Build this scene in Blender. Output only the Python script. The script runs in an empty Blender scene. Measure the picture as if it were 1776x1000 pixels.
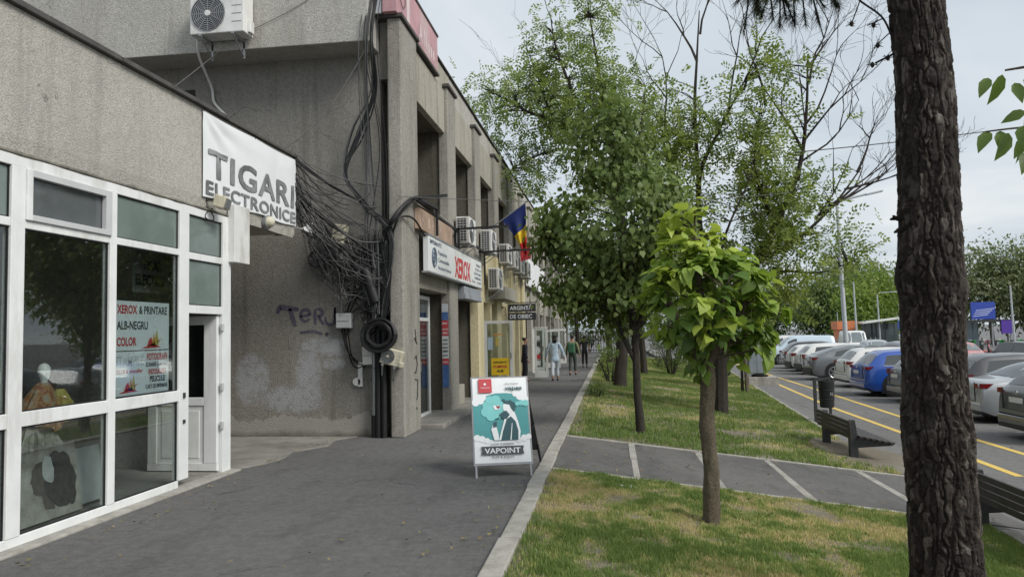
import bpy, math, random
import numpy as np
from mathutils import Vector, Matrix
random.seed(7)
RNG = np.random.default_rng(11)
S = bpy.context.scene
COL = S.collection
R = math.radians

# ------------------------------------------------------------------ camera
YAW, PITCH, ROLL = R(7.5), R(3.4), R(1.2)
fw = Vector((-math.sin(YAW)*math.cos(PITCH), math.cos(YAW)*math.cos(PITCH), math.sin(PITCH)))
r0 = Vector((math.cos(YAW), math.sin(YAW), 0)); u0 = r0.cross(fw)
rt = r0*math.cos(ROLL) - u0*math.sin(ROLL); up = r0*math.sin(ROLL) + u0*math.cos(ROLL)
cd = bpy.data.cameras.new('camera'); cam = bpy.data.objects.new('camera', cd); COL.objects.link(cam)
cam.matrix_world = Matrix(((rt.x, up.x, -fw.x, 0), (rt.y, up.y, -fw.y, 0), (rt.z, up.z, -fw.z, 1.65), (0, 0, 0, 1)))
cd.sensor_width = 36; cd.lens = 1300/1776*36; cd.clip_start = .05; cd.clip_end = 3000
S.camera = cam

# ------------------------------------------------------------------ sky, sun, exposure
SUN_DIR = Vector((.66, -.36, .66)).normalized()
W = bpy.data.worlds.new('World'); S.world = W; W.use_nodes = True
nt = W.node_tree; nt.nodes.clear()
def N(t, k, **kw):
    n = t.nodes.new(k)
    for a, b in kw.items(): setattr(n, a, b)
    return n
out = N(nt, 'ShaderNodeOutputWorld'); bg = N(nt, 'ShaderNodeBackground'); bg.inputs[1].default_value = .062
sky = N(nt, 'ShaderNodeTexSky', sky_type='NISHITA', sun_disc=False)
sky.sun_elevation = math.asin(SUN_DIR.z); sky.sun_rotation = math.atan2(SUN_DIR.x, SUN_DIR.y)
sky.air_density = 1; sky.dust_density = 3
tc = N(nt, 'ShaderNodeTexCoord'); sep = N(nt, 'ShaderNodeSeparateXYZ'); nt.links.new(tc.outputs['Generated'], sep.inputs[0])
addz = N(nt, 'ShaderNodeMath', operation='ADD'); nt.links.new(sep.outputs[2], addz.inputs[0]); addz.inputs[1].default_value = .22
mx = N(nt, 'ShaderNodeMath', operation='MAXIMUM'); nt.links.new(addz.outputs[0], mx.inputs[0]); mx.inputs[1].default_value = .08
dx = N(nt, 'ShaderNodeMath', operation='DIVIDE'); dy = N(nt, 'ShaderNodeMath', operation='DIVIDE')
nt.links.new(sep.outputs[0], dx.inputs[0]); nt.links.new(mx.outputs[0], dx.inputs[1])
nt.links.new(sep.outputs[1], dy.inputs[0]); nt.links.new(mx.outputs[0], dy.inputs[1])
cmb = N(nt, 'ShaderNodeCombineXYZ'); nt.links.new(dx.outputs[0], cmb.inputs[0]); nt.links.new(dy.outputs[0], cmb.inputs[1])
nz = N(nt, 'ShaderNodeTexNoise'); nz.inputs['Scale'].default_value = 1.25; nz.inputs['Detail'].default_value = 7; nz.inputs['Roughness'].default_value = .52
nz.inputs['Distortion'].default_value = .6
nt.links.new(cmb.outputs[0], nz.inputs['Vector'])
rp = N(nt, 'ShaderNodeValToRGB'); nt.links.new(nz.outputs['Fac'], rp.inputs[0])
e = rp.color_ramp.elements
e[0].position = .36; e[0].color = (5.0, 5.6, 6.15, 1); e[1].position = .68; e[1].color = (7.1, 7.35, 7.5, 1)
m = e.new(.52); m.color = (5.8, 6.35, 6.8, 1)
mix = N(nt, 'ShaderNodeMix', data_type='RGBA'); mix.inputs['Factor'].default_value = .88
nt.links.new(sky.outputs[0], mix.inputs['A']); nt.links.new(rp.outputs[0], mix.inputs['B'])
nt.links.new(mix.outputs['Result'], bg.inputs[0]); nt.links.new(bg.outputs[0], out.inputs[0])
sl = bpy.data.lights.new('sun', 'SUN'); sl.energy = 1.5; sl.angle = R(25); sl.color = (1, .97, .92)
so = bpy.data.objects.new('sun', sl); COL.objects.link(so); so.rotation_euler = SUN_DIR.to_track_quat('Z', 'Y').to_euler()
so.location = (0, 0, 30)
S.view_settings.view_transform = 'Standard'; S.view_settings.look = 'None'; S.view_settings.gamma = 1
S.view_settings.exposure = 1.0; S.view_settings.use_curve_mapping = False
S.render.engine = 'CYCLES'
S.cycles.max_bounces = 8; S.cycles.transparent_max_bounces = 12

# ------------------------------------------------------------------ materials
MATS = {}
def ramp(t, fac, stops):
    r = N(t, 'ShaderNodeValToRGB'); t.links.new(fac, r.inputs[0]); e = r.color_ramp.elements
    e[0].position, e[0].color = stops[0][0], (*stops[0][1], 1); e[1].position, e[1].color = stops[-1][0], (*stops[-1][1], 1)
    for p, c in stops[1:-1]:
        k = e.new(p); k.color = (*c, 1)
    return r.outputs[0]
def base(name):
    m = bpy.data.materials.new(name); m.use_nodes = True; t = m.node_tree; t.nodes.clear()
    o = N(t, 'ShaderNodeOutputMaterial'); p = N(t, 'ShaderNodeBsdfPrincipled'); t.links.new(p.outputs[0], o.inputs[0])
    MATS[name] = m
    return m, t, p, o
def noise(t, scale, detail=6, rough=.6, vec=None, stretch=None, dist=0):
    n = N(t, 'ShaderNodeTexNoise'); n.inputs['Scale'].default_value = scale; n.inputs['Detail'].default_value = detail
    n.inputs['Roughness'].default_value = rough; n.inputs['Distortion'].default_value = dist
    if vec is None:
        c = N(t, 'ShaderNodeNewGeometry'); vec = c.outputs['Position']
    if stretch:
        mp = N(t, 'ShaderNodeMapping'); mp.inputs['Scale'].default_value = stretch; t.links.new(vec, mp.inputs[0]); vec = mp.outputs[0]
    t.links.new(vec, n.inputs['Vector'])
    return n.outputs['Fac']
def mixc(t, fac, a, b):
    m = N(t, 'ShaderNodeMix', data_type='RGBA')
    for s, v in (('Factor', fac), ('A', a), ('B', b)):
        if isinstance(v, (int, float)): m.inputs[s].default_value = v
        elif isinstance(v, tuple): m.inputs[s].default_value = (*v, 1)
        else: t.links.new(v, m.inputs[s])
    return m.outputs['Result']
def math_(t, op, a, b=None, c=None):
    m = N(t, 'ShaderNodeMath', operation=op)
    for i, v in enumerate((a, b, c)):
        if v is None: continue
        if isinstance(v, (int, float)): m.inputs[i].default_value = v
        else: t.links.new(v, m.inputs[i])
    return m.outputs[0]
def bump(t, p, h, strength=.3, dist=.01):
    b = N(t, 'ShaderNodeBump'); b.inputs['Strength'].default_value = strength; b.inputs['Distance'].default_value = dist
    t.links.new(h, b.inputs['Height']); t.links.new(b.outputs[0], p.inputs['Normal'])
def mat(name, col, rough=.7, var=.12, scale=3, bmp=0, bscale=40, metal=0, spec=.4, coat=0, obj=False, dirt=None):
    """plain paint, plaster, metal: base colour with blotches, grain and relief"""
    if name in MATS: return MATS[name]
    m, t, p, o = base(name)
    vec = None
    if obj:
        c = N(t, 'ShaderNodeTexCoord'); vec = c.outputs['Object']
    a = tuple(max(0, x*(1-var)) for x in col); b = tuple(min(1, x*(1+var)) for x in col)
    c1 = ramp(t, noise(t, scale, 6, .6, vec), [(.3, a), (.7, b)])
    if dirt:
        c1 = mixc(t, ramp(t, noise(t, scale*.6, 8, .7, vec, (1, 1, .25)), [(.5, (0, 0, 0)), (.72, (1, 1, 1))]), c1, dirt)
    t.links.new(c1, p.inputs['Base Color'])
    p.inputs['Roughness'].default_value = rough; p.inputs['Metallic'].default_value = metal; p.inputs['Specular IOR Level'].default_value = spec
    p.inputs['Coat Weight'].default_value = coat; p.inputs['Coat Roughness'].default_value = .05
    if bmp: bump(t, p, noise(t, bscale, 4, .7, vec), bmp, .01)
    return m
def plain(name, col, rough=.6, **k): return mat(name, col, rough, .04, 8, **k)
def glass(name, tint=(.75, .8, .78), add=.06):
    if name in MATS: return MATS[name]
    m, t, p, o = base(name); t.nodes.remove(p)
    tr = N(t, 'ShaderNodeBsdfTransparent'); tr.inputs[0].default_value = (*tint, 1)
    gl = N(t, 'ShaderNodeBsdfGlossy'); gl.inputs['Roughness'].default_value = .015; gl.inputs[0].default_value = (.95, .97, .97, 1)
    lw = N(t, 'ShaderNodeLayerWeight'); lw.inputs[0].default_value = .5
    ms = N(t, 'ShaderNodeMixShader'); t.links.new(math_(t, 'ADD', math_(t, 'MULTIPLY', math_(t, 'POWER', lw.outputs['Facing'], 4), .8), add), ms.inputs[0])
    t.links.new(tr.outputs[0], ms.inputs[1]); t.links.new(gl.outputs[0], ms.inputs[2]); t.links.new(ms.outputs[0], o.inputs[0])
    return m
def leafmat(name, stops, trans=.35, gloss=.12):
    if name in MATS: return MATS[name]
    m, t, p, o = base(name); t.nodes.remove(p)
    at = N(t, 'ShaderNodeAttribute', attribute_name='rnd')
    c = ramp(t, at.outputs['Fac'], stops)
    d = N(t, 'ShaderNodeBsdfDiffuse'); tr = N(t, 'ShaderNodeBsdfTranslucent'); g = N(t, 'ShaderNodeBsdfGlossy'); g.inputs['Roughness'].default_value = .45
    t.links.new(c, d.inputs[0]); t.links.new(mixc(t, .35, c, (.35, .45, .05)), tr.inputs[0])
    m1 = N(t, 'ShaderNodeMixShader'); m1.inputs[0].default_value = trans; t.links.new(d.outputs[0], m1.inputs[1]); t.links.new(tr.outputs[0], m1.inputs[2])
    m2 = N(t, 'ShaderNodeMixShader'); m2.inputs[0].default_value = gloss*.35; t.links.new(m1.outputs[0], m2.inputs[1]); t.links.new(g.outputs[0], m2.inputs[2])
    t.links.new(m2.outputs[0], o.inputs[0])
    return m

# ------------------------------------------------------------------ mesh helpers
class MB:
    def __init__(s): s.v = []; s.f = []
    def quad(s, *p):
        n = len(s.v); s.v += [tuple(q) for q in p]; s.f.append(tuple(range(n, n+len(p)))); return s
    def box(s, x0, x1, y0, y1, z0, z1):
        n = len(s.v)
        s.v += [(x, y, z) for z in (z0, z1) for y in (y0, y1) for x in (x0, x1)]
        for q in ((0, 2, 3, 1), (4, 5, 7, 6), (0, 1, 5, 4), (2, 6, 7, 3), (0, 4, 6, 2), (1, 3, 7, 5)): s.f.append(tuple(n+i for i in q))
        return s
    def obox(s, c, ax, ay, az, hx, hy, hz):
        c, ax, ay, az = Vector(c), Vector(ax).normalized(), Vector(ay).normalized(), Vector(az).normalized(); n = len(s.v)
        s.v += [tuple(c+ax*hx*i+ay*hy*j+az*hz*k) for k in (-1, 1) for j in (-1, 1) for i in (-1, 1)]
        for q in ((0, 2, 3, 1), (4, 5, 7, 6), (0, 1, 5, 4), (2, 6, 7, 3), (0, 4, 6, 2), (1, 3, 7, 5)): s.f.append(tuple(n+i for i in q))
        return s
    def bar(s, a, b, w, h, upv=(0, 0, 1)):
        a, b = Vector(a), Vector(b); d = (b-a); L = d.length; d.normalize()
        x = d.cross(Vector(upv))
        if x.length < 1e-4: x = d.cross(Vector((1, 0, 0)))
        x.normalize(); z = x.cross(d)
        return s.obox((a+b)/2, d, x, z, L/2, w/2, h/2)
    def prism(s, poly, o, u, v, n, depth):
        """2D polygon in plane o+u*a+v*b, extruded along n by depth"""
        o, u, v, nn = Vector(o), Vector(u), Vector(v), Vector(n); k = len(s.v); m = len(poly)
        s.v += [tuple(o+u*a+v*b) for a, b in poly] + [tuple(o+u*a+v*b+nn*depth) for a, b in poly]
        s.f.append(tuple(k+i for i in range(m))[::-1]); s.f.append(tuple(k+m+i for i in range(m)))
        for i in range(m):
            j = (i+1) % m; s.f.append((k+i, k+j, k+m+j, k+m+i))
        return s
    def tube(s, pts, r, n=6, cap=True):
        pts = [Vector(p) for p in pts]; m = len(pts)
        rs = r if isinstance(r, (list, tuple, np.ndarray)) else [r]*m
        d0 = (pts[1]-pts[0]).normalized(); x = d0.orthogonal().normalized(); k = len(s.v)
        for i in range(m):
            d = (pts[min(i+1, m-1)]-pts[max(i-1, 0)])
            if d.length < 1e-9: d = d0
            d = d.normalized(); x = (x-d*x.dot(d))
            x = x.normalized() if x.length > 1e-6 else d.orthogonal().normalized()
            y = d.cross(x)
            for j in range(n):
                a = 2*math.pi*j/n; s.v.append(tuple(pts[i]+(x*math.cos(a)+y*math.sin(a))*rs[i]))
        for i in range(m-1):
            for j in range(n):
                s.f.append((k+i*n+j, k+i*n+(j+1) % n, k+(i+1)*n+(j+1) % n, k+(i+1)*n+j))
        if cap:
            s.f.append(tuple(k+j for j in range(n))[::-1]); s.f.append(tuple(k+(m-1)*n+j for j in range(n)))
        return s
    def lathe(s, prof, c=(0, 0, 0), n=24, axis='z'):
        """profile of (radius, height)"""
        k = len(s.v); m = len(prof)
        for r, h in prof:
            for j in range(n):
                a = 2*math.pi*j/n; q = (r*math.cos(a), r*math.sin(a), h)
                if axis == 'y': q = (q[0], q[2], q[1])
                if axis == 'x': q = (q[2], q[0], q[1])
                s.v.append((c[0]+q[0], c[1]+q[1], c[2]+q[2]))
        for i in range(m-1):
            for j in range(n): s.f.append((k+i*n+j, k+i*n+(j+1) % n, k+(i+1)*n+(j+1) % n, k+(i+1)*n+j))
        s.f.append(tuple(k+j for j in range(n))[::-1]); s.f.append(tuple(k+(m-1)*n+j for j in range(n)))
        return s
    def grid(s, P):
        k = len(s.v); a, b = len(P), len(P[0])
        for row in P: s.v += [tuple(q) for q in row]
        for i in range(a-1):
            for j in range(b-1): s.f.append((k+i*b+j, k+i*b+j+1, k+(i+1)*b+j+1, k+(i+1)*b+j))
        return s
WL = {}
def wloc(o): return WL.get(o.name, Vector((0, 0, 0)))
def link(o, parent=None):
    COL.objects.link(o)
    if parent is not None: o.parent = parent
    WL[o.name] = wloc(parent) if parent is not None else Vector((0, 0, 0))
    return o
def me_obj(name, me, m, parent=None):
    if m is not None and not me.materials: me.materials.append(m)
    return link(bpy.data.objects.new(name, me), parent)
def obj(name, b, m, parent=None, smooth=False, bevel=0, angle=35):
    """mesh in world coordinates, made a child of parent"""
    o = wloc(parent) if parent is not None else Vector((0, 0, 0))
    me = bpy.data.meshes.new(name); me.from_pydata([(x-o.x, y-o.y, z-o.z) for x, y, z in b.v], [], b.f); me.update()
    if smooth:
        me.polygons.foreach_set('use_smooth', [True]*len(me.polygons)); me.set_sharp_from_angle(angle=R(angle))
    ob = me_obj(name, me, m, parent)
    if bevel:
        md = ob.modifiers.new('bevel', 'BEVEL'); md.width = bevel; md.segments = 2; md.limit_method = 'ANGLE'; md.angle_limit = R(40)
    return ob
def npobj(name, V, F, m, parent=None, attr=None, smooth=False):
    """fast mesh from arrays: V (n,3), F (k,3) or (k,4)"""
    o = wloc(parent) if parent is not None else Vector((0, 0, 0))
    V = np.asarray(V, np.float32)-np.array(o, np.float32); F = np.asarray(F, np.int32)
    me = bpy.data.meshes.new(name); me.vertices.add(len(V)); me.vertices.foreach_set('co', V.ravel())
    k = F.shape[1]; me.loops.add(F.size); me.loops.foreach_set('vertex_index', F.ravel())
    me.polygons.add(len(F)); me.polygons.foreach_set('loop_start', np.arange(0, F.size, k, dtype=np.int32))
    me.update(calc_edges=True)
    if attr is not None:
        a = me.attributes.new('rnd', 'FLOAT', 'POINT'); a.data.foreach_set('value', np.asarray(attr, np.float32))
    if smooth: me.polygons.foreach_set('use_smooth', [True]*len(me.polygons))
    return me_obj(name, me, m, parent)
def thing(name, label, cat, loc=(0, 0, 0), group=None, rz=0):
    o = bpy.data.objects.new(name, None); COL.objects.link(o); o.location = loc; o.rotation_euler = (0, 0, rz); o.empty_display_size = .2
    WL[o.name] = Vector(loc); tag(o, label, cat, group); return o
def tag(o, label=None, cat=None, group=None, kind=None):
    for k, v in (('label', label), ('category', cat), ('group', group), ('kind', kind)):
        if v: o[k] = v
    return o
def copy_tree(o, parent=None):
    c = o.copy(); COL.objects.link(c)
    if parent is not None: c.parent = parent
    for ch in o.children: copy_tree(ch, c)
    return c
def text(name, body, m, parent, o, u, v, size=None, width=None, bold=0, depth=.002, center=False, shear=0, height=None, lift=.004, space=1.0):
    """lettering lying on the plane o + u*a + v*b, lifted along u x v; height = cap height"""
    cu = bpy.data.curves.new('text', 'FONT'); cu.body = body; cu.resolution_u = 3; cu.offset = bold; cu.fill_mode = 'FRONT'; cu.shear = shear
    cu.size = 1; cu.space_character = space
    tmp = bpy.data.objects.new('text', cu); COL.objects.link(tmp)
    dg = bpy.context.evaluated_depsgraph_get(); dg.update()
    me = bpy.data.meshes.new_from_object(tmp.evaluated_get(dg)); bpy.data.objects.remove(tmp); bpy.data.curves.remove(cu)
    me.name = name; me.materials.clear()
    n = len(me.vertices); co = np.empty(n*3, np.float32); me.vertices.foreach_get('co', co); co = co.reshape(-1, 3)
    if n == 0: return None
    cap = .73 if body.upper() == body else co[:, 1].max()
    w = co[:, 0].max()-co[:, 0].min(); h = max(cap, .01)
    sy = (height/h) if height else (size or 1)
    sx = (width/w) if width else sy
    x = (co[:, 0]-co[:, 0].min())*sx; y = co[:, 1]*sy
    if center: x = x-w*sx/2
    u, v = np.array(u, float), np.array(v, float); nn = np.cross(u, v); nn /= np.linalg.norm(nn)
    Q = np.array(o, float)+x[:, None]*u+y[:, None]*v+nn*lift
    Q = Q-np.array(wloc(parent))
    me.vertices.foreach_set('co', Q.astype(np.float32).ravel()); me.update()
    return me_obj(name, me, m, parent)
# value noise on arrays
def vnoise(P, seed=0):
    P = np.asarray(P, float); i = np.floor(P).astype(np.int64); f = P-i; f = f*f*(3-2*f)
    def h(ix, iy, iz):
        n = (ix*374761393+iy*668265263+iz*2147483647+seed*1274126177) & 0xffffffff
        n = ((n ^ (n >> 13))*1274126177) & 0xffffffff
        return ((n ^ (n >> 16)) & 0xffff)/65535.
    r = 0
    for a in (0, 1):
        for b in (0, 1):
            for c in (0, 1):
                w = (f[:, 0] if a else 1-f[:, 0])*(f[:, 1] if b else 1-f[:, 1])*(f[:, 2] if c else 1-f[:, 2])
                r = r+w*h(i[:, 0]+a, i[:, 1]+b, i[:, 2]+c)
    return r
def fbm(P, o=4, seed=0):
    P = np.asarray(P, float); r = 0; a = .5; s = 0
    for k in range(o):
        r = r+a*vnoise(P*2**k, seed+k); s += a; a *= .5
    return r/s
def P3(x, y, z=0.): return np.stack([np.broadcast_to(x, np.broadcast(x, y).shape), np.broadcast_to(y, np.broadcast(x, y).shape), np.full(np.broadcast(x, y).shape, z, float)], -1)
# ------------------------------------------------------------------ ground
def asphalt(name, col, patch=.25, light=None):
    m, t, p, o = base(name)
    g = noise(t, 75, 5, .85); big = noise(t, .55, 6, .62); mid = noise(t, 4.5, 6, .65)
    a = tuple(x*.62 for x in col); b = tuple(x*1.5 for x in col)
    c = ramp(t, g, [(.36, a), (.5, col), (.66, b)])
    c = mixc(t, ramp(t, big, [(.38, (0, 0, 0)), (.66, (1, 1, 1))]), c, mixc(t, .5, c, light or tuple(x*1.45 for x in col)))
    c = mixc(t, ramp(t, mid, [(.56, (0, 0, 0)), (.75, (patch,)*3)]), c, tuple(x*.45 for x in col))
    c = mixc(t, ramp(t, noise(t, 11, 7, .75), [(.42, (0, 0, 0)), (.62, (.55,)*3)]), c, tuple(x*1.7 for x in col))
    c = mixc(t, ramp(t, noise(t, 2.4, 7, .7, None, (1, .45, 1)), [(.5, (0, 0, 0)), (.7, (.5,)*3)]), c, tuple(x*.6 for x in col))
    # hairline cracks
    v = N(t, 'ShaderNodeTexVoronoi', feature='DISTANCE_TO_EDGE'); v.inputs['Scale'].default_value = .42
    ge = N(t, 'ShaderNodeNewGeometry'); ds = N(t, 'ShaderNodeVectorMath', operation='ADD')
    nn = N(t, 'ShaderNodeTexNoise'); nn.inputs['Scale'].default_value = 1.6; nn.inputs['Detail'].default_value = 6
    t.links.new(ge.outputs['Position'], nn.inputs['Vector']); t.links.new(ge.outputs['Position'], ds.inputs[0]); t.links.new(nn.outputs['Color'], ds.inputs[1]); t.links.new(ds.outputs[0], v.inputs['Vector'])
    cr = ramp(t, v.outputs['Distance'], [(.0, (.9,)*3), (.011, (0, 0, 0))])
    cr = math_(t, 'MULTIPLY', cr, ramp(t, noise(t, .8, 3), [(.5, (0, 0, 0)), (.6, (1, 1, 1))]))
    c = mixc(t, cr, c, tuple(x*.4 for x in col))
    # pale grit and dried spots
    c = mixc(t, ramp(t, noise(t, 38, 2, .5), [(.68, (0, 0, 0)), (.72, (.6,)*3)]), c, tuple(min(.5, x*2.4) for x in col))
    t.links.new(c, p.inputs['Base Color']); p.inputs['Roughness'].default_value = .88; p.inputs['Specular IOR Level'].default_value = .3
    bump(t, p, math_(t, 'ADD', g, noise(t, 14, 5, .7)), .8, .012)
    return m
A_PAVE = asphalt('asphalt_pavement', (.108, .106, .103), .4)
A_PATH = asphalt('asphalt_path', (.095, .092, .088), .4, (.2, .19, .175))
A_LOT = asphalt('asphalt_parking', (.135, .132, .128), .25, (.19, .185, .178))
A_FAR = asphalt('asphalt_far', (.14, .14, .14), .2)
CONC = mat('concrete_kerb', (.34, .325, .29), .85, .22, 6, .5, 60, dirt=(.2, .19, .16))
CONC_D = mat('concrete_floor', (.24, .23, .205), .88, .25, 2.2, .4, 50, dirt=(.13, .12, .105))
SOIL, t, p, o = base('soil')
c = ramp(t, noise(t, 1.3, 6, .65), [(.3, (.15, .125, .09)), (.5, (.2, .175, .13)), (.72, (.27, .24, .19))])
c = mixc(t, ramp(t, noise(t, 90, 3, .7), [(.5, (0, 0, 0)), (.75, (.55,)*3)]), c, (.36, .32, .24))
c = mixc(t, ramp(t, noise(t, 45, 3, .7), [(.55, (0, 0, 0)), (.8, (.7,)*3)]), c, (.09, .08, .05))
t.links.new(c, p.inputs['Base Color']); p.inputs['Roughness'].default_value = .95; bump(t, p, noise(t, 60, 6, .75), .9, .03)

def struct(name, b, m, parent=None, **k):
    o = obj(name, b, m, parent, **k)
    if parent is None: o['kind'] = 'structure'
    return o
struct('ground', MB().quad((-900, -60, -.9), (900, -60, -.9), (900, 1500, -.9), (-900, 1500, -.9)), A_FAR)
pav = struct('pavement', MB().quad((-30, -12, 0), (-.9, -12, 0), (-.9, 62, 0), (-30, 62, 0)), A_PAVE)
struct('passage_floor', MB().prism([(-14, 9.0), (-4.78, 9.0), (-4.55, 9.5), (-4.5, 9.9), (-4.62, 10.4), (-4.3, 11.0), (-4.42, 11.6), (-4.2, 12.0), (-14, 12.0)], (0, 0, -.02), (1, 0, 0), (0, 1, 0), (0, 0, 1), .032), CONC_D)
def gz(x): return -np.clip((np.asarray(x, float)+.75)*.122, 0, .8)
def gzf(x): return float(gz(x))
def right_edge(y): return np.interp(y, [-6, 8.2, 8.7, 12.8, 18.8, 34.4, 60], [3.9, 4.0, 4.05, 4.32, 4.69, 5.97, 7.6])
ZL = -.8
lot = struct('car_park', MB().quad((5.807, -12, ZL), (90, -12, ZL), (90, 140, ZL), (5.807, 140, ZL)), A_LOT)
foot = struct('footway', MB().grid([[(x, y, gzf(x)-.004) for x in (3.6, 4.2, 4.8, 5.3, 5.808)] for y in (-12, 0, 10, 20, 30, 45, 60, 140)]), A_LOT)
YEL, t, p, o = base('yellow_road_paint')
c = mixc(t, ramp(t, noise(t, 30, 6, .75), [(.45, (0, 0, 0)), (.7, (.75,)*3)]), (.72, .5, .1), (.36, .3, .17))
t.links.new(c, p.inputs['Base Color']); p.inputs['Roughness'].default_value = .8
def ribbon(pts, w, z):
    b = MB(); L = []; Rr = []
    for i, (x, y) in enumerate(pts):
        L.append((x-w/2, y, z)); Rr.append((x+w/2, y, z))
    for i in range(len(pts)-1): b.quad(L[i], Rr[i], Rr[i+1], L[i+1])
    return b
obj('painted_line', ribbon([(6.38, 13.05), (6.42, 14.9), (6.48, 18.1), (6.55, 24.2), (6.85, 30), (7.14, 35.3)], .14, ZL+.005), YEL, lot)
obj('painted_line', ribbon([(7.54, 6), (7.55, 15.2), (7.58, 21), (7.79, 28), (8.11, 41.5), (8.4, 54)], .14, ZL+.005), YEL, lot)
WPAINT = mat('worn_white_paint', (.4, .4, .38), .8, .3, 20)
for yy in (18.2, 21.9, 25.6, 29.8, 35.0, 40.4, 44.4, 48): obj('painted_line', MB().quad((8.9, yy, ZL+.005), (13.5, yy, ZL+.005), (13.5, yy+.1, ZL+.005), (8.9, yy+.1, ZL+.005)), WPAINT, lot)

# kerb of single stones along the pavement
kerb = struct('kerb', MB().box(-.9, -.79, -2, 46, -.2, -.02), CONC)
random.seed(3)
y = -2.0
while y < 46:
    L = 1.0; dz = random.uniform(-.006, .008); dxx = random.uniform(-.008, .008)
    obj('kerb_stone', MB().box(-.935+dxx, -.765+dxx, y+.01, y+L-.01, -.1, .035+dz), CONC, kerb, bevel=.012); y += L
# crossing path with concrete edging
NY, FY = 9.12, 12.0
path = struct('path', MB().grid([[(x, y, gzf(x)+.006) for x in (-.765, 1, 2.5, 4.2, 4.6)] for y in (NY, FY)]), A_PATH)
def edging(parent, a, b, w=.075, z=.022, L=1.0, name='edging_stone'):
    a, b = Vector((*a, 0)), Vector((*b, 0)); n = max(1, round((b-a).length/L))
    for i in range(n):
        p, q = a.lerp(b, i/n), a.lerp(b, (i+1)/n); d = (q-p).normalized()*.004; zz = z+random.uniform(-.006, .006)
        s = Vector((random.uniform(-.006, .006), random.uniform(-.006, .006), 0))
        p.z = gzf(p.x)+zz-.06; q.z = gzf(q.x)+zz-.06
        obj(name, MB().bar(p+d+s, q-d+s, w, .12), CONC, parent, bevel=.006)
edging(path, (-.76, NY), (4.12, NY)); edging(path, (-.76, FY), (4.3, FY))
for x in (.25, 1.25, 2.27, 3.6): edging(path, (x, NY+.045), (x, FY-.045), .095, .015, 1.45, 'divider_strip')
# lawns on the bank that falls towards the car park
def bank(y0, y1, ny, p):
    ys = [y0+(y1-y0)*(j/ny)**p for j in range(ny+1)]; P = []
    for y in ys:
        re = right_edge(y); u = np.linspace(0, 1, 45); x = -.765+(re+.765)*u
        z = gz(x)-.004+.035*fbm(P3(x*1.4, np.full(45, y*1.4)), 3, 5)*np.minimum(1, np.minimum(u*10, (1-u)*10))
        P.append(list(zip(x, np.full(45, y), z)))
    return MB().grid(P)
struct('lawn_soil', bank(-3, NY-.03, 60, 1), SOIL, smooth=True)
struct('lawn_soil', bank(FY+.03, 60, 120, 1.5), SOIL, smooth=True)
lk = struct('lawn_kerb', MB().box(3.96, 3.98, -3, -2.9, -.9, -.65), CONC)
for i in range(34):
    y = 16.5+i; edging(lk, (right_edge(y)+.05, y), (right_edge(y+1)+.05, y+1), .1, .03, 1.0, 'kerb_stone')
for i in range(6):
    y = 4.6+i*.7; edging(lk, (right_edge(y)+.06, y), (right_edge(y+.7)+.06, y+.7), .1, .03, 1.0, 'kerb_stone')

# grass blades
GRASS = leafmat('grass', [(0, (.62, .51, .28)), (.3, (.56, .48, .23)), (.5, (.41, .42, .165)), (.75, (.27, .34, .105)), (1, (.16, .23, .07))], .35, .05)
def blades(X, Y, Z, h, w, col, lean=.45):
    n = len(X); a = RNG.uniform(0, 2*np.pi, n); b = RNG.uniform(0, 2*np.pi, n); ln = RNG.uniform(.1, 1, n)*lean
    dx, dy = np.cos(a)*w/2, np.sin(a)*w/2; lx, ly = np.cos(b)*ln*h, np.sin(b)*ln*h
    V = np.empty((n, 5, 3)); zz = Z
    V[:, 0] = np.stack([X-dx, Y-dy, zz], 1); V[:, 1] = np.stack([X+dx, Y+dy, zz], 1)
    V[:, 2] = np.stack([X+dx*.75+lx*.35, Y+dy*.75+ly*.35, zz+h*.6], 1); V[:, 3] = np.stack([X-dx*.75+lx*.35, Y-dy*.75+ly*.35, zz+h*.6], 1)
    V[:, 4] = np.stack([X+lx, Y+ly, zz+h*(1-.25*ln)], 1)
    i = np.arange(n)[:, None]*5
    F = np.concatenate([i+np.array([[0, 1, 2]]), i+np.array([[0, 2, 3]]), i+np.array([[3, 2, 4]])], 0)
    return V.reshape(-1, 3), F, np.repeat(col, 5)
def grassfield(name, label, n, xr, yr, inside, hscale, wscale, dryb, seed):
    X = RNG.uniform(*xr, n); Y = yr[0]+(yr[1]-yr[0])*RNG.uniform(0, 1, n)**1.15
    k = inside(X, Y); X, Y = X[k], Y[k]
    d = fbm(P3(X*1.1, Y*1.1, 0.), 4, seed); d2 = fbm(P3(X*5, Y*5, 2.), 3, seed+3)
    bare = fbm(P3(X*.8, Y*.8, 7.), 3, seed+9)
    cover = np.clip((X+.82)*2.6, .03, 1)*np.clip((.78-bare)*8, .06, 1)*np.clip(-.15+d2*1.9, .02, 1)
    k = RNG.uniform(0, 1, len(X)) < cover; X, Y, d, d2 = X[k], Y[k], d[k], d2[k]
    col = np.clip(.5+(d-dryb)*3.6+(d2-.5)*1.3+(fbm(P3(X*13, Y*13, 5.), 3, seed+13)-.5)*1.5-.02+RNG.normal(0, .26, len(X)), 0, 1)
    h = hscale*(.45+.75*RNG.uniform(0, 1, len(X)))*(.55+.9*d2)*(.8+.4*col); Z = gz(X)+.004
    V, F, a = blades(X, Y, Z, h, wscale*(.7+.6*RNG.uniform(0, 1, len(X))), col)
    o = npobj(name, V, F, GRASS, None, a); tag(o, label, 'grass', kind='stuff'); return o
grassfield('lawn_grass', 'patchy straw-coloured and green grass of the near lawn', 380000, (-.76, 4.0), (4.2, 9.1), lambda x, y: (y < NY-.05) & (x < right_edge(y)-.03), .048, .0065, .50, 21)
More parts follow.
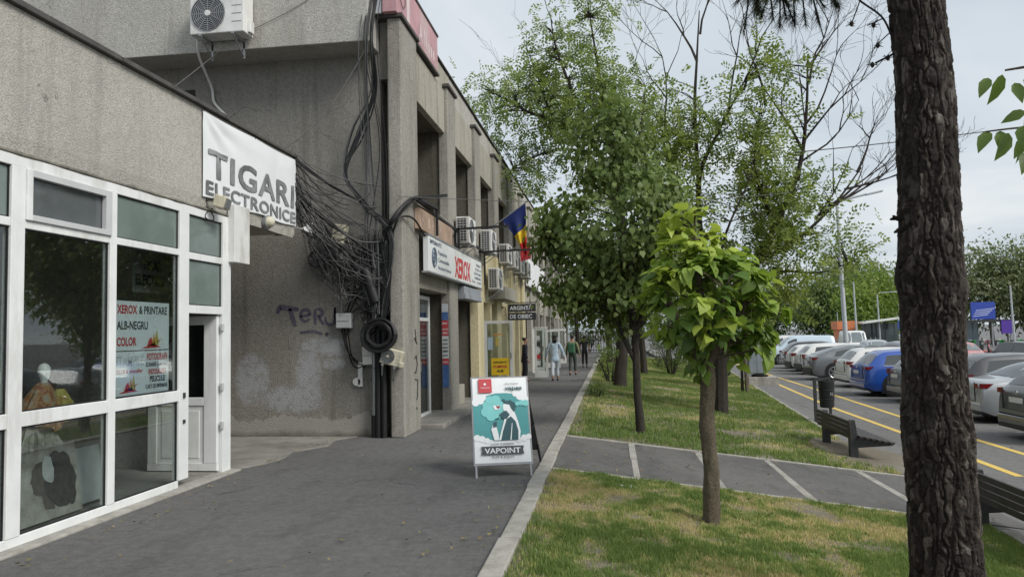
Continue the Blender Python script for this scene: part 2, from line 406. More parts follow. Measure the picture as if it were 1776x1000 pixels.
def in2(x, y):
    return (y > FY+.05) & (x < right_edge(y)-.02) & ((((x-4.3)/.75)**2+((y-14.2)/1.6)**2) > 1)
grassfield('lawn_grass', 'green grass of the lawn beyond the crossing path', 340000, (-.76, 6.5), (12, 56), in2, .07, .012, .36, 33)
# broad-leaved weeds among the grass
WEED = leafmat('weed_leaf', [(0, (.09, .15, .04)), (.5, (.15, .23, .06)), (1, (.25, .3, .1))], .3, .08)
nw = 520; wx = RNG.uniform(-.7, 3.9, nw); wy = RNG.uniform(4.4, 17, nw); ok = ((wy < NY-.1) | (wy > FY+.1)) & (fbm(P3(wx*.9, wy*.9, 4.), 3, 77) > .5); wx, wy = wx[ok], wy[ok]
VV, AA = [], []
for x_, y_ in zip(wx, wy):
    z_ = gzf(x_)+.012; k_ = int(RNG.integers(5, 10)); s_ = RNG.uniform(.025, .06); a0 = RNG.uniform(0, 6.28); cc = RNG.uniform(0, 1)
    for q in range(k_):
        a = a0+6.283*q/k_+RNG.normal(0, .2); l_ = s_*RNG.uniform(.6, 1.2); dx_, dy_ = math.cos(a)*l_, math.sin(a)*l_; h_ = l_*RNG.uniform(.25, .8)
        VV += [(x_, y_, z_), (x_+dx_*.6-dy_*.28, y_+dy_*.6+dx_*.28, z_+h_), (x_+dx_, y_+dy_, z_+h_*.8), (x_+dx_*.6+dy_*.28, y_+dy_*.6-dx_*.28, z_+h_)]; AA += [cc]*4
tag(npobj('lawn_weeds', np.array(VV), np.arange(len(VV)).reshape(-1, 4), WEED, None, np.array(AA)), 'small broad-leaved weeds scattered through the lawns', 'weeds', kind='stuff')
# fallen leaves, weeds and litter
LITTER = leafmat('fallen_leaf', [(0, (.2, .13, .06)), (.5, (.3, .24, .12)), (1, (.12, .12, .05))], .1, .05)
n = 900; X = np.concatenate([RNG.uniform(-1.2, 4, 520), -1.0-RNG.exponential(.5, 200), -4.6+RNG.exponential(.3, 180)]); Y = RNG.uniform(4.5, 16, n); s = RNG.uniform(.012, .03, n); a = RNG.uniform(0, 6.28, n)
V = np.empty((n, 4, 3)); 
for k, (q, w) in enumerate(((0, 1), (1.57, .45), (3.14, 1), (4.71, .45))):
    V[:, k] = np.stack([X+np.cos(a+q)*s*w, Y+np.sin(a+q)*s*w, gz(X)+.016+RNG.uniform(0, .02, n)+(X > -.76)*.012], 1)
tag(npobj('fallen_leaves', V.reshape(-1, 3), np.arange(n*4).reshape(-1, 4), LITTER, None, np.repeat(RNG.uniform(0, 1, n), 4)), 'scattered dry fallen leaves on lawn and path', 'leaves', kind='stuff')
# ------------------------------------------------------------------ wall materials
def plaster(name, col, grain=120, stain=(.1, .09, .075), amount=.8, bmp=.8):
    m, t, p, o = base(name)
    c = ramp(t, noise(t, grain, 5, .85), [(.36, tuple(x*.62 for x in col)), (.48, col), (.64, tuple(min(.9, x*1.28) for x in col))])
    c = mixc(t, ramp(t, noise(t, grain*.35, 5, .7), [(.45, (0, 0, 0)), (.66, (.5,)*3)]), c, tuple(x*.6 for x in col))
    c = mixc(t, ramp(t, noise(t, .9, 6, .65), [(.4, (0, 0, 0)), (.7, (.45,)*3)]), c, tuple(x*.72 for x in col))
    c = mixc(t, ramp(t, noise(t, 1.6, 8, .7, None, (1, 1, .16)), [(.5, (0, 0, 0)), (.78, (amount,)*3)]), c, stain)
    c = mixc(t, ramp(t, noise(t, 7, 4, .6), [(.68, (0, 0, 0)), (.74, (.5,)*3)]), c, tuple(min(1, x*1.25) for x in col))
    vv = N(t, 'ShaderNodeTexVoronoi', feature='DISTANCE_TO_EDGE'); vv.inputs['Scale'].default_value = .55
    gg = N(t, 'ShaderNodeNewGeometry'); w1 = N(t, 'ShaderNodeTexNoise'); w1.inputs['Scale'].default_value = 2.2; w1.inputs['Detail'].default_value = 7; va = N(t, 'ShaderNodeVectorMath', operation='ADD')
    t.links.new(gg.outputs['Position'], w1.inputs['Vector']); t.links.new(gg.outputs['Position'], va.inputs[0]); t.links.new(w1.outputs['Color'], va.inputs[1]); t.links.new(va.outputs[0], vv.inputs['Vector'])
    ck = math_(t, 'MULTIPLY', ramp(t, vv.outputs['Distance'], [(0, (.75,)*3), (.007, (0, 0, 0))]), ramp(t, noise(t, .9, 2), [(.5, (0, 0, 0)), (.58, (1, 1, 1))]))
    c = mixc(t, ck, c, tuple(x*.3 for x in col))
    # rain streaks running down
    c = mixc(t, ramp(t, noise(t, 5.5, 6, .65, None, (1, 1, .05)), [(.55, (0, 0, 0)), (.72, (amount*.55,)*3)]), c, tuple(x*.55 for x in stain))
    t.links.new(c, p.inputs['Base Color']); p.inputs['Roughness'].default_value = .93; p.inputs['Specular IOR Level'].default_value = .2
    bump(t, p, noise(t, grain, 4, .75), bmp, .02)
    return m, t, p, c
SHOPWALL = plaster('rough_plaster_pale', (.52, .5, .445), 55, (.33, .31, .27), .55, 1.0)[0]
CONCRETE = plaster('aggregate_concrete', (.345, .328, .29), 42, (.12, .112, .095), .85, .9)[0]
CONC_BEAM = plaster('concrete_spandrel', (.41, .385, .325), 45, (.15, .14, .11), .85, .7)[0]
UPPERWALL = plaster('upper_plaster', (.46, .445, .405), 40, (.28, .26, .225), .7, .9)[0]
YELLOW = plaster('yellow_painted_plaster', (.56, .45, .22), 60, (.3, .22, .09), .6, .3)[0]
YELLOW2 = plaster('cream_painted_plaster', (.6, .53, .34), 60, (.34, .28, .14), .5, .3)[0]
# side wall: pale paint smears, broken render along the foot
SIDE, t, p, c = plaster('side_plaster', (.265, .253, .225), 45, (.19, .17, .135), .8, .9)
ge = N(t, 'ShaderNodeNewGeometry'); sx = N(t, 'ShaderNodeSeparateXYZ'); t.links.new(ge.outputs['Position'], sx.inputs[0])
X_, Z_ = sx.outputs[0], sx.outputs[2]
tot = None
for cx, cz, rx, rz in ((-6.05, .95, .34, .5), (-5.35, .62, .62, .26), (-5.05, 1.05, .26, .5), (-4.62, 1.5, .34, .2), (-4.6, 1.2, .22, .12), (-5.0, 1.5, .2, .16)):
    a = math_(t, 'DIVIDE', math_(t, 'SUBTRACT', X_, cx), rx); b = math_(t, 'DIVIDE', math_(t, 'SUBTRACT', Z_, cz), rz)
    q = math_(t, 'SUBTRACT', 1, math_(t, 'ADD', math_(t, 'MULTIPLY', a, a), math_(t, 'MULTIPLY', b, b)))
    tot = q if tot is None else math_(t, 'MAXIMUM', tot, q)
fz = math_(t, 'ADD', math_(t, 'MULTIPLY', tot, .45), math_(t, 'MULTIPLY', math_(t, 'SUBTRACT', noise(t, 9, 8, .75), .5), 2.6))
msk = math_(t, 'MULTIPLY', ramp(t, fz, [(-.0, (.15, .15, .15)), (.4, (.85,)*3)]), ramp(t, tot, [(0, (0, 0, 0)), (.3, (1, 1, 1))]))
c = mixc(t, msk, c, (.36, .37, .385))
foot_h = math_(t, 'ADD', math_(t, 'MULTIPLY', noise(t, 2.2, 5, .6, None, (1, 1, .0)), .72), math_(t, 'MULTIPLY', ramp(t, X_, [(0, (0, 0, 0)), (1, (0, 0, 0))]), 0))
fm = ramp(t, math_(t, 'SUBTRACT', math_(t, 'ADD', foot_h, math_(t, 'MULTIPLY', math_(t, 'SUBTRACT', noise(t, 14, 5, .6), .5), .12)), Z_), [(0, (0, 0, 0)), (.012, (1, 1, 1))])
c = mixc(t, math_(t, 'MULTIPLY', fm, .8), c, (.36, .345, .31))
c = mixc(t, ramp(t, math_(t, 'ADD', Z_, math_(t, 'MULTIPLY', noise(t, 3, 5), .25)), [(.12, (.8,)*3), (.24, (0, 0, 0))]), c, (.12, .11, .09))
t.links.new(c, p.inputs['Base Color'])
COPING = mat('dark_coping', (.075, .07, .065), .8, .3, 5, .4, 30)
PVC = mat('white_window_plastic', (.72, .73, .72), .4, .06, 4, dirt=(.5, .49, .46))
PVC_G = mat('grey_sash_plastic', (.5, .51, .51), .45, .06, 4)
GLASS = glass('window_glass', (.8, .84, .83), .075)
GLASS_D = glass('dark_window_glass', (.5, .54, .54), .03)
def film(name, col, rough=.05, spec=.6):
    if name in MATS: return MATS[name]
    m, t, p, o = base(name)
    cc = ramp(t, noise(t, 1.8, 5, .6), [(.3, tuple(x*.8 for x in col)), (.7, tuple(x*1.15 for x in col))]); t.links.new(cc, p.inputs['Base Color'])
    p.inputs['Roughness'].default_value = rough; p.inputs['Specular IOR Level'].default_value = spec; return m
FILM = film('green_film_glass', (.16, .2, .185)); FILM_G = film('grey_film_glass', (.10, .11, .115))
BLACK = plain('black_metal', (.018, .018, .02), .5); DARKM = mat('dark_painted_metal', (.035, .037, .038), .45, .2, 8)
RUBBER = mat('black_rubber', (.012, .012, .013), .55, .3, 10)
GREYM = mat('galvanised_metal', (.36, .37, .38), .45, .15, 6, metal=.6)
WHITE = mat('white_sheet_metal', (.68, .68, .66), .45, .08, 5, dirt=(.4, .38, .34))
CREAM = mat('yellowed_plastic', (.55, .52, .4), .5, .1, 6, dirt=(.33, .3, .22))
CONC_SHADE = plaster('recess_shade_concrete', (.13, .118, .095), 40, (.06, .055, .045), .8, .6)[0]  # shade of the bay recesses and soffits put into the base colour
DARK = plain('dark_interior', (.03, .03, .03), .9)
ROOM = mat('shop_interior_paint', (.36, .35, .33), .9, .15, 2)
INK = plain('black_ink', (.035, .035, .04), .6); RED = plain('red_ink', (.5, .045, .05), .6); GREYINK = mat('grey_faded_ink', (.2, .205, .21), .7, .5, 3)
PAPER = mat('white_paper', (.7, .73, .76), .6, .05, 3); PALEINK = plain('pale_grey_ink', (.55, .58, .62), .6)
ORANGE = plain('orange_ink', (.6, .28, .06), .6); OCHRE = plain('ochre_ink', (.5, .38, .09), .6); BLUEINK = plain('blue_ink', (.03, .08, .3), .6)

# ------------------------------------------------------------------ shop on the left
XS = -4.8
shop = thing('shop_building', 'single-storey shop with rough pale plaster band above white framed glazing', 'building', (XS, 6, 0))
def sp(name, b, m, **k): return obj(name, b, m, shop, **k)
# plaster band with slightly uneven face
P = []
for iy in range(101):
    y = -8+18.93*iy/100; row = []
    for iz in range(9):
        z = 3.2+1.22*iz/8; row.append((XS+.012*float(fbm(np.array([[y*.8, z*1.5, 1.]]), 2, 4)[0])-.006-(.02 if iz == 0 else 0), y, z-(.03*float(fbm(np.array([[y*3, 0., 0.]]), 3, 8)[0]) if iz == 0 else 0)))
    P.append(row)
b = MB().grid(P); b.f = [f[::-1] for f in b.f]
sp('plaster_band', b, SHOPWALL)
sp('roof_slab', MB().box(-18, XS-.05, -8, 10.93, 3.24, 4.40), SHOPWALL)
b = MB(); P = []
for i in range(140):
    y = -8+16.95*i/139; r = .012+.022*float(fbm(np.array([[y*4, 2., 0.]]), 4, 3)[0]); P.append((XS-.01+r*.4, y, 3.197+r*.5))
sp('mortar_bead', b.tube(P, [.008+.02*float(fbm(np.array([[q[1]*5, 1., 0.]]), 4, 9)[0]) for q in P], 6), mat('dirty_mortar', (.16, .15, .125), .95, .4, 12))
sp('band_end', MB().box(XS-.3, XS-.004, 10.90, 10.935, 3.22, 4.42), SHOPWALL)
for i in range(9):
    sp('coping', MB().box(-18, XS+.05+.012*math.sin(i*2.1), -8+18.97*i/9+.004, -8+18.97*(i+1)/9-.004, 4.425, 4.475+.006*math.sin(i*1.3)), COPING, bevel=.008)
sp('end_wall', MB().box(-18, XS-.1, 8.97, 9.15, 0, 3.235), SHOPWALL)
sp('back_wall', MB().box(-9.2, -9.0, -8, 8.97, 0, 3.235), ROOM); sp('far_wall', MB().box(-9.0, XS-.1, -8.2, -8, 0, 3.235), ROOM)
sp('inner_ceiling', MB().box(-9.0, XS-.06, -8, 8.97, 3.16, 3.235), ROOM); sp('inner_floor', MB().box(-9.0, XS-.06, -8, 8.97, .005, .035), CONC_D)
sp('plinth', MB().box(XS-.1, XS+.13, -8, 9.02, -.02, .022), CONC, bevel=.01)
# white frame: posts, rails, panes
def post(y0, y1, z0=.1, z1=3.1, m=PVC, x0=XS-.07, x1=XS+.012): return sp('mullion', MB().box(x0, x1, y0, y1, z0, z1), m, bevel=.006)
def rail(y0, y1, z0, z1, m=PVC, x1=XS+.006): return sp('rail', MB().box(XS-.065, x1, y0, y1, z0, z1), m, bevel=.006)
for y0, y1 in ((2.2, 2.35), (3.28, 3.38), (4.3, 4.42), (5.44, 5.585), (6.65, 6.75), (7.83, 8.02), (8.77, 8.97)): post(y0, y1, .1 if y1 != 8.97 else .02)
rail(1.0, 8.97, 3.10, 3.195); rail(1.0, 7.83, .022, .1)
bays = ((2.35, 3.28), (3.38, 4.3), (4.42, 5.44), (5.585, 6.65), (6.75, 7.83))
def pane(y0, y1, z0, z1, m=GLASS, x=XS-.03):
    g_ = MB()
    for q in ((y0, y0+.012, z0, z1), (y1-.012, y1, z0, z1), (y0, y1, z0, z0+.012), (y0, y1, z1-.012, z1)): g_.box(x+.004, x+.016, *q)
    sp('gasket', g_, RUBBER)
    return sp('pane', MB().box(x-.004, x+.004, y0, y1, z0, z1), m)
for i, (y0, y1) in enumerate(bays):
    rail(y0, y1, 2.60, 2.67); rail(y0, y1, .97, 1.09)
    pane(y0, y1, .1, .97); pane(y0, y1, 1.09, 2.60)
    pane(y0, y1, 2.67, 3.1, FILM_G if i % 2 else FILM)
    if i == 3:   # tilting sash
        for q in ((y0, y0+.06, 2.67, 3.1), (y1-.085, y1, 2.67, 3.1), (y0+.06, y1-.085, 2.67, 2.72), (y0+.06, y1-.085, 3.04, 3.1)):
            sp('sash', MB().box(XS-.02, XS+.03, *q), PVC_G if q[0] > y0 else PVC, bevel=.004)
rail(8.02, 8.77, 2.58, 2.66); rail(8.02, 8.77, 1.955, 2.05); pane(8.02, 8.77, 2.66, 3.1, FILM); pane(8.02, 8.77, 2.05, 2.58, FILM)
for z in (.55, 1.02, 1.75): sp('hinge', MB().box(XS+.0, XS+.03, 8.725, 8.775, z, z+.09), PVC_G, bevel=.004)
# open door leaf
dl = sp('door', MB().box(-5.74, -4.83, 8.70, 8.76, .05, .14), PVC)
for n_, q in (('stile', (-5.74, -5.62, .14, 1.94)), ('stile', (-5.0, -4.83, .14, 1.94)), ('top_rail', (-5.62, -5.0, 1.83, 1.94)), ('lock_rail', (-5.62, -5.0, .84, .94))):
    obj(n_, MB().box(q[0], q[1], 8.70, 8.76, q[2], q[3]), PVC, dl, bevel=.006)
obj('panel', MB().box(-5.62, -5.0, 8.715, 8.745, .14, .84), PVC, dl); obj('panel_moulding', MB().box(-5.56, -5.06, 8.708, 8.718, .2, .78), PVC, dl, bevel=.008)
obj('pane', MB().box(-5.62, -5.0, 8.726, 8.734, .94, 1.83), GLASS_D, dl)
obj('handle', MB().bar((-5.68, 8.675, 1.02), (-5.57, 8.675, 1.02), .02, .03).box(-5.70, -5.66, 8.67, 8.701, .95, 1.1), GREYM, dl)
sp('lock', MB().box(XS+.012, XS+.03, 7.9, 7.93, 1.0, 1.06), DARKM); sp('lock', MB().box(XS+.012, XS+.03, 7.9, 7.93, .72, .76), DARKM)
# stained white duct box under the banner
sp('duct_box', MB().box(XS+.0, XS+.1, 8.9, 9.3, 2.62, 3.36), WHITE, bevel=.008)
# things in the shop window
man = thing('mannequin_bust', 'white mannequin bust draped with orange and yellow scarves behind the shop window', 'mannequin', (-5.45, 6.45, .03))
prof = [(.02, 1.19), (.035, 1.22), (.032, 1.27), (.034, 1.3), (.05, 1.33), (.058, 1.37), (.055, 1.41), (.038, 1.44), (.01, 1.455)]
obj('head', MB().lathe(prof, (-5.45, 6.62, 0), 18), plain('white_plastic', (.75, .76, .75), .35), man, smooth=True)
def cloth_lump(seed, c, rx, ry, rz, n=26, rough=.25):
    P = []
    for i in range(n+1):
        th = math.pi*i/n; row = []
        for j in range(n+1):
            ph = 2*math.pi*j/n; d = Vector((math.sin(th)*math.cos(ph), math.sin(th)*math.sin(ph), math.cos(th)))
            k = 1+rough*(float(fbm(np.array([[d.x*2+seed, d.y*2, d.z*2]]), 4, seed)[0])-.5)*2+.06*math.sin(ph*7+seed+th*3)
            row.append((c[0]+d.x*rx*k, c[1]+d.y*ry*k, c[2]+d.z*rz*k))
        P.append(row)
    return MB().grid(P)
def scarfmat(name, a, b_, c_):
    m, t, p, o = base(name); n = noise(t, 14, 6, .6, dist=1.5)
    t.links.new(ramp(t, n, [(.35, a), (.5, b_), (.65, c_)]), p.inputs['Base Color']); p.inputs['Roughness'].default_value = .8; return m
def drape(cx, cy, z0, z1, r0, r1, folds, seed, tilt=0):
    P = []
    for i in range(25):
        t_ = i/24; row = []
        for j in range(73):
            a = 2*math.pi*j/72; k = r0+(r1-r0)*t_**.7; k *= 1+.22*t_*math.sin(folds*a+seed+2.2*t_)+.12*t_*math.sin(folds*2.3*a+seed*2); zz = z0+(z1-z0)*(t_+.10*t_*math.sin(3*a+seed)+.05*t_*math.sin(7*a)); row.append((cx+k*math.cos(a)*.8, cy+k*math.sin(a)+tilt*t_, zz))
        P.append(row)
    return MB().grid(P)
obj('scarf', drape(-5.44, 6.6, 1.27, .86, .05, .25, 6, 1.0, -.1), scarfmat('orange_scarf', (.2, .06, .035), (.34, .17, .07), (.3, .27, .22)), man, smooth=True)
obj('scarf', drape(-5.36, 6.72, 1.2, .92, .04, .12, 5, 3.0, .06), scarfmat('yellow_scarf', (.36, .29, .07), (.42, .37, .1), (.34, .2, .08)), man, smooth=True)
obj('skirt', drape(-5.44, 6.5, .95, .62, .1, .24, 9, 5.0), scarfmat('grey_lace', (.25, .24, .22), (.4, .38, .36), (.5, .45, .42)), man, smooth=True)
obj('stand', MB().tube([(-5.45, 6.75, .05), (-5.45, 6.75, .7)], .022, 10).lathe([(.15, .035), (.14, .05), (.03, .07)], (-5.45, 6.75, 0), 20), mat('brass', (.4, .28, .1), .35, .1, metal=.8), man, smooth=True)
CANVAS, t, p, o = base('painted_canvas')
tcn = N(t, 'ShaderNodeTexCoord')
c = ramp(t, noise(t, 5, 7, .7, tcn.outputs['Object']), [(.35, (.2, .18, .15)), (.5, (.36, .34, .3)), (.7, (.5, .48, .45))])
t.links.new(c, p.inputs['Base Color']); p.inputs['Roughness'].default_value = .7
pt = thing('portrait_painting', 'large grey painting of a dark haired head leaning inside the lower shop window', 'painting', (-5.1, 6.3, .04))
u, v = Vector((-.02, 1, 0)).normalized(), Vector((-.16, 0, .98)); o_ = Vector((-5.06, 5.62, .06))
obj('canvas', MB().prism([(0, 0), (1.08, 0), (1.08, .66), (0, .6)], o_, u, v, u.cross(v), -.025), CANVAS, pt)
def blob(cx, cy, rx, ry, seed, n=64, am=.09): return [(cx+rx*math.cos(a)*(1+am*math.sin(3*a+seed)+am*.6*math.sin(7*a+seed*2)), cy+ry*math.sin(a)*(1+am*math.cos(4*a+seed))) for a in [2*math.pi*i/n for i in range(n)]]
for q, (cx_, cy_, rx__, ry__) in enumerate(((.8, .42, .15, .17), (.9, .34, .13, .16), (.83, .22, .12, .15), (.93, .2, .09, .12), (.72, .28, .1, .12), (.88, .5, .1, .08))): obj('hair', MB().prism(blob(cx_, cy_, rx__, ry__, q*1.7, 48, .08), o_+u.cross(v)*(.003+.0006*q), u, v, u.cross(v), .002), mat('charcoal_paint', (.05, .045, .04), .6, .5, 22), pt)
if 0: obj('hair', MB().prism(blob(.78, .34, .2, .26, 1.2), o_+u.cross(v)*.003, u, v, u.cross(v), .002), plain('charcoal_paint', (.03, .027, .025), .6), pt)
obj('face', MB().prism([(.56, .52), (.5, .47), (.49, .41), (.46, .36), (.485, .345), (.48, .32), (.49, .3), (.485, .27), (.52, .24), (.58, .23), (.6, .1), (.72, .08), (.72, .3), (.7, .45), (.64, .53)], o_+u.cross(v)*.002, u, v, u.cross(v), .001), mat('brown_grey_paint', (.12, .1, .085), .6, .4, 14), pt)
obj('headscarf', MB().prism(blob(.69, .45, .07, .13, 4), o_+u.cross(v)*.006, u, v, u.cross(v), .002), mat('pale_grey_paint', (.42, .43, .43), .6, .2, 9), pt)
tag(obj('picture_board', MB().obox((-5.22, 6.93, .34), (0, 1, 0), (-.16, 0, 1), (1, 0, .16), .21, .27, .012), mat('pale_board', (.45, .46, .46), .7, .15, 5)), 'plain pale grey board leaning beside the portrait in the shop window', 'board')
tag(obj('counter', MB().box(-8.2, -7.5, 5.2, 8.0, .035, .95).box(-8.25, -7.45, 5.15, 8.05, .95, .99), mat('dark_wood', (.09, .065, .045), .6, .2, 4)), 'dark counter at the back of the shop', 'counter')
shelf = thing('shop_shelf', 'dim shelf rack with goods along the back wall of the shop', 'shelf', (-8.8, 6, .035))
for z in (.1, .6, 1.1, 1.6, 2.1): obj('shelf_board', MB().box(-8.98, -8.65, 2.2, 8.6, z, z+.03), MATS['dark_wood'], shelf)
for y in (2.2, 4.3, 6.4, 8.57): obj('upright', MB().box(-8.98, -8.65, y, y+.03, .035, 2.4), MATS['dark_wood'], shelf)
random.seed(5)
GOODS = [plain('goods_%d' % i, c_, .6) for i, c_ in enumerate(((.3, .28, .25), (.25, .06, .05), (.06, .1, .2), (.3, .25, .1), (.12, .16, .12)))]
for z in (.13, .63, 1.13, 1.63):
    y = 3.6
    for gi in random.sample(range(5), 5):
        w = random.uniform(.2, .5); hh = random.uniform(.2, .4); y += random.uniform(.1, .6)
        tag(obj('carton', MB().box(-8.93, -8.68, y, y+w-.02, z+.002, z+hh), GOODS[gi]), 'dim %s carton on the %s shelf board inside the shop' % (('pale', 'red', 'blue', 'yellowish', 'greenish')[gi], {.13: 'lowest', .63: 'second', 1.13: 'third', 1.63: 'upper'}[z]), 'carton', 'cartons on the shop shelf')
        y += w
# posters in the window
def poster(name, label, cat, o, u, v, w, h, m, th=.004, group=None):
    t_ = thing(name, label, cat, o, group); n = Vector(u).cross(Vector(v))
    obj('sheet', MB().prism([(0, 0), (w, 0), (w, h), (0, h)], o, u, v, n, -th), m, t_); return t_
U, V3 = (0, 1, 0), (0, 0, 1)
xp = XS-.042
ps = poster('printed_poster', 'white XEROX & PRINTARE poster taped inside the shop window', 'poster', (xp, 6.79, 1.555), U, V3, .92, .5, PAPER)
def tx(body, m, par, o, y, z, h, w=None, bold=.012, **k): return text('lettering', body, m, par, (o[0], o[1]+y, o[2]+z), U, V3, height=h, width=w, bold=bold, lift=.002, **k)
o_ = (xp, 6.79, 1.555)
tx('XEROX', RED, ps, o_, .04, .375, .085, .32, .03); tx('& PRINTARE', INK, ps, o_, .39, .375, .085, .49, .02)
tx('ALB-NEGRU', INK, ps, o_, .04, .215, .085, .5, .02); tx('COLOR', RED, ps, o_, .04, .05, .085, .31, .03)
def splash(par, o, s):
    for q, mm in (([(0, 0), (.34, .01), (.2, .05)], RED), ([(.1, .02), (.2, .03), (.17, .12), (.13, .09)], RED), ([(.2, .02), (.3, .03), (.27, .2), (.24, .11)], OCHRE), ([(.17, .03), (.24, .03), (.22, .16)], ORANGE), ([(.27, .05), (.36, .1), (.28, .08)], ORANGE)):
        obj('print', MB().prism([(a*s, b_*s) for a, b_ in q], Vector(o)+Vector((.0025, 0, 0)), U, V3, (1, 0, 0), .0008), mm, par)
splash(ps, (xp, 7.22, 1.57), 1.0)
o2 = (xp, 6.79, 1.105)
ps2 = poster('printed_poster', 'white STAMPILE and FOTOGRAFII poster below the XEROX poster in the window', 'poster', o2, U, V3, .92, .44, PAPER)
tx('STAMPILE', PALEINK, ps2, o2, .02, 0.295, 0.107, .46, .02); tx('COLOR &', RED, ps2, o2, .02, 0.221, 0.041, .2, .02); tx('transfer', RED, ps2, o2, .24, 0.221, 0.041, .22, .02)
tx('FOTOGRAFII', RED, ps2, o2, .53, 0.344, 0.070, .36, .025); tx('SCANARE LAMINARE', INK, ps2, o2, .51, 0.275, 0.045, .39, .02)
tx('INDOSARIERE', RED, ps2, o2, .56, 0.193, 0.057, .31, .025); tx('PELICULE', INK, ps2, o2, .58, 0.115, 0.061, .27, .03); tx('CARTI DE IMPRIMARE', INK, ps2, o2, .51, 0.045, 0.045, .39, .02)
splash(ps2, (xp, 6.86, 1.13), .9)
o3 = (-5.3, 7.74, 2.2)
ps3 = poster('inner_sign', 'grey sign reading TIGAR ELECTRO seen dimly behind the shop glass', 'sign', o3, U, V3, .78, .46, mat('grey_board', (.3, .3, .29), .7, .1, 4))
tx('TIGAR', INK, ps3, o3, .18, .27, .11, .36, .05); tx('ELECTRO', INK, ps3, o3, .05, .09, .12, .55, .05); tx('I', INK, ps3, o3, .69, .12, .16, .05, .03)
# banner
ban = thing('banner', 'wrinkled white cloth banner reading TIGARI ELECTRONICE at the end of the shop wall', 'banner', (XS+.03, 9.6, 3.3))
BAN, t, p, o = base('banner_cloth')
c = mixc(t, ramp(t, noise(t, 2.2, 6, .6), [(.5, (0, 0, 0)), (.75, (.35,)*3)]), (.74, .76, .77), (.6, .62, .62)); t.links.new(c, p.inputs['Base Color']); p.inputs['Roughness'].default_value = .55
def ban_pt(y, z):
    w = .016*math.sin((z*5+y*3.1)+2*float(fbm(np.array([[y*1.2, z*1.2, 0.]]), 3, 2)[0])*3)+.022*float(fbm(np.array([[y*2.5, z*2.5+y*1.5, 3.]]), 4, 6)[0])
    w *= .5; e = min(1, (y-8.28)*4+.12, (10.94-y)*4+.12, (4.39-z)*5+.1)
    d = math.exp(-((y-8.3)*.9+(4.4-z)*1.3-.5)**2*3)*.018*math.sin(math.atan2(4.45-z, y-8.2)*14)
    return XS+.022+(w+d)*max(.1, e)
P = []
for i in range(71):
    y = 8.28+2.66*i/70
    P.append([(ban_pt(y, 3.35+1.04*j/40), y, 3.35+1.04*j/40-.014*abs(math.sin(math.pi*i/35))*(j/40)+.012*math.sin(i*.2)*(1-j/40)) for j in range(41)])
b = MB().grid(P); b.f = [f[::-1] for f in b.f]
obj('cloth', b, BAN, ban, smooth=True)
def ban_text(body, y0, y1, z0, h, bold, space=1.1):
    o = text('lettering', body, GREYINK, ban, (XS, y0, z0), U, V3, height=h, width=y1-y0, bold=bold, lift=0, space=space)
    me = o.data; w = wloc(ban)
    import bmesh
    bm = bmesh.new(); bm.from_mesh(me); bmesh.ops.subdivide_edges(bm, edges=[e for e in bm.edges if e.calc_length() > .06], cuts=2); bmesh.ops.triangulate(bm, faces=bm.faces); bm.to_mesh(me); bm.free()
    for vv in me.vertices: vv.co.x = ban_pt(vv.co.y+w.y, vv.co.z+w.z)+.012-w.x
    return o
ban_text('TIGARI', 8.40, 10.84, 3.63, .34, .024)
ban_text('ELECTRONICE', 8.33, 10.9, 3.395, .17, .024, 1.06)
for y in (8.29, 9.6, 10.92): obj('tie', MB().tube([(XS+.03, y, 4.38), (XS+.0, y+.01, 4.47)], .006, 5), INK, ban)
# flood lamp under the banner and small wall lamps
fl = thing('floodlight', 'small pale floodlight with loose cable under the left end of the banner', 'lamp', (XS+.05, 8.42, 3.28))
obj('housing', MB().obox((XS+.16, 8.47, 3.3), (1, .2, -.3), (-.2, 1, 0), (.3, 0, 1), .07, .11, .075), CREAM, fl, bevel=.015)
obj('lamp_glass', MB().obox((XS+.235, 8.485, 3.278), (1, .2, -.3), (-.2, 1, 0), (.3, 0, 1), .004, .09, .06), GREYM, fl)
obj('bracket', MB().tube([(XS, 8.4, 3.32), (XS+.08, 8.42, 3.34), (XS+.14, 8.46, 3.32)], .014, 6), DARKM, fl)
obj('cable', MB().tube([(XS+.01, 8.38+.28*math.sin(a)*.5+.15*a/6, 3.25-.16*math.sin(a/2)) for a in np.linspace(0, 6.2, 24)], .007, 5), INK, fl)
sl2 = thing('bulkhead_lamp', 'round dusty bulkhead lamp under the right part of the banner', 'lamp', (XS, 9.95, 3.27))
obj('rim', MB().lathe([(.0, 0), (.1, 0), (.1, .05), (.0, .06)], (XS, 9.95, 3.28), 18, 'x'), GREYM, sl2, smooth=True); obj('dome', MB().lathe([(.08, .05), (.07, .1), (.04, .13), (.0, .14)], (XS, 9.95, 3.28), 18, 'x'), CREAM, sl2, smooth=True)
sl3 = thing('spotlight', 'small white spotlight poking out beyond the banner end', 'lamp', (XS, 11.0, 3.3))
obj('arm', MB().tube([(XS-.05, 10.93, 3.33), (XS+.02, 11.08, 3.36)], .015, 6), GREYM, sl3); obj('reflector', MB().prism([(0, 0), (.22, .12), (.2, -.06)], (XS, 11.05, 3.33), (.5, .85, 0), (0, 0, 1), (.85, -.5, 0), .1), WHITE, sl3)
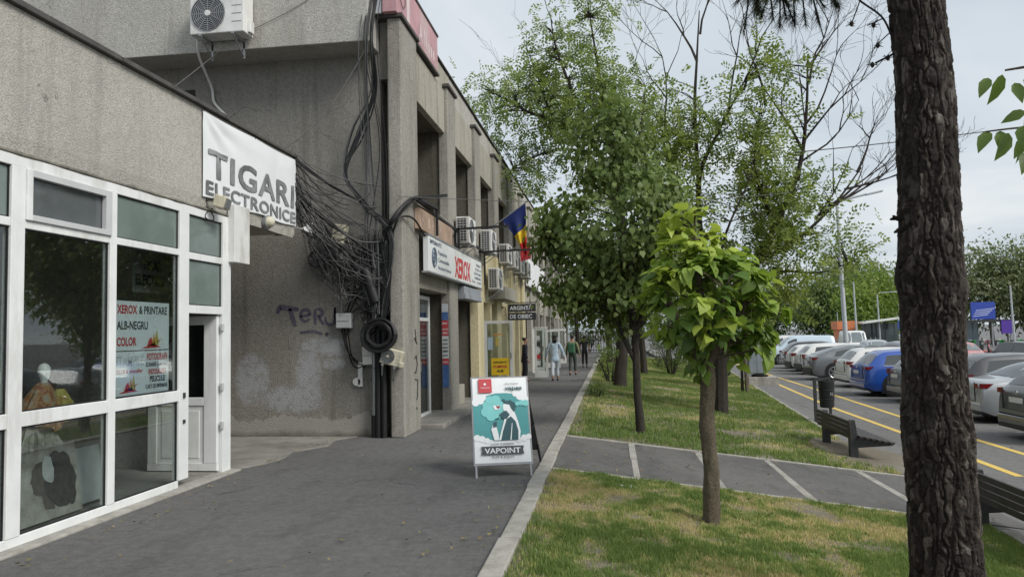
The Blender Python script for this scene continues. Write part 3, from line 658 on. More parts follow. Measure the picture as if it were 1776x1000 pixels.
# ------------------------------------------------------------------ long concrete building
XF = -3.35; YW = 12.05
bld = thing('concrete_building', 'long two-storey bare concrete commercial building with deep window bays', 'building', (XF, 12, 0))
def bp(name, b, m, **k): return obj(name, b, m, bld, **k)
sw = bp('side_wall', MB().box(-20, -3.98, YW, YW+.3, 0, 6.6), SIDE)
bp('wall_strip', MB().box(-3.98, -3.74, YW-.06, YW+.3, 0, 6.4), SIDE, bevel=.01)
bp('slot_back', MB().box(-3.74, -3.58, YW+.3, YW+.4, 0, 5.95), CONCRETE)
bp('slot_head', MB().box(-3.74, -3.58, YW-.05, YW+.4, 5.95, 6.95), CONCRETE)
bp('upper_box', MB().box(-20, -3.76, 11.42, YW+.3, 6.4, 7.78), UPPERWALL, bevel=.012)
bp('corner_column', MB().box(-3.58, XF, 11.86, 12.92, 0, 6.93), CONCRETE, bevel=.02)
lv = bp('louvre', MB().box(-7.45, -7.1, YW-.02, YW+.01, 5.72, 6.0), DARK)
cols = [(11.86, 12.92)]+[(15.47+3.2*k, 16.27+3.2*k) for k in range(14)]
for k, (a, c_) in enumerate(cols):
    if k: bp('column', MB().box(-3.56, XF, a, c_, 0, 6.93), CONCRETE, bevel=.02); bp('recess_side', MB().box(-4.42, -3.562, a+.04, c_-.04, 0, 6.9), CONC_SHADE)  # inner part darkened by colour so the recess reads as shaded
    bp('column_cap', MB().box(-3.75, XF+.05, a-.05, c_+.05, 6.93, 7.0), COPING, bevel=.008)
YEND = cols[-1][1]
for k in range(14):
    a, c_ = cols[k][1]+.001, cols[k+1][0]-.001; cur = cols[k]
    bp('spandrel', MB().box(-3.55, XF-.07, a, c_, 5.93, 6.86), CONC_BEAM, bevel=.01); bp('soffit', MB().box(-4.42, -3.552, a, c_, 5.96, 6.8), CONC_SHADE)
    bp('fascia', MB().box(-3.85, XF-.07, a, c_, 2.5, 3.98), CONC_BEAM if k < 2 else YELLOW2 if k < 5 else CONC_BEAM, bevel=.01)
    bp('sill', MB().box(-4.42, XF-.02, a, c_, 3.98, 4.05), CONCRETE, bevel=.008)
    w = bp('window', MB().box(-4.14, -4.1, a, c_, 4.05, 4.14), PVC if k in (1, 4, 6) else GREYM)
    for q in (a, (a+c_)/2-.03, c_-.06): obj('frame', MB().box(-4.14, -4.1, q, q+.06, 4.14, 5.9), GREYM, w)
    obj('frame', MB().box(-4.14, -4.1, a+.06, c_-.06, 5.2, 5.26), GREYM, w)
    for q in (a+.06, (a+c_)/2+.03): obj('pane', MB().box(-4.124, -4.118, q, q+(c_-a)/2-.09, 4.14, 5.9), GLASS_D, w)
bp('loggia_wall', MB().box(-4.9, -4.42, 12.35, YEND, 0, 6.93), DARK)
bp('roof', MB().box(-19.9, -3.9, 12.36, YEND, 6.94, 7.0), COPING)
random.seed(9)
for k in range(15):
    a = 14.75 if k == 0 else 12.9+3.2*k; b_ = 12.9+3.2*(k+1)
    bp('parapet_panel', MB().box(-3.95, XF-.1+random.uniform(-.012, .012), a+.012, b_-.012, 6.87 if k else 6.9, 7.37+random.uniform(-.02, .02)), UPPERWALL if k % 3 else CONC_BEAM, bevel=.012)
    bp('flashing', MB().box(-3.98, XF-.06, a+.01, b_-.01, 7.40, 7.425), COPING)
# red sign board on the parapet
rs = thing('roof_sign', 'faded red sign board with worn pale lettering along the roof edge', 'sign', (XF, 13, 6.95))
RB = mat('faded_red_board', (.46, .26, .28), .6, .15, 2, dirt=(.5, .4, .4))
obj('panel', MB().box(-3.6, XF-.02, 11.7, 14.7, 6.98, 7.72), RB, rs); obj('edge', MB().box(-3.64, XF+.0, 11.68, 14.73, 7.72, 7.76), COPING, rs); obj('edge', MB().box(-3.58, XF+.01, 12.93, 14.72, 6.9, 6.95), COPING, rs)
obj('end_panel', MB().box(-3.86, -3.62, 11.72, 11.76, 6.97, 7.75), PALEINK, rs)
FADE = plain('faded_pale_lettering', (.6, .5, .5), .7)
for yy, zz, hh, ww, s in ((12.35, 7.08, .5, .2, 'I'), (13.2, 7.1, .34, .26, 'A'), (13.55, 7.12, .34, .24, 'N'), (13.9, 7.1, .2, .5, 'III')):
    text('worn_lettering', s, FADE, rs, (XF-.02, yy, zz), U, V3, height=hh, width=ww, bold=.03)
obj('wire_loop', MB().tube([(XF-.0, 12.05+.16*math.cos(a), 7.34+.16*math.sin(a)) for a in np.linspace(0, 6.28, 25)], .006, 5), INK, rs)
# ground floor of the grey bays
def pvc_unit(par_name, x, y0, y1, z1, door, m=PVC, g=GLASS_D):
    d = bp(par_name, MB().box(x-.03, x+.03, y0, y1, .06, .13), m)
    for q in ((y0, y0+.07, .13, z1), (y1-.07, y1, .13, z1), (y0+.07, y1-.07, z1-.07, z1), (y0+.07, y1-.07, 1.92, 1.99)): obj('frame', MB().box(x-.03, x+.03, *q), m, d, bevel=.005)
    if door:
        obj('frame', MB().box(x-.02, x+.045, (y0+y1)/2-.06, (y0+y1)/2+.06, .13, 1.92), m, d, bevel=.005); obj('handle', MB().box(x+.045, x+.08, (y0+y1)/2-.015, (y0+y1)/2+.015, .95, 1.15), GREYM, d)
    obj('pane', MB().box(x-.004, x+.004, y0+.07, y1-.07, .13, 1.92), g, d); obj('pane', MB().box(x-.004, x+.004, y0+.07, y1-.07, 1.99, z1-.07), g, d)
    return d
bp('recess_wall', MB().box(-4.0, -3.92, 12.93, 15.46, 0, 2.5), CONCRETE); pvc_unit('shop_door', -3.7, 13.05, 14.95, 2.42, True)
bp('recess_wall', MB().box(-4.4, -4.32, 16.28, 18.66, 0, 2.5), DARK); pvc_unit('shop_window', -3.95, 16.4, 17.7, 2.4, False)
bp('step', MB().box(-3.9, -2.98, 13.0, 15.6, -.02, .075), CONC_D, bevel=.015); bp('step', MB().box(-4.3, -3.1, 15.62, 19.3, -.02, .06), CONC_D, bevel=.015)
bp('low_wall', MB().box(-3.62, -3.42, 16.3, 17.2, .06, .5), CONC_BEAM, bevel=.01)
# yellow shops: painted column faces, walls and glazing
for k in (2, 3, 4, 5):
    a, c_ = cols[k]; bp('painted_cladding', MB().box(XF-.2, XF+.025, a-.012, c_+.012, 0, 3.9 if k > 2 else 2.75), YELLOW2, bevel=.012)
for k in (2, 3, 4):
    a, c_ = cols[k][1], cols[k+1][0]
    bp('painted_wall', MB().box(-4.2, -3.9, a+.02, c_-.02, 0, 2.5), YELLOW); pvc_unit('shop_window', -3.86, a+.5, c_-.2, 2.3, False, PVC, GLASS)
    bp('pilaster', MB().box(-3.8, XF-.02, a+1.35, a+1.65, 0, 2.5), YELLOW2)
for k in range(5, 14):
    a, c_ = cols[k][1], cols[k+1][0]; bp('recess_wall', MB().box(-4.2, -3.9, a+.02, c_-.02, 0, 2.5), (YELLOW2, CONCRETE, SHOPWALL)[k % 3]); pvc_unit('shop_window', -3.86, a+.3, c_-.3, 2.3, k % 2 == 0)
# doors standing open towards the pavement (leaf at right angles to the facade)
def open_door(y, x0, x1, h, label_panes, m=PVC, notice=None):
    d = bp('open_door', MB().box(x0, x1, y-.03, y+.03, .08, .3), m)
    for q in ((x0, x0+.08, .3, h), (x1-.08, x1, .3, h), (x0+.08, x1-.08, h-.08, h)): obj('frame', MB().box(q[0], q[1], y-.03, y+.03, q[2], q[3]), m, d, bevel=.004)
    obj('pane', MB().box(x0+.08, x1-.08, y-.004, y+.004, .3, h-.08), GLASS, d); obj('handle', MB().box(x1-.06, x1-.03, y-.07, y-.03, .95, 1.12), GREYM, d)
    for (px0, px1, pz0, pz1, mm) in label_panes: obj('notice', MB().box(px0, px1, y-.012, y-.006, pz0, pz1), mm, d)
    return d
YPOST = plain('yellow_poster', (.75, .5, .02), .6)
d1 = open_door(20.6, -3.52, -2.72, 2.0, [(-3.33, -2.84, .5, .97, YPOST), (-3.42, -3.28, 1.2, 1.55, plain('pale_blue_notice', (.4, .5, .6), .6)), (-3.2, -3.12, 1.3, 1.55, OCHRE), (-3.25, -3.0, 1.6, 1.64, ORANGE)])
for zz, s in ((.83, 'ARGINT'), (.7, 'CUMPAR'), (.58, 'AUR')): text('lettering', s, INK if zz > .8 else RED if zz > .65 else INK, d1, (-3.085, 20.587, zz), (1, 0, 0), V3, height=.075 if zz < .8 else .05, width=.4 if len(s) > 3 else .2, bold=.03, center=True)
LB = plain('pale_notice', (.6, .62, .62), .6)
open_door(26.4, -2.72, -2.25, 1.85, [(-2.64, -2.52, .5+.22*i, .66+.22*i, (LB, RED, LB, INK, LB)[i]) for i in range(5)])
open_door(29.3, -3.1, -2.62, 1.8, [(-3.0, -2.85, .6, 1.3, LB)]); open_door(33.5, -3.1, -2.3, 1.75, []); open_door(38, -3.1, -2.3, 1.8, [(-3.0, -2.6, .6, 1.4, LB)])
# XEROX sign and the boards round it
xs = thing('shop_sign', 'white XEROX sign board with red lettering above the grey doorways', 'sign', (XF, 16, 2.8))
SB = mat('white_sign_board', (.68, .70, .69), .5, .06, 2, dirt=(.5, .5, .46))
xf = -3.2
obj('board', MB().box(xf-.1, xf, 13.0, 18.5, 2.79, 3.43), SB, xs, bevel=.006); obj('frame', MB().box(xf-.12, xf+.012, 12.97, 18.53, 3.432, 3.46), GREYM, xs); obj('frame', MB().box(xf-.12, xf+.012, 12.97, 18.53, 2.76, 2.788), GREYM, xs)
BI = plain('blue_grey_ink', (.13, .17, .22), .6)
def st(s, y, z, h, w, m=BI, bold=.01, **k): return text('lettering', s, m, xs, (xf, y, z), U, V3, height=h, width=w, bold=bold, **k)
st('XEROX', 15.25, 2.86, .42, 1.75, RED, .035)
st('IMPRIMANTE', 13.12, 3.3, .085, .9); st('Papetarie', 13.75, 3.16, .075, .75); st('Consumabile', 13.75, 3.02, .075, .95); st('Accesorii birou', 13.72, 2.88, .07, 1.15)
for i, (s, w) in enumerate((('PRINT', .6), ('SCAN A4', .75), ('LEGATORIE', .95), ('LAMINARE', .9), ('FAX  COPII', 1.2))): st(s, 18.38-w, 3.27-.105*i, .065, w)
obj('emblem', MB().tube([(xf+.006, 13.42+.17*math.cos(a), 3.07+.17*math.sin(a)) for a in np.linspace(0, 6.28, 33)], .016, 4).tube([(xf+.006, 13.42+.1*math.cos(a), 3.07+.1*math.sin(a)) for a in np.linspace(0, 6.28, 33)], .012, 4).tube([(xf+.006, 13.42, 2.92), (xf+.006, 13.42, 3.22)], .012, 4).tube([(xf+.006, 13.27, 3.07), (xf+.006, 13.57, 3.07)], .012, 4), BI, xs)
os_ = thing('old_sign', 'weathered orange-brown sign strip above the XEROX sign', 'sign', (XF, 14, 3.5))
obj('board', MB().box(-3.34, -3.25, 12.6, 15.3, 3.5, 3.86), mat('faded_orange_board', (.36, .255, .19), .7, .25, 2.5, dirt=(.42, .37, .32)), os_)
for yy in (12.75, 13.2, 13.5, 14.1): text('worn_lettering', random.choice('IHT'), plain('faded_sign_paint', (.5, .36, .3), .7), os_, (-3.25, yy, 3.58), U, V3, height=.2, width=.14, bold=.03)
tag(obj('shutter_box', MB().box(-3.4, -3.22, 16.35, 18.5, 2.43, 2.72).box(-3.215, -3.2, 16.35, 18.5, 2.44, 2.56), mat('grey_shutter_metal', (.27, .29, .32), .5, .15, 4, dirt=(.16, .16, .16)), bevel=.008), 'grey metal shutter box hanging below the right half of the XEROX sign', 'shutter box')
vp = thing('poster_strip', 'tall narrow blue, red and white notice strip on the column beside the doorway', 'poster', (XF, 15.6, .5))
BLUEP = mat('faded_blue_print', (.07, .15, .36), .6, .25, 4)
for z0, z1, m_ in ((.55, 1.02, BLUEP), (1.02, 1.15, RED), (1.15, 1.62, LB), (1.62, 1.82, RED), (1.82, 1.95, RED), (1.95, 2.12, BLUEP), (2.12, 2.3, PALEINK)): obj('strip_panel', MB().box(-3.53, -3.4, 15.42, 15.44, z0, z1-.004), m_, vp)
for i, zz in enumerate((1.05, 1.2, 1.28, 1.36, 1.44, 1.52, 1.66, 1.74, 1.86)): text('lettering', ('FOTO', 'copii color', 'scanare', 'listare', 'plotare', 'coperti', 'XEROX', 'A3 A4', 'PRINT')[i], INK if 0 < i < 6 else PAPER, vp, (-3.465, 15.42, zz), (1, 0, 0), V3, height=.045, width=.11, bold=.02, center=True)
ar = thing('hanging_sign', 'small dark projecting sign reading ARGINTĂ DE OBIEC beside the yellow shop', 'sign', (-3.3, 24, 2.1))
obj('board', MB().box(-3.28, -2.4, 23.96, 24.0, 2.06, 2.3), INK, ar); obj('board', MB().box(-3.28, -2.4, 23.96, 24.0, 2.33, 2.58), INK, ar)
text('lettering', 'ARGINTĂ', PAPER, ar, (-3.24, 23.96, 2.39), (1, 0, 0), V3, height=.13, width=.72, bold=.02); text('lettering', 'DE OBIEC', PAPER, ar, (-3.24, 23.96, 2.12), (1, 0, 0), V3, height=.13, width=.72, bold=.02)
obj('bracket', MB().tube([(-3.4, 23.98, 2.62), (-2.4, 23.98, 2.62)], .015, 6), BLACK, ar); obj('rod', MB().tube([(-3.3, 23.98, 2.04), (-3.3, 23.98, 2.9)], .015, 6), BLACK, ar)
tag(obj('sheet_sign', MB().box(-3.3, -3.2, 29.3, 36.5, 3.5, 4.6), plain('bright_white_board', (.75, .76, .77), .5)), 'large blank white sign board further along the facade', 'sign')
# ------------------------------------------------------------------ air conditioners
def ac_unit(label, loc, rz=0, w=.8, h=.56, d=.3, m=WHITE, group='outdoor air conditioning units on the facade', ry=0, sidegrille=True):
    t_ = thing('air_conditioner', label, 'air conditioner', loc, group)
    sub = []
    def part(name, b, mm, par=None, **k):
        me = bpy.data.meshes.new(name); me.from_pydata(b.v, [], b.f); me.update()
        if k.get('smooth'): me.polygons.foreach_set('use_smooth', [True]*len(me.polygons)); me.set_sharp_from_angle(angle=R(35))
        o = me_obj(name, me, mm, par or t_)
        if k.get('bevel'):
            md = o.modifiers.new('bevel', 'BEVEL'); md.width = k['bevel']; md.segments = 2
        return o
    part('casing', MB().box(0, d, -w/2, w/2, 0, h), m, bevel=.015)
    part('fan_recess', MB().lathe([(.0, .0), (h*.44, .0), (h*.44, .006), (0, .006)], (d+.001, -w*.16, h*.5), 28, 'x'), DARKM)
    g_ = MB()
    for r in np.linspace(.1, .43, 8): g_.tube([(d+.012, -w*.16+h*r*math.cos(a), h*.5+h*r*math.sin(a)) for a in np.linspace(0, 2*math.pi, 29)], .005*h/.56, 4, False)
    for a in np.linspace(0, 2*math.pi, 13)[:-1]: g_.tube([(d+.012, -w*.16+h*.06*math.cos(a), h*.5+h*.06*math.sin(a)), (d+.012, -w*.16+h*.44*math.cos(a), h*.5+h*.44*math.sin(a))], .004*h/.56, 4)
    part('fan_guard', g_, GREYM); part('fan_hub', MB().lathe([(0, 0), (h*.075, 0), (h*.07, .016), (0, .018)], (d+.012, -w*.16, h*.5), 18, 'x'), m, smooth=True)
    for i in range(3): part('vent_slot', MB().box(d-.005, d+.004, w*.28, w*.46, h*(.25+.2*i), h*(.27+.2*i)), GREYM)
    if sidegrille:
        part('coil', MB().box(.03, d-.06, -w/2-.003, -w/2+.01, h*.06, h*.94), DARKM)
        g_ = MB()
        for i in range(9): g_.box(.03, d-.06, -w/2-.008, -w/2-.003, h*(.07+.1*i), h*(.085+.1*i))
        for i in range(4): g_.box(.03+(d-.1)*i/3, .036+(d-.1)*i/3, -w/2-.0085, -w/2-.003, h*.06, h*.94)
        part('side_grille', g_, m)
    for s in (-.3, .3):
        g_ = MB(); g_.box(-.06, d+.03, w*s-.015, w*s+.015, -.035, -.003).bar((-.05, w*s, -.28), (d, w*s, -.03), .02, .02).box(-.06, -.04, w*s-.015, w*s+.015, -.3, -.035)
        part('bracket', g_, GREYM)
    part('valve_cover', MB().box(.06, .2, w/2, w/2+.05, h*.05, h*.35), m, bevel=.01)
    t_.rotation_euler = (0, ry, rz); return t_
ac_unit('white air conditioner with round fan grille high on the side wall', (-6.15, 11.38, 6.55), R(-90), .92, .66, .33, group=None)
for i, (y, z, lab) in enumerate(((16.3, 3.62, 'first white air conditioner just above the XEROX sign'), (19.4, 3.75, 'white air conditioner above the right end of the XEROX sign'), (20.5, 2.85, 'low white air conditioner above the yellow shop doorway'),
        (22.6, 3.75, 'air conditioner on the facade under the flag'), (24.2, 3.75, 'air conditioner just beyond the flag'), (25.9, 3.7, 'third air conditioner past the flag'), (28.0, 3.7, 'farthest visible air conditioner of the facade'))):
    ac_unit(lab, (-3.3, y, z), 0, .8, .58, .3)
tag(obj('canopy', MB().box(-3.4, -2.95, 21.0, 23.4, 2.62, 2.98), CONC_BEAM, bevel=.01), 'stained grey canopy box over the yellow shop entrance', 'canopy')
sa = ac_unit('small yellowed air conditioner tilted on the pipes by the corner', (-3.56, 11.85, 1.18), R(-90), .34, .26, .14, CREAM, None, 0, False); sa.rotation_euler = (R(-16), 0, R(-90))
# rust frame of square bars in front of the sign
fr = thing('sign_frame', 'black steel bar frame projecting above the XEROX sign', 'frame', (-3.2, 15, 3.6))
for a, b_ in (((-3.3, 12.5, 4.0), (-3.2, 19.4, 3.72)), ((-3.25, 12.5, 4.0), (-2.75, 12.6, 4.05)), ((-3.3, 15.7, 3.9), (-2.1, 15.7, 3.92)), ((-3.3, 18.7, 3.72), (-1.9, 18.7, 3.74)), ((-3.2, 12.45, 3.98), (-3.2, 13.7, 4.02)), ((-3.2, 19.0, 2.9), (-3.2, 19.0, 3.75)), ((-3.2, 13.7, 3.5), (-3.2, 13.7, 4.02)), ((-3.2, 15.7, 3.45), (-3.2, 15.7, 3.92))):
    obj('bar', MB().bar(a, b_, .045, .045), BLACK, fr)
# flags
fg = thing('national_flag', 'blue, yellow and red flag hanging from an angled pole on the facade', 'flag', (-3.35, 21, 4.6))
A, B = Vector((-3.02, 21, 4.86)), Vector((-2.33, 21, 5.33)); Cc, D = Vector((-2.46, 21, 3.85)), Vector((-2.3, 21, 4.0))
obj('pole', MB().tube([(-3.45, 21, 4.57), (-2.28, 21, 5.37)], .018, 8), GREYM, fg)
def fpt(s, t_):
    a = A.lerp(B, s); b_ = Cc.lerp(D, s); q = a.lerp(b_, t_)
    q += Vector((.10*math.sin(t_*2.6)*(1-s), .12*math.sin(s*9+t_*4)*t_+.05*math.sin(t_*7), -.05*math.sin(s*3)*t_)); return q
for nm, t0, t1, cc in (('blue_band', 0, .46, (.012, .025, .14)), ('yellow_band', .46, .72, (.72, .5, .03)), ('red_band', .72, 1, (.5, .02, .025))):
    obj(nm, MB().grid([[fpt(j/16, t0+(t1-t0)*i/10) for j in range(17)] for i in range(11)]), mat(nm+'_cloth', cc, .75, .1, 6), fg, smooth=True)
f2 = thing('red_pennant', 'small red and white pennant hanging behind the national flag', 'flag', (-3.3, 22, 4.2))
obj('pole', MB().tube([(-3.4, 22, 4.0), (-2.3, 22, 4.3)], .014, 6), GREYM, f2)
obj('cloth', MB().grid([[(-2.62+.3*j/8, 22+.04*math.sin(j+i), 4.22+.08*j/8-.46*i/8) for j in range(9)] for i in range(9)]), mat('red_cloth', (.5, .05, .06), .8, .2, 5), f2, smooth=True)
# ------------------------------------------------------------------ graffiti, boxes, pipes, cables on the side wall
GP, t, p, o = base('purple_spray'); p.inputs['Roughness'].default_value = .8
t.links.new(ramp(t, noise(t, 12, 5, .7), [(.3, (.055, .048, .078)), (.7, (.12, .108, .14))]), p.inputs['Base Color'])
yg = YW-.004
def stroke(pts, w):
    b = MB(); pts = [Vector((x, yg, z)) for x, z in pts]; L, Rr = [], []
    for i, q in enumerate(pts):
        d = (pts[min(i+1, len(pts)-1)]-pts[max(i-1, 0)]).normalized(); n_ = Vector((-d.z, 0, d.x)); ww = w*(.7+.5*math.sin(3.1*i/(len(pts)-1)))
        L.append(q+n_*ww/2); Rr.append(q-n_*ww/2)
    for i in range(len(pts)-1): b.quad(L[i], Rr[i], Rr[i+1], L[i+1])
    return b
def arc(cx, cz, rx, rz, a0, a1, n=12): return [(cx+rx*math.cos(R(a0+(a1-a0)*i/n)), cz+rz*math.sin(R(a0+(a1-a0)*i/n))) for i in range(n+1)]
def lp(a, b_, n=6): return [(a[0]+(b_[0]-a[0])*i/n, a[1]+(b_[1]-a[1])*i/n) for i in range(n+1)]
gf = []
for k, (pts, w) in enumerate(((lp((-5.6, 2.06), (-5.55, 2.17))+lp((-5.5, 2.16), (-5.22, 2.12)), .075), (lp((-5.38, 2.14), (-5.28, 1.84)), .07), (lp((-5.19, 2.0), (-5.03, 2.03))+arc(-5.1, 2.02, .085, .1, 5, 325), .05),
        (lp((-4.93, 2.12), (-4.93, 1.86)), .05), (arc(-4.87, 2.06, .07, .06, 120, -90)+lp((-4.87, 1.99), (-4.78, 1.86), 4), .05), (arc(-4.66, 1.95, .09, .1, 160, 300)+lp((-4.6, 1.88), (-4.58, 2.14), 5), .045), (lp((-4.58, 2.14), (-4.57, 1.86), 5), .04), (lp((-5.2, 1.73), (-4.98, 1.75))+lp((-4.96, 1.75), (-4.8, 1.7)), .045), (arc(-4.72, 1.69, .015, .015, 0, 300), .04))):
    obj('graffiti_stroke', stroke(pts, w), GP, sw)
GP2 = plain('black_spray', (.04, .038, .035), .85)
XG = XF+.004
for pts in ([(12.55, 1.75), (12.6, 1.55), (12.5, 1.6), (12.66, 1.5)], [(12.5, 1.25), (12.6, 1.3), (12.66, 1.15), (12.56, 1.0), (12.5, 1.02)], [(12.52, .9), (12.68, .88), (12.66, .6), (12.6, .55)], [(12.6, .42), (12.62, .38)]):
    obj('graffiti_stroke', MB().tube([(XG, y, z) for y, z in pts], .012, 4), GP2, bld)
def wallbox(label, x, z, w, h, d, m, tilt=0, lid=True, group=None):
    t_ = thing('junction_box', label, 'junction box', (x, YW-.01, z))
    c_, s_ = math.cos(tilt), math.sin(tilt)
    obj('body', MB().obox((x, YW-.02-d/2, z), (c_, 0, s_), (0, 1, 0), (-s_, 0, c_), w/2, d/2, h/2), m, t_, bevel=.01)
    obj('lid', MB().obox((x, YW-.024-d, z), (c_, 0, s_), (0, 1, 0), (-s_, 0, c_), w/2-.012, .006, h/2-.012), m, t_, bevel=.004)
    obj('latch', MB().obox((x, YW-.032-d, z), (c_, 0, s_), (0, 1, 0), (-s_, 0, c_), w/2-.03, .004, .006), GREYM, t_); return t_
wallbox('pale cream junction box tilted among the cables above', -4.45, 3.35, .22, .32, .16, CREAM, R(-10))
wallbox('grey junction box with lid seam right of the graffiti', -4.39, 1.91, .26, .25, .12, mat('grey_plastic', (.38, .39, .39), .5, .1, 5))
wallbox('white meter box left of the black pipes', -3.99, 1.33, .18, .3, .1, WHITE, R(2))
tag(obj('wall_bracket', MB().box(-4.18, -4.1, YW-.05, YW-.01, .82, 1.22).lathe([(.0, 0), (.07, 0), (.06, .04), (0, .05)], (-4.2, YW-.05, .9), 14, 'y'), WHITE, bevel=.006), 'small pale broken bracket on the wall under the meter box', 'bracket')
pp = thing('drain_pipe', 'black drain pipes running down to the ground at the wall corner', 'pipe', (-3.75, 11.9, 0))
for x, y, r, z0, z1, m_ in ((-3.88, 11.93, .035, .35, 1.5, GREYM), (-3.80, 11.9, .055, 0, 2.4, RUBBER), (-3.70, 11.88, .05, 0, 1.9, RUBBER), (-3.88, 11.93, .05, 0, .36, RUBBER)): obj('pipe', MB().tube([(x, y, z0), (x+.004, y, (z0+z1)/2), (x, y, z1)], r, 12), m_, pp, smooth=True)
obj('sleeve', MB().tube([(-3.98, 11.82, 2.75), (-3.9, 11.8, 2.5), (-3.8, 11.82, 2.2)], .09, 12), RUBBER, pp, smooth=True); obj('sleeve', MB().box(-3.76, -3.6, 11.9, 12.0, 2.0, 3.2), mat('black_green_sheet', (.02, .026, .024), .5, .3, 6), pp)
# cable coil
cc_ = thing('cable_coil', 'thick coil of black cable hung beside the corner column', 'cable', (-3.72, 11.75, 1.65))
random.seed(4)
for k in range(24):
    r = .21+random.uniform(-.05, .06); off = random.uniform(-.09, .09); pts = []
    for a in np.linspace(0, 2*math.pi, 29): pts.append((-3.72+r*math.cos(a)*1.05+random.uniform(-.006, .006), 11.74+off+.03*math.sin(a+k), 1.66+r*math.sin(a)*.98+random.uniform(-.006, .006)))
    obj('loop', MB().tube(pts, random.uniform(.013, .022), 6, False), RUBBER, cc_, smooth=True)
# cables
CBL = [RUBBER, mat('grey_cable', (.09, .09, .09), .6, .2, 8), mat('pale_cable', (.28, .27, .25), .6, .2, 8)]
def sag(a, b_, s, n=14, wob=.02, sd=0):
    a, b_ = Vector(a), Vector(b_); rr = random.Random(sd); pts = []; ph = rr.uniform(0, 6); q = rr.uniform(1, 3)
    for i in range(n+1):
        t_ = i/n; p_ = a.lerp(b_, t_); p_.z -= s*4*t_*(1-t_); p_ += Vector((math.sin(t_*q*3+ph), math.cos(t_*q*2+ph), math.sin(t_*q*4+ph)))*wob*math.sin(math.pi*t_); pts.append(p_)
    return pts
def spline(pts, n=6):
    P_ = [Vector(q) for q in pts]; P_ = [P_[0]*2-P_[1]]+P_+[P_[-1]*2-P_[-2]]; out_ = []
    for i in range(1, len(P_)-2):
        for k in range(n):
            t_ = k/n; a, b_, c_, d = P_[i-1:i+3]
            out_.append(.5*((2*b_)+(c_-a)*t_+(2*a-5*b_+4*c_-d)*t_*t_+(3*b_-a-3*c_+d)*t_**3))
    out_.append(P_[-2]); return out_
tn = thing('cable_tangle', 'dense tangle of black overhead cables on the side wall and corner', 'cable', (-4.0, 11.8, 3.4))
random.seed(12)
def cab(pts, r, m_=0): obj('cable', MB().tube(pts, r, 5, False), CBL[m_], tn, smooth=True)
yb = 11.8
for k in range(11):     # main bundle from the roof corner sweeping left and down to the column
    j = lambda s=.03: random.uniform(-s, s)
    bow = random.uniform(.0, .28)
    cab(spline([(-3.66+j(), yb-.02+j(), 7.6), (-3.68+j(), 11.35, 6.5+j()), (-3.72-bow*.3+j(), yb-.1, 5.7), (-3.9-bow+j(), yb, 5.0+j()), (-4.28-bow*.1+j(.04), yb, 4.35+j()), (-3.95+j(.04), yb-.02, 3.8+j()), (-3.55+j(.05), yb-.04, 3.38+j(.05)), (-3.5+j(.04), yb-.05, 2.9), (-3.62+j(.05), yb, 2.2), (-3.72+j(.05), yb, 1.75)]), random.choice((.006, .008, .01, .014)), random.choice((0, 0, 0, 1)))
for k in range(9):     # straight drops along the corner
    x = -3.78+random.uniform(-.12, .14); cab(spline([(x+.08, yb-.03, 7.7), (x+random.uniform(-.06, .06), 11.36, 6.4), (x+random.uniform(-.15, .1), yb, 4.8), (x+random.uniform(-.2, .1), yb-.02, 3.2), (x+random.uniform(-.12, .1), yb, 2.0)]), random.choice((.006, .008, .012)), random.choice((0, 1)))
for k in range(62):     # from the shop roof end to the tangle
    a = (XS-.05+random.uniform(-.1, .12), 10.9, random.choice((4.45, 4.42, 4.1, 3.95, 3.8, 3.6))+random.uniform(-.08, .08)); b_ = (random.uniform(-4.6, -3.5), yb+random.uniform(-.05, .1), random.uniform(3.0, 4.2) if a[2] > 4.2 else random.uniform(2.4, 3.6))
    cab(sag(a, b_, random.uniform(.02, .45), 14, .04, k), random.choice((.004, .005, .008)), random.choice((0, 0, 1)))
for k in range(3): cab(sag((XS-.02, 10.9, 4.46-.02*k), (-4.2+.1*k, yb, 3.95-.05*k), .05, 14, .01, k+90), .014)
for k in range(3): cab(sag((XS-.02, 10.9, 4.02-.02*k), (-3.9+.1*k, yb, 3.05-.05*k), .12, 14, .02, k+60), .012)
for k in range(60):     # hanging loops over the wall
    x0 = random.uniform(-5.0, -3.7); z0 = random.uniform(2.9, 3.5); x1 = random.uniform(-4.7, -3.6); z1 = random.uniform(2.3, 3.4)
    cab(sag((x0, YW-.05-random.uniform(0, .15), z0), (x1, YW-.05-random.uniform(0, .15), z1), random.uniform(.1, .7), 14, .08, k+200), random.choice((.005, .006, .008)), random.choice((0, 0, 1, 1, 2)))
for k in range(16):     # drops to the boxes
    x = random.uniform(-4.6, -3.65); xe = random.choice((-4.4, -4.0, -3.8, -3.75))+random.uniform(-.08, .08)
    cab(spline([(x, YW-.06, random.uniform(2.9, 3.4)), (x+random.uniform(-.08, .08), YW-.05, 2.6), ((x+xe)/2+random.uniform(-.1, .1), YW-.07, 2.25), (xe, YW-.06, random.uniform(1.75, 2.05))]), random.choice((.006, .008, .011)), random.choice((0, 0, 1)))
for k in range(7):     # coiled spare loops
    cx, cz, r = ((-4.72, 3.0, .16), (-4.38, 3.05, .17), (-4.4, 3.02, .14), (-4.85, 2.95, .13), (-4.1, 2.75, .16), (-3.95, 1.05, .1), (-4.68, 2.98, .12))[k]
    for q in range(3): cab([(cx+r*(1+.06*q)*math.cos(a+q), YW-.1-.02*q+.02*math.sin(2*a), cz+r*(.95+.05*q)*math.sin(a+q)) for a in np.linspace(0, 6.283, 25)], .007, random.choice((0, 1)))
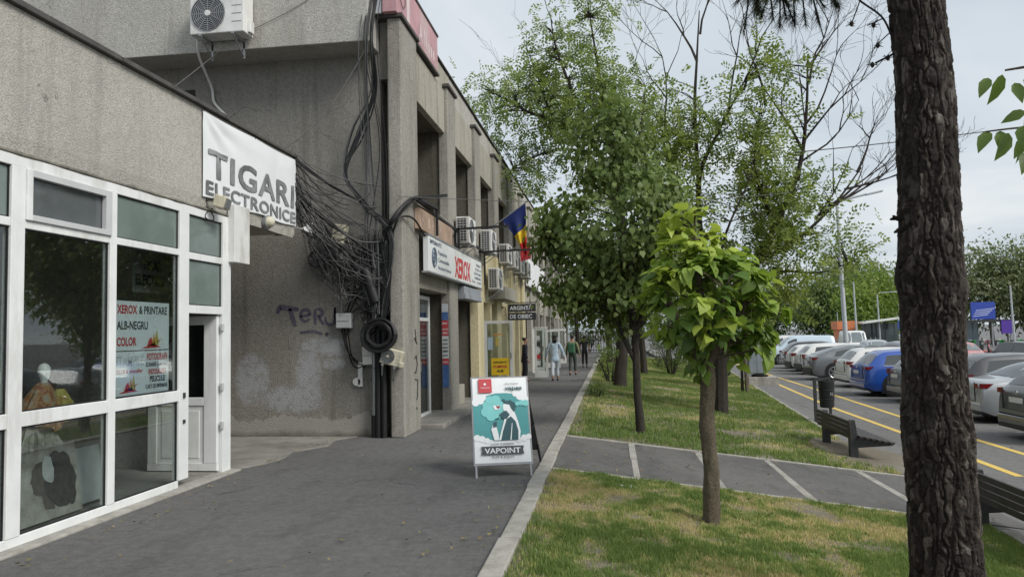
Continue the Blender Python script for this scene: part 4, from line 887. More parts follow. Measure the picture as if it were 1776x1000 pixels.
for x0, z0, x1, z1, s in ((-4.45, 1.8, -3.95, 1.3, .35), (-4.4, 1.8, -4.0, 1.35, .42), (-4.35, 1.8, -4.05, 1.25, .3), (-4.5, 2.0, -4.3, 1.75, .2)): cab(sag((x0, YW-.06, z0), (x1, YW-.06, z1), s, 14, .03, int(s*100)), .012)
cab(spline([(-3.55, 11.78, 3.4), (-3.45, 11.6, 3.5), (-3.3, 11.75, 3.75), (-3.22, 12.3, 3.98), (-3.22, 13.5, 3.98)]), .03); cab(spline([(-3.5, 11.78, 3.3), (-3.35, 11.7, 3.55), (-3.25, 12.2, 3.6), (-3.24, 12.9, 3.4)]), .018)
cab(spline([(-3.62, 11.7, 3.36), (-3.45, 11.66, 3.46), (-3.28, 11.8, 3.72), (-3.2, 12.4, 4.02)]), .02)
lump = MB()
for k in range(26): # knotted lumps of small wire
    c0 = Vector((random.choice((-4.75, -4.65, -4.8)), YW-.12, random.choice((2.92, 3.02)))); pts = [c0+Vector((random.gauss(0, .1), random.gauss(0, .04), random.gauss(0, .08))) for _ in range(6)]; cab(spline(pts, 4), .008, random.choice((0, 1)))
for k in range(26):
    c0 = Vector((random.choice((-3.75, -3.85, -3.95)), 11.84, random.choice((2.0, 2.2, 2.5, 3.0)))); pts = [c0+Vector((random.gauss(0, .09), random.gauss(0, .04), random.gauss(0, .16))) for _ in range(6)]; cab(spline(pts, 4), random.choice((.008, .013)), random.choice((0, 0, 1)))
# thin pale wire over the wall, AC drain hose, far wires
wi = thing('wall_wire', 'thin pale wire sagging diagonally across the upper side wall', 'wire', (-4.5, 11.9, 5.5))
obj('wire', MB().tube(sag((-3.72, 11.4, 6.4), (-5.5, YW-.03, 4.85), .28, 18, .01), .007, 5), CBL[2], wi)
wj = thing('drain_hose', 'white air conditioner hose looping down the side wall to the shop roof', 'hose', (-6.6, 11.7, 5.5))
obj('hose', MB().tube(spline([(-6.62, 11.3, 6.6), (-6.68, 11.45, 6.35), (-6.75, YW-.08, 6.0), (-6.72, YW-.05, 5.75), (-6.55, YW-.05, 5.55), (-6.45, YW-.06, 5.45), (-6.42, YW-.1, 5.35)]), .022, 8), plain('white_hose', (.62, .62, .6), .5), wj, smooth=True)
wk = thing('wall_wire', 'thin dark wires strung across the upper box of the side wall', 'wire', (-5, 11.4, 7))
obj('wire', MB().tube(sag((-3.8, 11.4, 7.75), (-6.0, 11.4, 6.6), .1, 16, .01), .005, 5), CBL[1], wk); obj('wire', MB().tube(sag((-6.1, 11.36, 6.5), (-7.6, 11.0, 5.2), .02, 10, .0), .006, 5), CBL[2], wk)
ow = thing('overhead_cable', 'thin overhead cable crossing the sky from the building towards the trees', 'cable', (-3.3, 12, 3.9))
obj('wire', MB().tube(sag((-3.4, 11.8, 3.92), (4.0, 17, 4.6), .15, 24, 0), .006, 5), CBL[1], ow)
ow2 = thing('overhead_cable', 'dark overhead cable behind the pine trunk at the right edge', 'cable', (10, 14, 6))
obj('wire', MB().tube(sag((4.2, 17.5, 5.6), (24, 24, 9.1), .3, 24, 0), .012, 5), CBL[0], ow2)
# ------------------------------------------------------------------ trees
def unit(a): return a/np.maximum(np.linalg.norm(a, axis=-1, keepdims=True), 1e-9)
RHOMB = (np.array([(0, 0, 0), (.45, .24, .03), (1, 0, -.06), (.45, -.24, .03)], float), np.array([(0, 2, 1), (0, 3, 2)]))
HEART = (np.array([(0, 0, 0), (.35, 0, -.02), (.7, 0, -.06), (1.02, 0, -.2), (-.1, .17, .02), (.05, .36, .03), (.32, .42, .0), (.62, .27, -.05), (-.1, -.17, .02), (.05, -.36, .03), (.32, -.42, .0), (.62, -.27, -.05)], float),
         np.array([(0, 4, 5), (0, 5, 1), (1, 5, 6), (1, 6, 7), (1, 7, 2), (2, 7, 3), (0, 9, 8), (0, 1, 9), (1, 10, 9), (1, 11, 10), (1, 2, 11), (2, 3, 11)]))
OVATE = (np.array([(0, 0, 0), (.3, 0, -.02), (.65, 0, -.06), (1.0, 0, -.2), (.12, .16, .03), (.38, .25, .02), (.7, .16, -.04), (.12, -.16, .03), (.38, -.25, .02), (.7, -.16, -.04)], float),
         np.array([(0, 1, 4), (1, 5, 4), (1, 2, 5), (2, 6, 5), (2, 3, 6), (0, 7, 1), (1, 7, 8), (1, 8, 2), (2, 8, 9), (2, 9, 3)]))
def frames(d, n):
    x = unit(d); z = unit(n-(n*x).sum(-1, keepdims=True)*x); return x, np.cross(z, x), z
def leaves(tm, pos, d, n, size, rnd):
    x, y, z = frames(d, n); T, F = tm; k = len(T)
    V = pos[:, None]+size[:, None, None]*(T[None, :, 0:1]*x[:, None]+T[None, :, 1:2]*y[:, None]+T[None, :, 2:3]*z[:, None])
    Fa = (np.arange(len(pos))[:, None, None]*k+F[None]).reshape(-1, 3)
    return V.reshape(-1, 3), Fa, np.repeat(rnd, k)
def join(parts):
    V, F, A = [], [], []; o = 0
    for v, f, a in parts: V.append(v); F.append(f+o); A.append(a); o += len(v)
    return np.concatenate(V), np.concatenate(F), np.concatenate(A)
def blob_points(blobs, n, shell=.55, seed=0, gap=.0, gs=1.2):
    """n points spread over ellipsoids (centre, radii), more of them near the surface, with noisy holes"""
    w = np.array([b[1][0]*b[1][1]*b[1][2] for b in blobs])**(2/3.); w /= w.sum(); out_ = []; outd = []
    for b, k in zip(blobs, (w*n).astype(int)+1):
        m_ = int(k*(1+gap*2.5)); d = unit(RNG.normal(size=(m_, 3))); r = RNG.uniform(0, 1, m_)**(1/3.); r = shell+(1-shell)*r if shell else r
        r = r*(.82+.36*fbm(d*2+b[0][0], 3, seed)); p = np.array(b[0])+d*np.array(b[1])*r[:, None]
        if gap:
            q = fbm(p*gs, 3, seed+5); keep = q > np.quantile(q, 1-k/m_); p, d = p[keep], d[keep]
        out_.append(p); outd.append(d)
    return np.concatenate(out_), np.concatenate(outd)
def limbs_mesh(limbs, n=9):
    b = MB(); S_ = []
    for pts, ra, rb in limbs:
        q = spline(pts, 5); m_ = len(q); rr = [ra+(rb-ra)*i/(m_-1) for i in range(m_)]; b.tube(q, rr, n); S_ += [(*p_, r) for p_, r in zip(q, rr)]
    return b, np.array(S_)
def twigs(b, S_, pts, r0=.012, r1=.003, seed=0, frac=1., n=4):
    rr = random.Random(seed)
    for c_ in pts:
        if rr.random() > frac: continue
        dd = np.linalg.norm(S_[:, :3]-c_, axis=1)+np.maximum(0, S_[:, 2]-c_[2]+.1)*1.2; i = int(np.argmin(dd)); s = Vector(S_[i, :3]); e_ = Vector(c_); L = (e_-s).length
        m1 = s.lerp(e_, .5)+Vector((rr.uniform(-.1, .1), rr.uniform(-.1, .1), rr.uniform(-.02, .16)))*L
        b.tube(spline([s, m1, e_], 3), [min(r0, S_[i, 3])*(1-k/6)+r1*k/6 for k in range(7)], n, False)
def bark(name, col, stretch=(6, 6, 1.4), bscale=9, st=.9):
    m, t, p, o = base(name); v = noise(t, bscale, 8, .75, None, stretch)
    t.links.new(ramp(t, v, [(.3, tuple(x*.45 for x in col)), (.52, col), (.75, tuple(x*1.6 for x in col))]), p.inputs['Base Color'])
    p.inputs['Roughness'].default_value = .92; p.inputs['Specular IOR Level'].default_value = .2; bump(t, p, v, st, .04); return m
BARK = bark('grey_brown_bark', (.14, .115, .085)); BARK_D = bark('dark_bark', (.05, .043, .036)); BARK_L = bark('speckled_bark', (.16, .135, .095), (5, 5, 3), 14)
def tree(name, label, base_, limbs, crowns, bm_=BARK, group=None, cat='tree'):
    t_ = thing(name, label, cat, base_, group); b, S_ = limbs_mesh(limbs)
    return t_, b, S_
UPV = np.array([0, 0, 1.])
def rtrunk(pts, r0_, r1_, seed, amp=.12, n=26, m_=16, freq=9):
    q = spline(pts, m_); L = len(q); P = []
    for i, c0 in enumerate(q):
        t_ = i/(L-1); r = r0_+(r1_-r0_)*t_+r0_*.25*math.exp(-t_*L/3); a = np.linspace(0, 2*np.pi, n+1); X = np.stack([c0[0]+np.cos(a)*r, c0[1]+np.sin(a)*r, np.full(n+1, c0[2]*.45)], -1); k = 1+amp*2*(fbm(X*freq, 4, seed)-.5)+amp*(fbm(np.stack([np.cos(a)*2, np.sin(a)*2, np.full(n+1, c0[2]*1.5)], -1), 2, seed+1)-.5)
        k[-1] = k[0]; P.append([(c0[0]+math.cos(w)*r*kk, c0[1]+math.sin(w)*r*kk, c0[2]) for w, kk in zip(a, k)])
    return MB().grid(P)
# --- small bright catalpa in front
bx, by, bz = .89, 7.43, -.2
t1, b, S1 = tree('catalpa_tree', 'small round-headed tree with big bright yellow-green leaves on the near lawn', (bx, by, bz), [([(bx, by, bz-.05), (bx+.01, by, .5), (bx-.01, by, 1.0), (bx, by, 1.32)], .085, .068)], None)
tr = obj('trunk', rtrunk([(bx, by, bz-.05), (bx+.012, by, .25), (bx-.012, by, .75), (bx+.012, by, 1.1), (bx, by, 1.34)], .078, .07, 2, .2, 30, 22, 22), BARK_L, t1, smooth=True)
b, S1 = limbs_mesh([([(bx, by, 1.28), (bx-.12, by, 1.5), (bx-.3, by-.05, 1.85), (bx-.42, by-.1, 2.2)], .05, .012), ([(bx, by, 1.28), (bx+.02, by+.03, 1.7), (bx-.05, by, 2.2), (bx-.06, by, 2.7)], .05, .01), ([(bx, by, 1.28), (bx+.16, by, 1.55), (bx+.36, by-.05, 1.85), (bx+.45, by-.1, 2.15)], .05, .012), ([(bx, by, 1.3), (bx+.1, by-.2, 1.6), (bx+.15, by-.35, 2.0)], .035, .01), ([(bx, by, 1.3), (bx-.05, by+.25, 1.7), (bx, by+.4, 2.1)], .035, .01)])
blobs = [((bx-.06, by, 2.55), (.24, .25, .34)), ((bx-.06, by, 2.3), (.3, .3, .25)), ((bx-.42, by-.05, 2.2), (.27, .25, .22)), ((bx+.3, by, 2.12), (.28, .3, .26)), ((bx+.42, by, 1.8), (.24, .28, .28)), ((bx, by, 1.98), (.5, .5, .42)), ((bx+.1, by, 1.55), (.46, .42, .24))]
tips, td = blob_points(blobs, 118, .5, 3); tips = tips+td*RNG.uniform(-.02, .09, (len(tips), 1))
twigs(b, S1, tips, .014, .006, 3, 1., 5); obj('branches', b, BARK, t1, smooth=True)
cn = RNG.integers(8, 16, len(tips)); pos = np.repeat(tips, cn, 0)+RNG.normal(0, .045, (cn.sum(), 3)); cage = np.repeat(RNG.normal(0, .16, len(tips)), cn); ang = RNG.uniform(0, 2*np.pi, len(pos))
ctr = np.array([bx, by, 1.85]); outw = unit((pos-ctr)*np.array([1, 1, .7]))
dirn = unit(outw*.45+.8*np.stack([np.cos(ang), np.sin(ang), np.zeros(len(pos))], -1)+RNG.normal(0, .2, pos.shape)-UPV*RNG.uniform(.05, 1.0, (len(pos), 1))); nrm = unit(UPV*1.0+outw*.35+RNG.normal(0, .3, pos.shape))
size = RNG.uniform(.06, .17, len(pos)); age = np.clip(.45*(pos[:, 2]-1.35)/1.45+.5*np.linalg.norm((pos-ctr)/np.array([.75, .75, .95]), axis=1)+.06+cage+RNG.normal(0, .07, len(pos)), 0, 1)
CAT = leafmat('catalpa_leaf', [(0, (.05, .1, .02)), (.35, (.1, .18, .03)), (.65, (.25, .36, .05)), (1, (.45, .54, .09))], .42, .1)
vis = -pos[:, 1]*1.2+np.linalg.norm((pos-ctr), axis=1)+size*4; order = np.argsort(-vis); big, rest = order[:300], order[300:]
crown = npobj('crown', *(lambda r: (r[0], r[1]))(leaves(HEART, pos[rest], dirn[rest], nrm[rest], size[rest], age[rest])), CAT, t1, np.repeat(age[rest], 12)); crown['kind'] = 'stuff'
LM = []
for k in range(10):
    for q in range(3):
        me = bpy.data.meshes.new('leaf'); T = HEART[0].copy(); T[:, 2] += (.25*T[:, 1]**2)*(1, 2.2, .3)[q]-(.12, .3, .05)[q]*T[:, 0]**2; T[:, 1] *= (1, .88, 1.08)[q]
        me.from_pydata([tuple(v) for v in T], [], [tuple(f) for f in HEART[1]]); me.update(); a = me.attributes.new('rnd', 'FLOAT', 'POINT'); a.data.foreach_set('value', np.full(12, (k+.5)/10, np.float32)); me.polygons.foreach_set('use_smooth', [True]*12); me.materials.append(CAT); LM.append(me)
def leaf_objects(idx, pos, dirn, nrm, size, age, parent, meshes, levels, var):
    x, y, z = frames(dirn[idx], nrm[idx]); w = np.array(wloc(parent))
    for i, k in enumerate(idx):
        o = bpy.data.objects.new('leaf', meshes[int(min(levels-1, age[k]*levels))*var+(i % var)]); COL.objects.link(o); o.parent = parent
        p_ = pos[k]-w; s = size[k]
        o.matrix_local = Matrix(((x[i, 0]*s, y[i, 0]*s, z[i, 0]*s, p_[0]), (x[i, 1]*s, y[i, 1]*s, z[i, 1]*s, p_[1]), (x[i, 2]*s, y[i, 2]*s, z[i, 2]*s, p_[2]), (0, 0, 0, 1)))
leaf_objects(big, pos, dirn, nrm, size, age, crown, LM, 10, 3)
# --- dark broad-leaved tree in the middle
bx, by, bz = .46, 13.35, -.15
t2, b, S2 = tree('linden_tree', 'dense dark green broad-leaved tree standing behind the crossing path', (bx, by, bz), [([(bx, by, bz-.05), (bx-.04, by, .6), (bx-.07, by, 1.3), (bx-.05, by, 1.7)], .075, .06)], None)
obj('trunk', rtrunk([(bx, by, bz-.05), (bx-.05, by, .6), (bx-.05, by, 1.3), (bx-.05, by, 1.75)], .072, .06, 4, .14), BARK_D, t2, smooth=True)
b, S2 = limbs_mesh([([(bx-.06, by, 1.1), (bx-.28, by, 1.6), (bx-.5, by, 2.3), (bx-.95, by-.1, 2.65), (bx-1.4, by-.2, 2.75)], .05, .012), ([(bx-.05, by, 1.5), (bx-.2, by, 2.4), (bx-.25, by, 3.6), (bx-.2, by, 5.2)], .055, .012), ([(bx-.05, by, 1.5), (bx+.15, by, 2.3), (bx+.3, by+.1, 3.5), (bx+.2, by, 4.9)], .05, .012), ([(bx-.05, by, 1.6), (bx+.4, by, 2.2), (bx+.9, by, 2.9), (bx+1.1, by, 3.6)], .04, .01), ([(bx-.05, by, 1.7), (bx-.1, by-.5, 2.5), (bx, by-.8, 3.4)], .04, .01), ([(bx-.05, by, 1.7), (bx-.05, by+.5, 2.7), (bx, by+.8, 3.8)], .04, .01)])
blobs = [((.35, by, 3.55), (1.15, 1.2, 1.3)), ((.15, by, 4.9), (.8, .8, .85)), ((-.72, by-.1, 2.55), (.55, .6, .5)), ((-.55, by, 3.3), (.75, .8, .8)), ((.05, by, 2.15), (.85, .8, .55)), ((1.1, by, 3.1), (.58, .7, .9)), ((-.85, by, 3.3), (.35, .4, .4))]
cl, cd_ = blob_points(blobs, 740, .35, 11, .4, 1.1)
twigs(b, S2, cl[::3], .014, .004, 4); obj('branches', b, BARK_D, t2, smooth=True)
n = 14; pos = np.repeat(cl, n, 0)+RNG.normal(0, .13, (len(cl)*n, 3)); outw = np.repeat(cd_, n, 0)
dirn = unit(outw*.5+RNG.normal(0, .5, pos.shape)-UPV*RNG.uniform(.3, 1.3, (len(pos), 1))); nrm = unit(outw*.8+UPV*.6+RNG.normal(0, .35, pos.shape)); size = RNG.uniform(.065, .125, len(pos))
rnd = np.clip(np.repeat(RNG.uniform(.15, .85, len(cl)), n)+RNG.normal(0, .15, len(pos)), 0, 1)
LIN = leafmat('linden_leaf', [(0, (.07, .105, .03)), (.5, (.135, .19, .055)), (1, (.23, .29, .1))], .42, .06)
vis = -pos[:, 1]+size*3; order = np.argsort(-vis+RNG.uniform(0, .5, len(vis))); big, rest = order[:300], order[300:]
v_, f_, a_ = leaves(HEART, pos[rest], dirn[rest], nrm[rest], size[rest], rnd[rest]); crown = npobj('crown', v_, f_, LIN, t2, a_); crown['kind'] = 'stuff'
LM2 = []
for k in range(6):
    me = bpy.data.meshes.new('leaf'); me.from_pydata([tuple(v) for v in HEART[0]], [], [tuple(f) for f in HEART[1]]); me.update(); a = me.attributes.new('rnd', 'FLOAT', 'POINT'); a.data.foreach_set('value', np.full(12, (k+.5)/6, np.float32)); me.polygons.foreach_set('use_smooth', [True]*12); me.materials.append(LIN); LM2.append(me)
leaf_objects(big, pos, dirn, nrm, size, rnd, crown, LM2, 6, 1)
# --- pinnate-leaved trees (light, open crowns)
def pinnate(cl, cd_, per, leaflet, L, mat_, parent, pairs=4, droop=.5, spread_=.25):
    n = len(cl)*per; st = np.repeat(cl, per, 0)+RNG.normal(0, spread_, (n, 3)); ow = np.repeat(cd_, per, 0)
    ax = unit(ow*.6+RNG.normal(0, .6, (n, 3))-UPV*RNG.uniform(0, droop, (n, 1))); nr = unit(UPV+RNG.normal(0, .45, (n, 3)))
    x, y, z = frames(ax, nr); col = np.clip(np.repeat(RNG.uniform(.1, .9, len(cl)), per)+RNG.normal(0, .12, n), 0, 1); parts = []
    LL = L*RNG.uniform(.7, 1.2, n)
    for k in range(pairs):
        for s in (-1, 1):
            p_ = st+x*(LL*(k+.5)/pairs)[:, None]-z*(.05*LL*(k/pairs)**2)[:, None]; dd = unit(x*.6+y*s+RNG.normal(0, .12, (n, 3))); parts.append(leaves(RHOMB, p_, dd, z+RNG.normal(0, .25, (n, 3)), leaflet*RNG.uniform(.7, 1.2, n), col))
    parts.append(leaves(RHOMB, st+x*LL[:, None], x, z, leaflet*RNG.uniform(.8, 1.2, n), col))
    v_, f_, a_ = join(parts); o = npobj('crown', v_, f_, mat_, parent, a_); o['kind'] = 'stuff'; return o
def bare(b, start, d0, L, r, seed, depth=4, curl=.25):
    rr = random.Random(seed)
    def go(p, d, L, r, k):
        pts = [p]; q = p.copy(); dd = d.copy()
        for i in range(5):
            dd = (dd+Vector((rr.uniform(-1, 1), rr.uniform(-1, 1), rr.uniform(-.6, 1)))*curl*.6).normalized(); q = q+dd*L/5; pts.append(q.copy())
            if k > 0 and i >= 1 and rr.random() < .75: go(q, (dd+Vector((rr.uniform(-1, 1), rr.uniform(-.6, .6), rr.uniform(-.5, .9)))*.8).normalized(), L*rr.uniform(.45, .7), r*(1-i*.13)*.62, k-1)
        b.tube(pts, [max(.004, r*(1-.8*i/5)) for i in range(6)], 4, False)
    go(Vector(start), Vector(d0).normalized(), L, r, depth-1)
ASH = leafmat('ash_leaf', [(0, (.1, .15, .035)), (.5, (.18, .24, .055)), (1, (.3, .36, .09))], .45, .08)
ASH2 = leafmat('ash_leaf_pale', [(0, (.13, .19, .06)), (.5, (.22, .29, .09)), (1, (.34, .4, .14))], .45, .08)
y3 = 24.2
t3, b, S3 = tree('ash_tree', 'tall pale green tree with open crown rising above the concrete roofline', (.2, y3, -.12), [([(.2, y3, -.2), (.32, y3, 1.2), (.5, y3, 3), (.35, y3, 5.5)], .25, .17)], None)
obj('trunk', rtrunk([(.2, y3, -.2), (.32, y3, 1.2), (.5, y3, 3), (.35, y3, 5.6)], .2, .16, 6, .14), BARK_D, t3, smooth=True)
b, S3 = limbs_mesh([([(.35, y3, 5.3), (-.1, y3, 6.6), (-.75, y3, 7.5), (-1.7, y3, 8.5), (-2.6, y3-.2, 8.9), (-3.6, y3-.3, 9.5)], .13, .02), ([(-.75, y3, 7.5), (-1.6, y3, 7.6), (-2.6, y3, 7.3), (-3.3, y3, 6.9)], .06, .012), ([(.35, y3, 5.3), (.2, y3+.1, 7.5), (-.1, y3, 9.5), (-.5, y3+.1, 12.6)], .14, .015), ([(-.1, y3, 7.0), (-.9, y3-.4, 9), (-1.5, y3-.5, 10.7), (-1.7, y3-.5, 12)], .08, .012), ([(.35, y3, 5.5), (1.0, y3, 7.5), (1.3, y3, 9.5)], .1, .015), ([(.3, y3, 5.3), (.2, y3-1, 7), (-.5, y3-1.4, 9)], .08, .012), ([(-1.7, y3, 8.5), (-2.1, y3, 9.8), (-2.5, y3, 11)], .05, .01)])
blobs = [((-2.7, y3, 8.9), (1.9, 1.5, 1.1)), ((-3.4, y3, 9.8), (1.0, 1.0, .7)), ((-1.0, y3, 10.3), (1.2, 1.2, 1.2)), ((-.45, y3, 12.0), (.75, .8, 1.1)), ((-.4, y3, 8.0), (1.4, 1.4, 1.3)), ((-2.9, y3, 7.2), (.9, .9, .7)), ((.8, y3, 9.0), (1.0, 1.2, 1.2)), ((-1.9, y3-.4, 11.2), (.6, .7, .8)), ((.3, y3, 6.3), (1.5, 1.4, 1.0))]
cl, cd_ = blob_points(blobs, 500, .35, 21, .7, 1.2); twigs(b, S3, cl, .02, .006, 6)
for k, (s, d_, L) in enumerate((((-2.9, y3, 9.6), (-.5, 0, 1), 1.6), ((-2.4, y3, 10.3), (-.2, 0, 1), 1.4), ((-.5, y3, 12), (.1, 0, 1), 1.8), ((-1.6, y3-.5, 11.6), (-.2, 0, 1), 1.5), ((.9, y3, 10), (.4, 0, 1), 1.6))): bare(b, s, d_, L, .02, 40+k, 3)
obj('branches', b, BARK_D, t3, smooth=True); pinnate(cl, cd_, 5, .14, .42, ASH2, t3, 4, .7, .34)
y4 = 18.8
t4, b, S4 = tree('ash_tree', 'large light green tree with dark forked limbs and bare twigs right of centre', (2.56, y4, -.4), [([(2.56, y4, -.5), (2.58, y4, .4), (2.62, y4, 1.1), (2.75, y4, 1.9)], .19, .15)], None)
obj('trunk', b, BARK_D, t4, smooth=True)
b, S4 = limbs_mesh([([(2.7, y4, 1.7), (2.94, y4, 2.34), (3.58, y4, 3.3), (3.95, y4, 4.0), (4.6, y4, 5.4), (4.85, y4, 6.8), (4.95, y4, 8.3)], .13, .02), ([(2.7, y4, 1.7), (2.3, y4+.1, 3.5), (2.24, y4, 5.3), (2.7, y4, 6.4), (3.4, y4, 7.7)], .1, .018), ([(2.24, y4, 5.0), (2.2, y4, 7.0), (2.3, y4, 8.4), (2.4, y4, 9.6)], .06, .012), ([(3.5, y4, 3.2), (4.4, y4-.2, 3.7), (5.3, y4-.2, 4.5), (6.0, y4-.2, 5.4)], .06, .015), ([(3.3, y4, 2.9), (4.2, y4, 3.0), (5.0, y4, 2.95), (5.8, y4, 3.2)], .05, .012), ([(2.3, y4, 4.0), (1.6, y4, 5.2), (1.4, y4, 6.6)], .06, .012), ([(2.7, y4, 1.9), (2.6, y4-.9, 3.5), (3.2, y4-1.2, 5)], .06, .012), ([(4.0, y4, 4.1), (3.6, y4, 5.6), (3.8, y4, 7.2)], .06, .012)])
blobs = [((2.1, y4, 6.9), (1.0, 1.1, 1.5)), ((3.5, y4, 6.3), (1.1, 1.2, 1.3)), ((3.1, y4, 4.6), (1.5, 1.4, 1.1)), ((4.5, y4, 4.7), (.8, .9, .9)), ((4.2, y4, 3.2), (.9, .9, .7)), ((5.75, y4, 3.3), (.4, .5, .28)), ((1.6, y4, 5.2), (.8, .9, .9)), ((2.9, y4, 2.9), (1.1, 1.0, .6)), ((3.9, y4, 7.6), (.7, .8, .6)), ((3.5, y4, 2.5), (.9, .9, .5)), ((5.0, y4, 3.6), (.55, .6, .5))]
cl, cd_ = blob_points(blobs, 500, .35, 31, .75, 1.2); twigs(b, S4, cl, .016, .005, 8)
k = 0
for s, d_, L in (((5.0, y4-.2, 4.3), (1, 0, .75), 2.1), ((5.4, y4-.2, 4.6), (1, 0, .55), 1.9), ((5.9, y4-.2, 5.3), (.8, 0, .8), 1.5), ((4.9, y4-.2, 4.2), (1, .1, 1.0), 2.0), ((4.85, y4, 6.6), (.5, 0, 1), 2.2), ((4.95, y4, 7.6), (.2, 0, 1), 1.9), ((4.7, y4, 6.0), (-.25, 0, 1), 2.4), ((4.6, y4, 5.6), (.9, 0, .8), 2.0), ((3.4, y4, 7.5), (.2, 0, 1), 2.2), ((3.9, y4, 7.1), (.1, .1, 1), 2.3), ((2.4, y4, 9.0), (.3, 0, 1), 1.8), ((2.3, y4, 8.3), (-.4, 0, 1), 1.9), ((1.5, y4, 6.4), (.1, 0, 1), 2.6), ((4.95, y4, 8.0), (.6, 0, .8), 1.4), ((5.2, y4-.2, 4.5), (1, -.1, .9), 2.3), ((5.6, y4-.2, 4.9), (1, .1, .3), 1.8), ((4.8, y4, 6.2), (.8, 0, 1), 2.2), ((4.6, y4, 5.2), (.4, .1, 1), 2.6), ((3.0, y4, 6.9), (.2, 0, 1), 2.4)):
    bare(b, s, d_, L, .04, 70+k, 4, .42); k += 1
obj('branches', b, BARK_D, t4, smooth=True); pinnate(cl, cd_, 5, .12, .38, ASH, t4, 4, .7, .34)
# --- trees, bushes and stakes farther along the lawn
DARKL = leafmat('dark_green_leaf', [(0, (.03, .055, .02)), (.5, (.05, .085, .03)), (1, (.09, .13, .04))], .3, .1)  # dark green foliage of the background trees and bushes
MIDL = leafmat('mid_green_leaf', [(0, (.06, .1, .03)), (.5, (.1, .15, .045)), (1, (.16, .22, .06))], .35, .1)
YGL = leafmat('fresh_green_leaf', [(0, (.11, .18, .03)), (.5, (.17, .26, .045)), (1, (.26, .35, .07))], .4, .1)
GRYL = leafmat('dusty_green_leaf', [(0, (.11, .14, .07)), (.5, (.17, .2, .1)), (1, (.24, .27, .15))], .35, .08)
def simple_tree(name, label, x, y, z, h, r, lm, ncl, leaf, trunk_r, seed, low=.25, group=None, bm_=BARK_D, sh=.5, cat='tree', per=10):
    rr = random.Random(seed); t_ = thing(name, label, cat, (x, y, z), group); b = MB(); lean = rr.uniform(-.06, .06)*h
    tb, S_ = limbs_mesh([([(x, y, z-.1), (x+lean*.3, y, z+h*.25), (x+lean, y, z+h*.6)], trunk_r, trunk_r*.55)], 8); obj('trunk', tb, bm_, t_, smooth=True)
    limbs = []; blobs = []
    for k in range(6):
        a = k*1.05+rr.uniform(0, .6); hh = rr.uniform(max(low, .3)+.1, .85); q = rr.uniform(.35, .7)*r; e_ = (x+lean+q*math.cos(a), y+q*math.sin(a), z+h*hh)
        limbs.append(([(x+lean*.5, y, z+h*(.25+.05*k)), (x+lean+.4*q*math.cos(a), y+.4*q*math.sin(a), z+h*(hh*.6+.15)), e_], trunk_r*.45, .01)); s_ = r*rr.uniform(.42, .62); blobs.append((e_, (s_, s_, s_*rr.uniform(.7, 1.0))))
    blobs.append(((x+lean, y, z+h*.86), (r*.45, r*.45, h*.14))); blobs.append(((x+lean, y, z+h*(low+1)/2), (r*.8, r*.8, h*(1-low)*.4)))
    b, S_ = limbs_mesh(limbs, 6); cl, cd_ = blob_points(blobs, ncl, sh, seed, .3, .7); twigs(b, S_, cl[::4], .02, .006, seed); obj('branches', b, bm_, t_, smooth=True)
    n_ = per; pos = np.repeat(cl, n_, 0)+RNG.normal(0, leaf*1.6, (len(cl)*n_, 3)); ow = np.repeat(cd_, n_, 0)
    dd = unit(ow*.5+RNG.normal(0, .6, pos.shape)-UPV*RNG.uniform(0, .9, (len(pos), 1))); nn_ = unit(UPV*.8+ow*.5+RNG.normal(0, .4, pos.shape)); col = np.clip(np.repeat(RNG.uniform(.1, .9, len(cl)), n_)+RNG.normal(0, .12, len(pos)), 0, 1)
    v_, f_, a_ = leaves(RHOMB, pos, dd, nn_, leaf*RNG.uniform(.7, 1.3, len(pos)), col); o = npobj('crown', v_, f_, lm, t_, a_); o['kind'] = 'stuff'; return t_
G = 'trees farther along the lawn'
for k, (x, y, h, r, lm, tr_, lab) in enumerate(((1.35, 33.0, 6.8, 2.2, DARKL, .16, 'dark green tree behind the tall pale tree trunk'), (4.6, 28.0, 3.7, .9, MIDL, .06, 'slim tree with twin thin stems near the grey cabinet'), (-.1, 41.0, 7.5, 2.6, DARKL, .18, 'dark tree overhanging the far end of the pavement'), (3.2, 45.0, 7.8, 2.8, DARKL, .16, 'dark tree at the far end of the lawn'),
        (5.9, 40.0, 5.8, 2.0, DARKL, .1, 'dark drooping tree beside the far parked cars'), (1.6, 54.0, 8.5, 3.2, DARKL, .2, 'farthest dark tree closing the end of the lawn'), (6.2, 56.0, 8.0, 3.0, MIDL, .2, 'mid green tree far behind the white van'), (-2.6, 58.0, 7.0, 2.8, DARKL, .2, 'dark tree at the end of the pavement by the building'))):
    simple_tree('lawn_tree', lab, x, y, gzf(x), h, r, lm, 420, .15, tr_, 100+k, .16 if k != 1 else .4, G)
b = MB().tube([(4.75, 27.9, -.7), (4.72, 27.95, .6), (4.8, 28, 1.6)], [.07, .06, .05], 7); tt = thing('young_tree', 'thin bare second stem beside the slim tree near the cabinet', 'tree', (4.75, 27.9, -.7)); obj('trunk', b, BARK, tt, smooth=True)
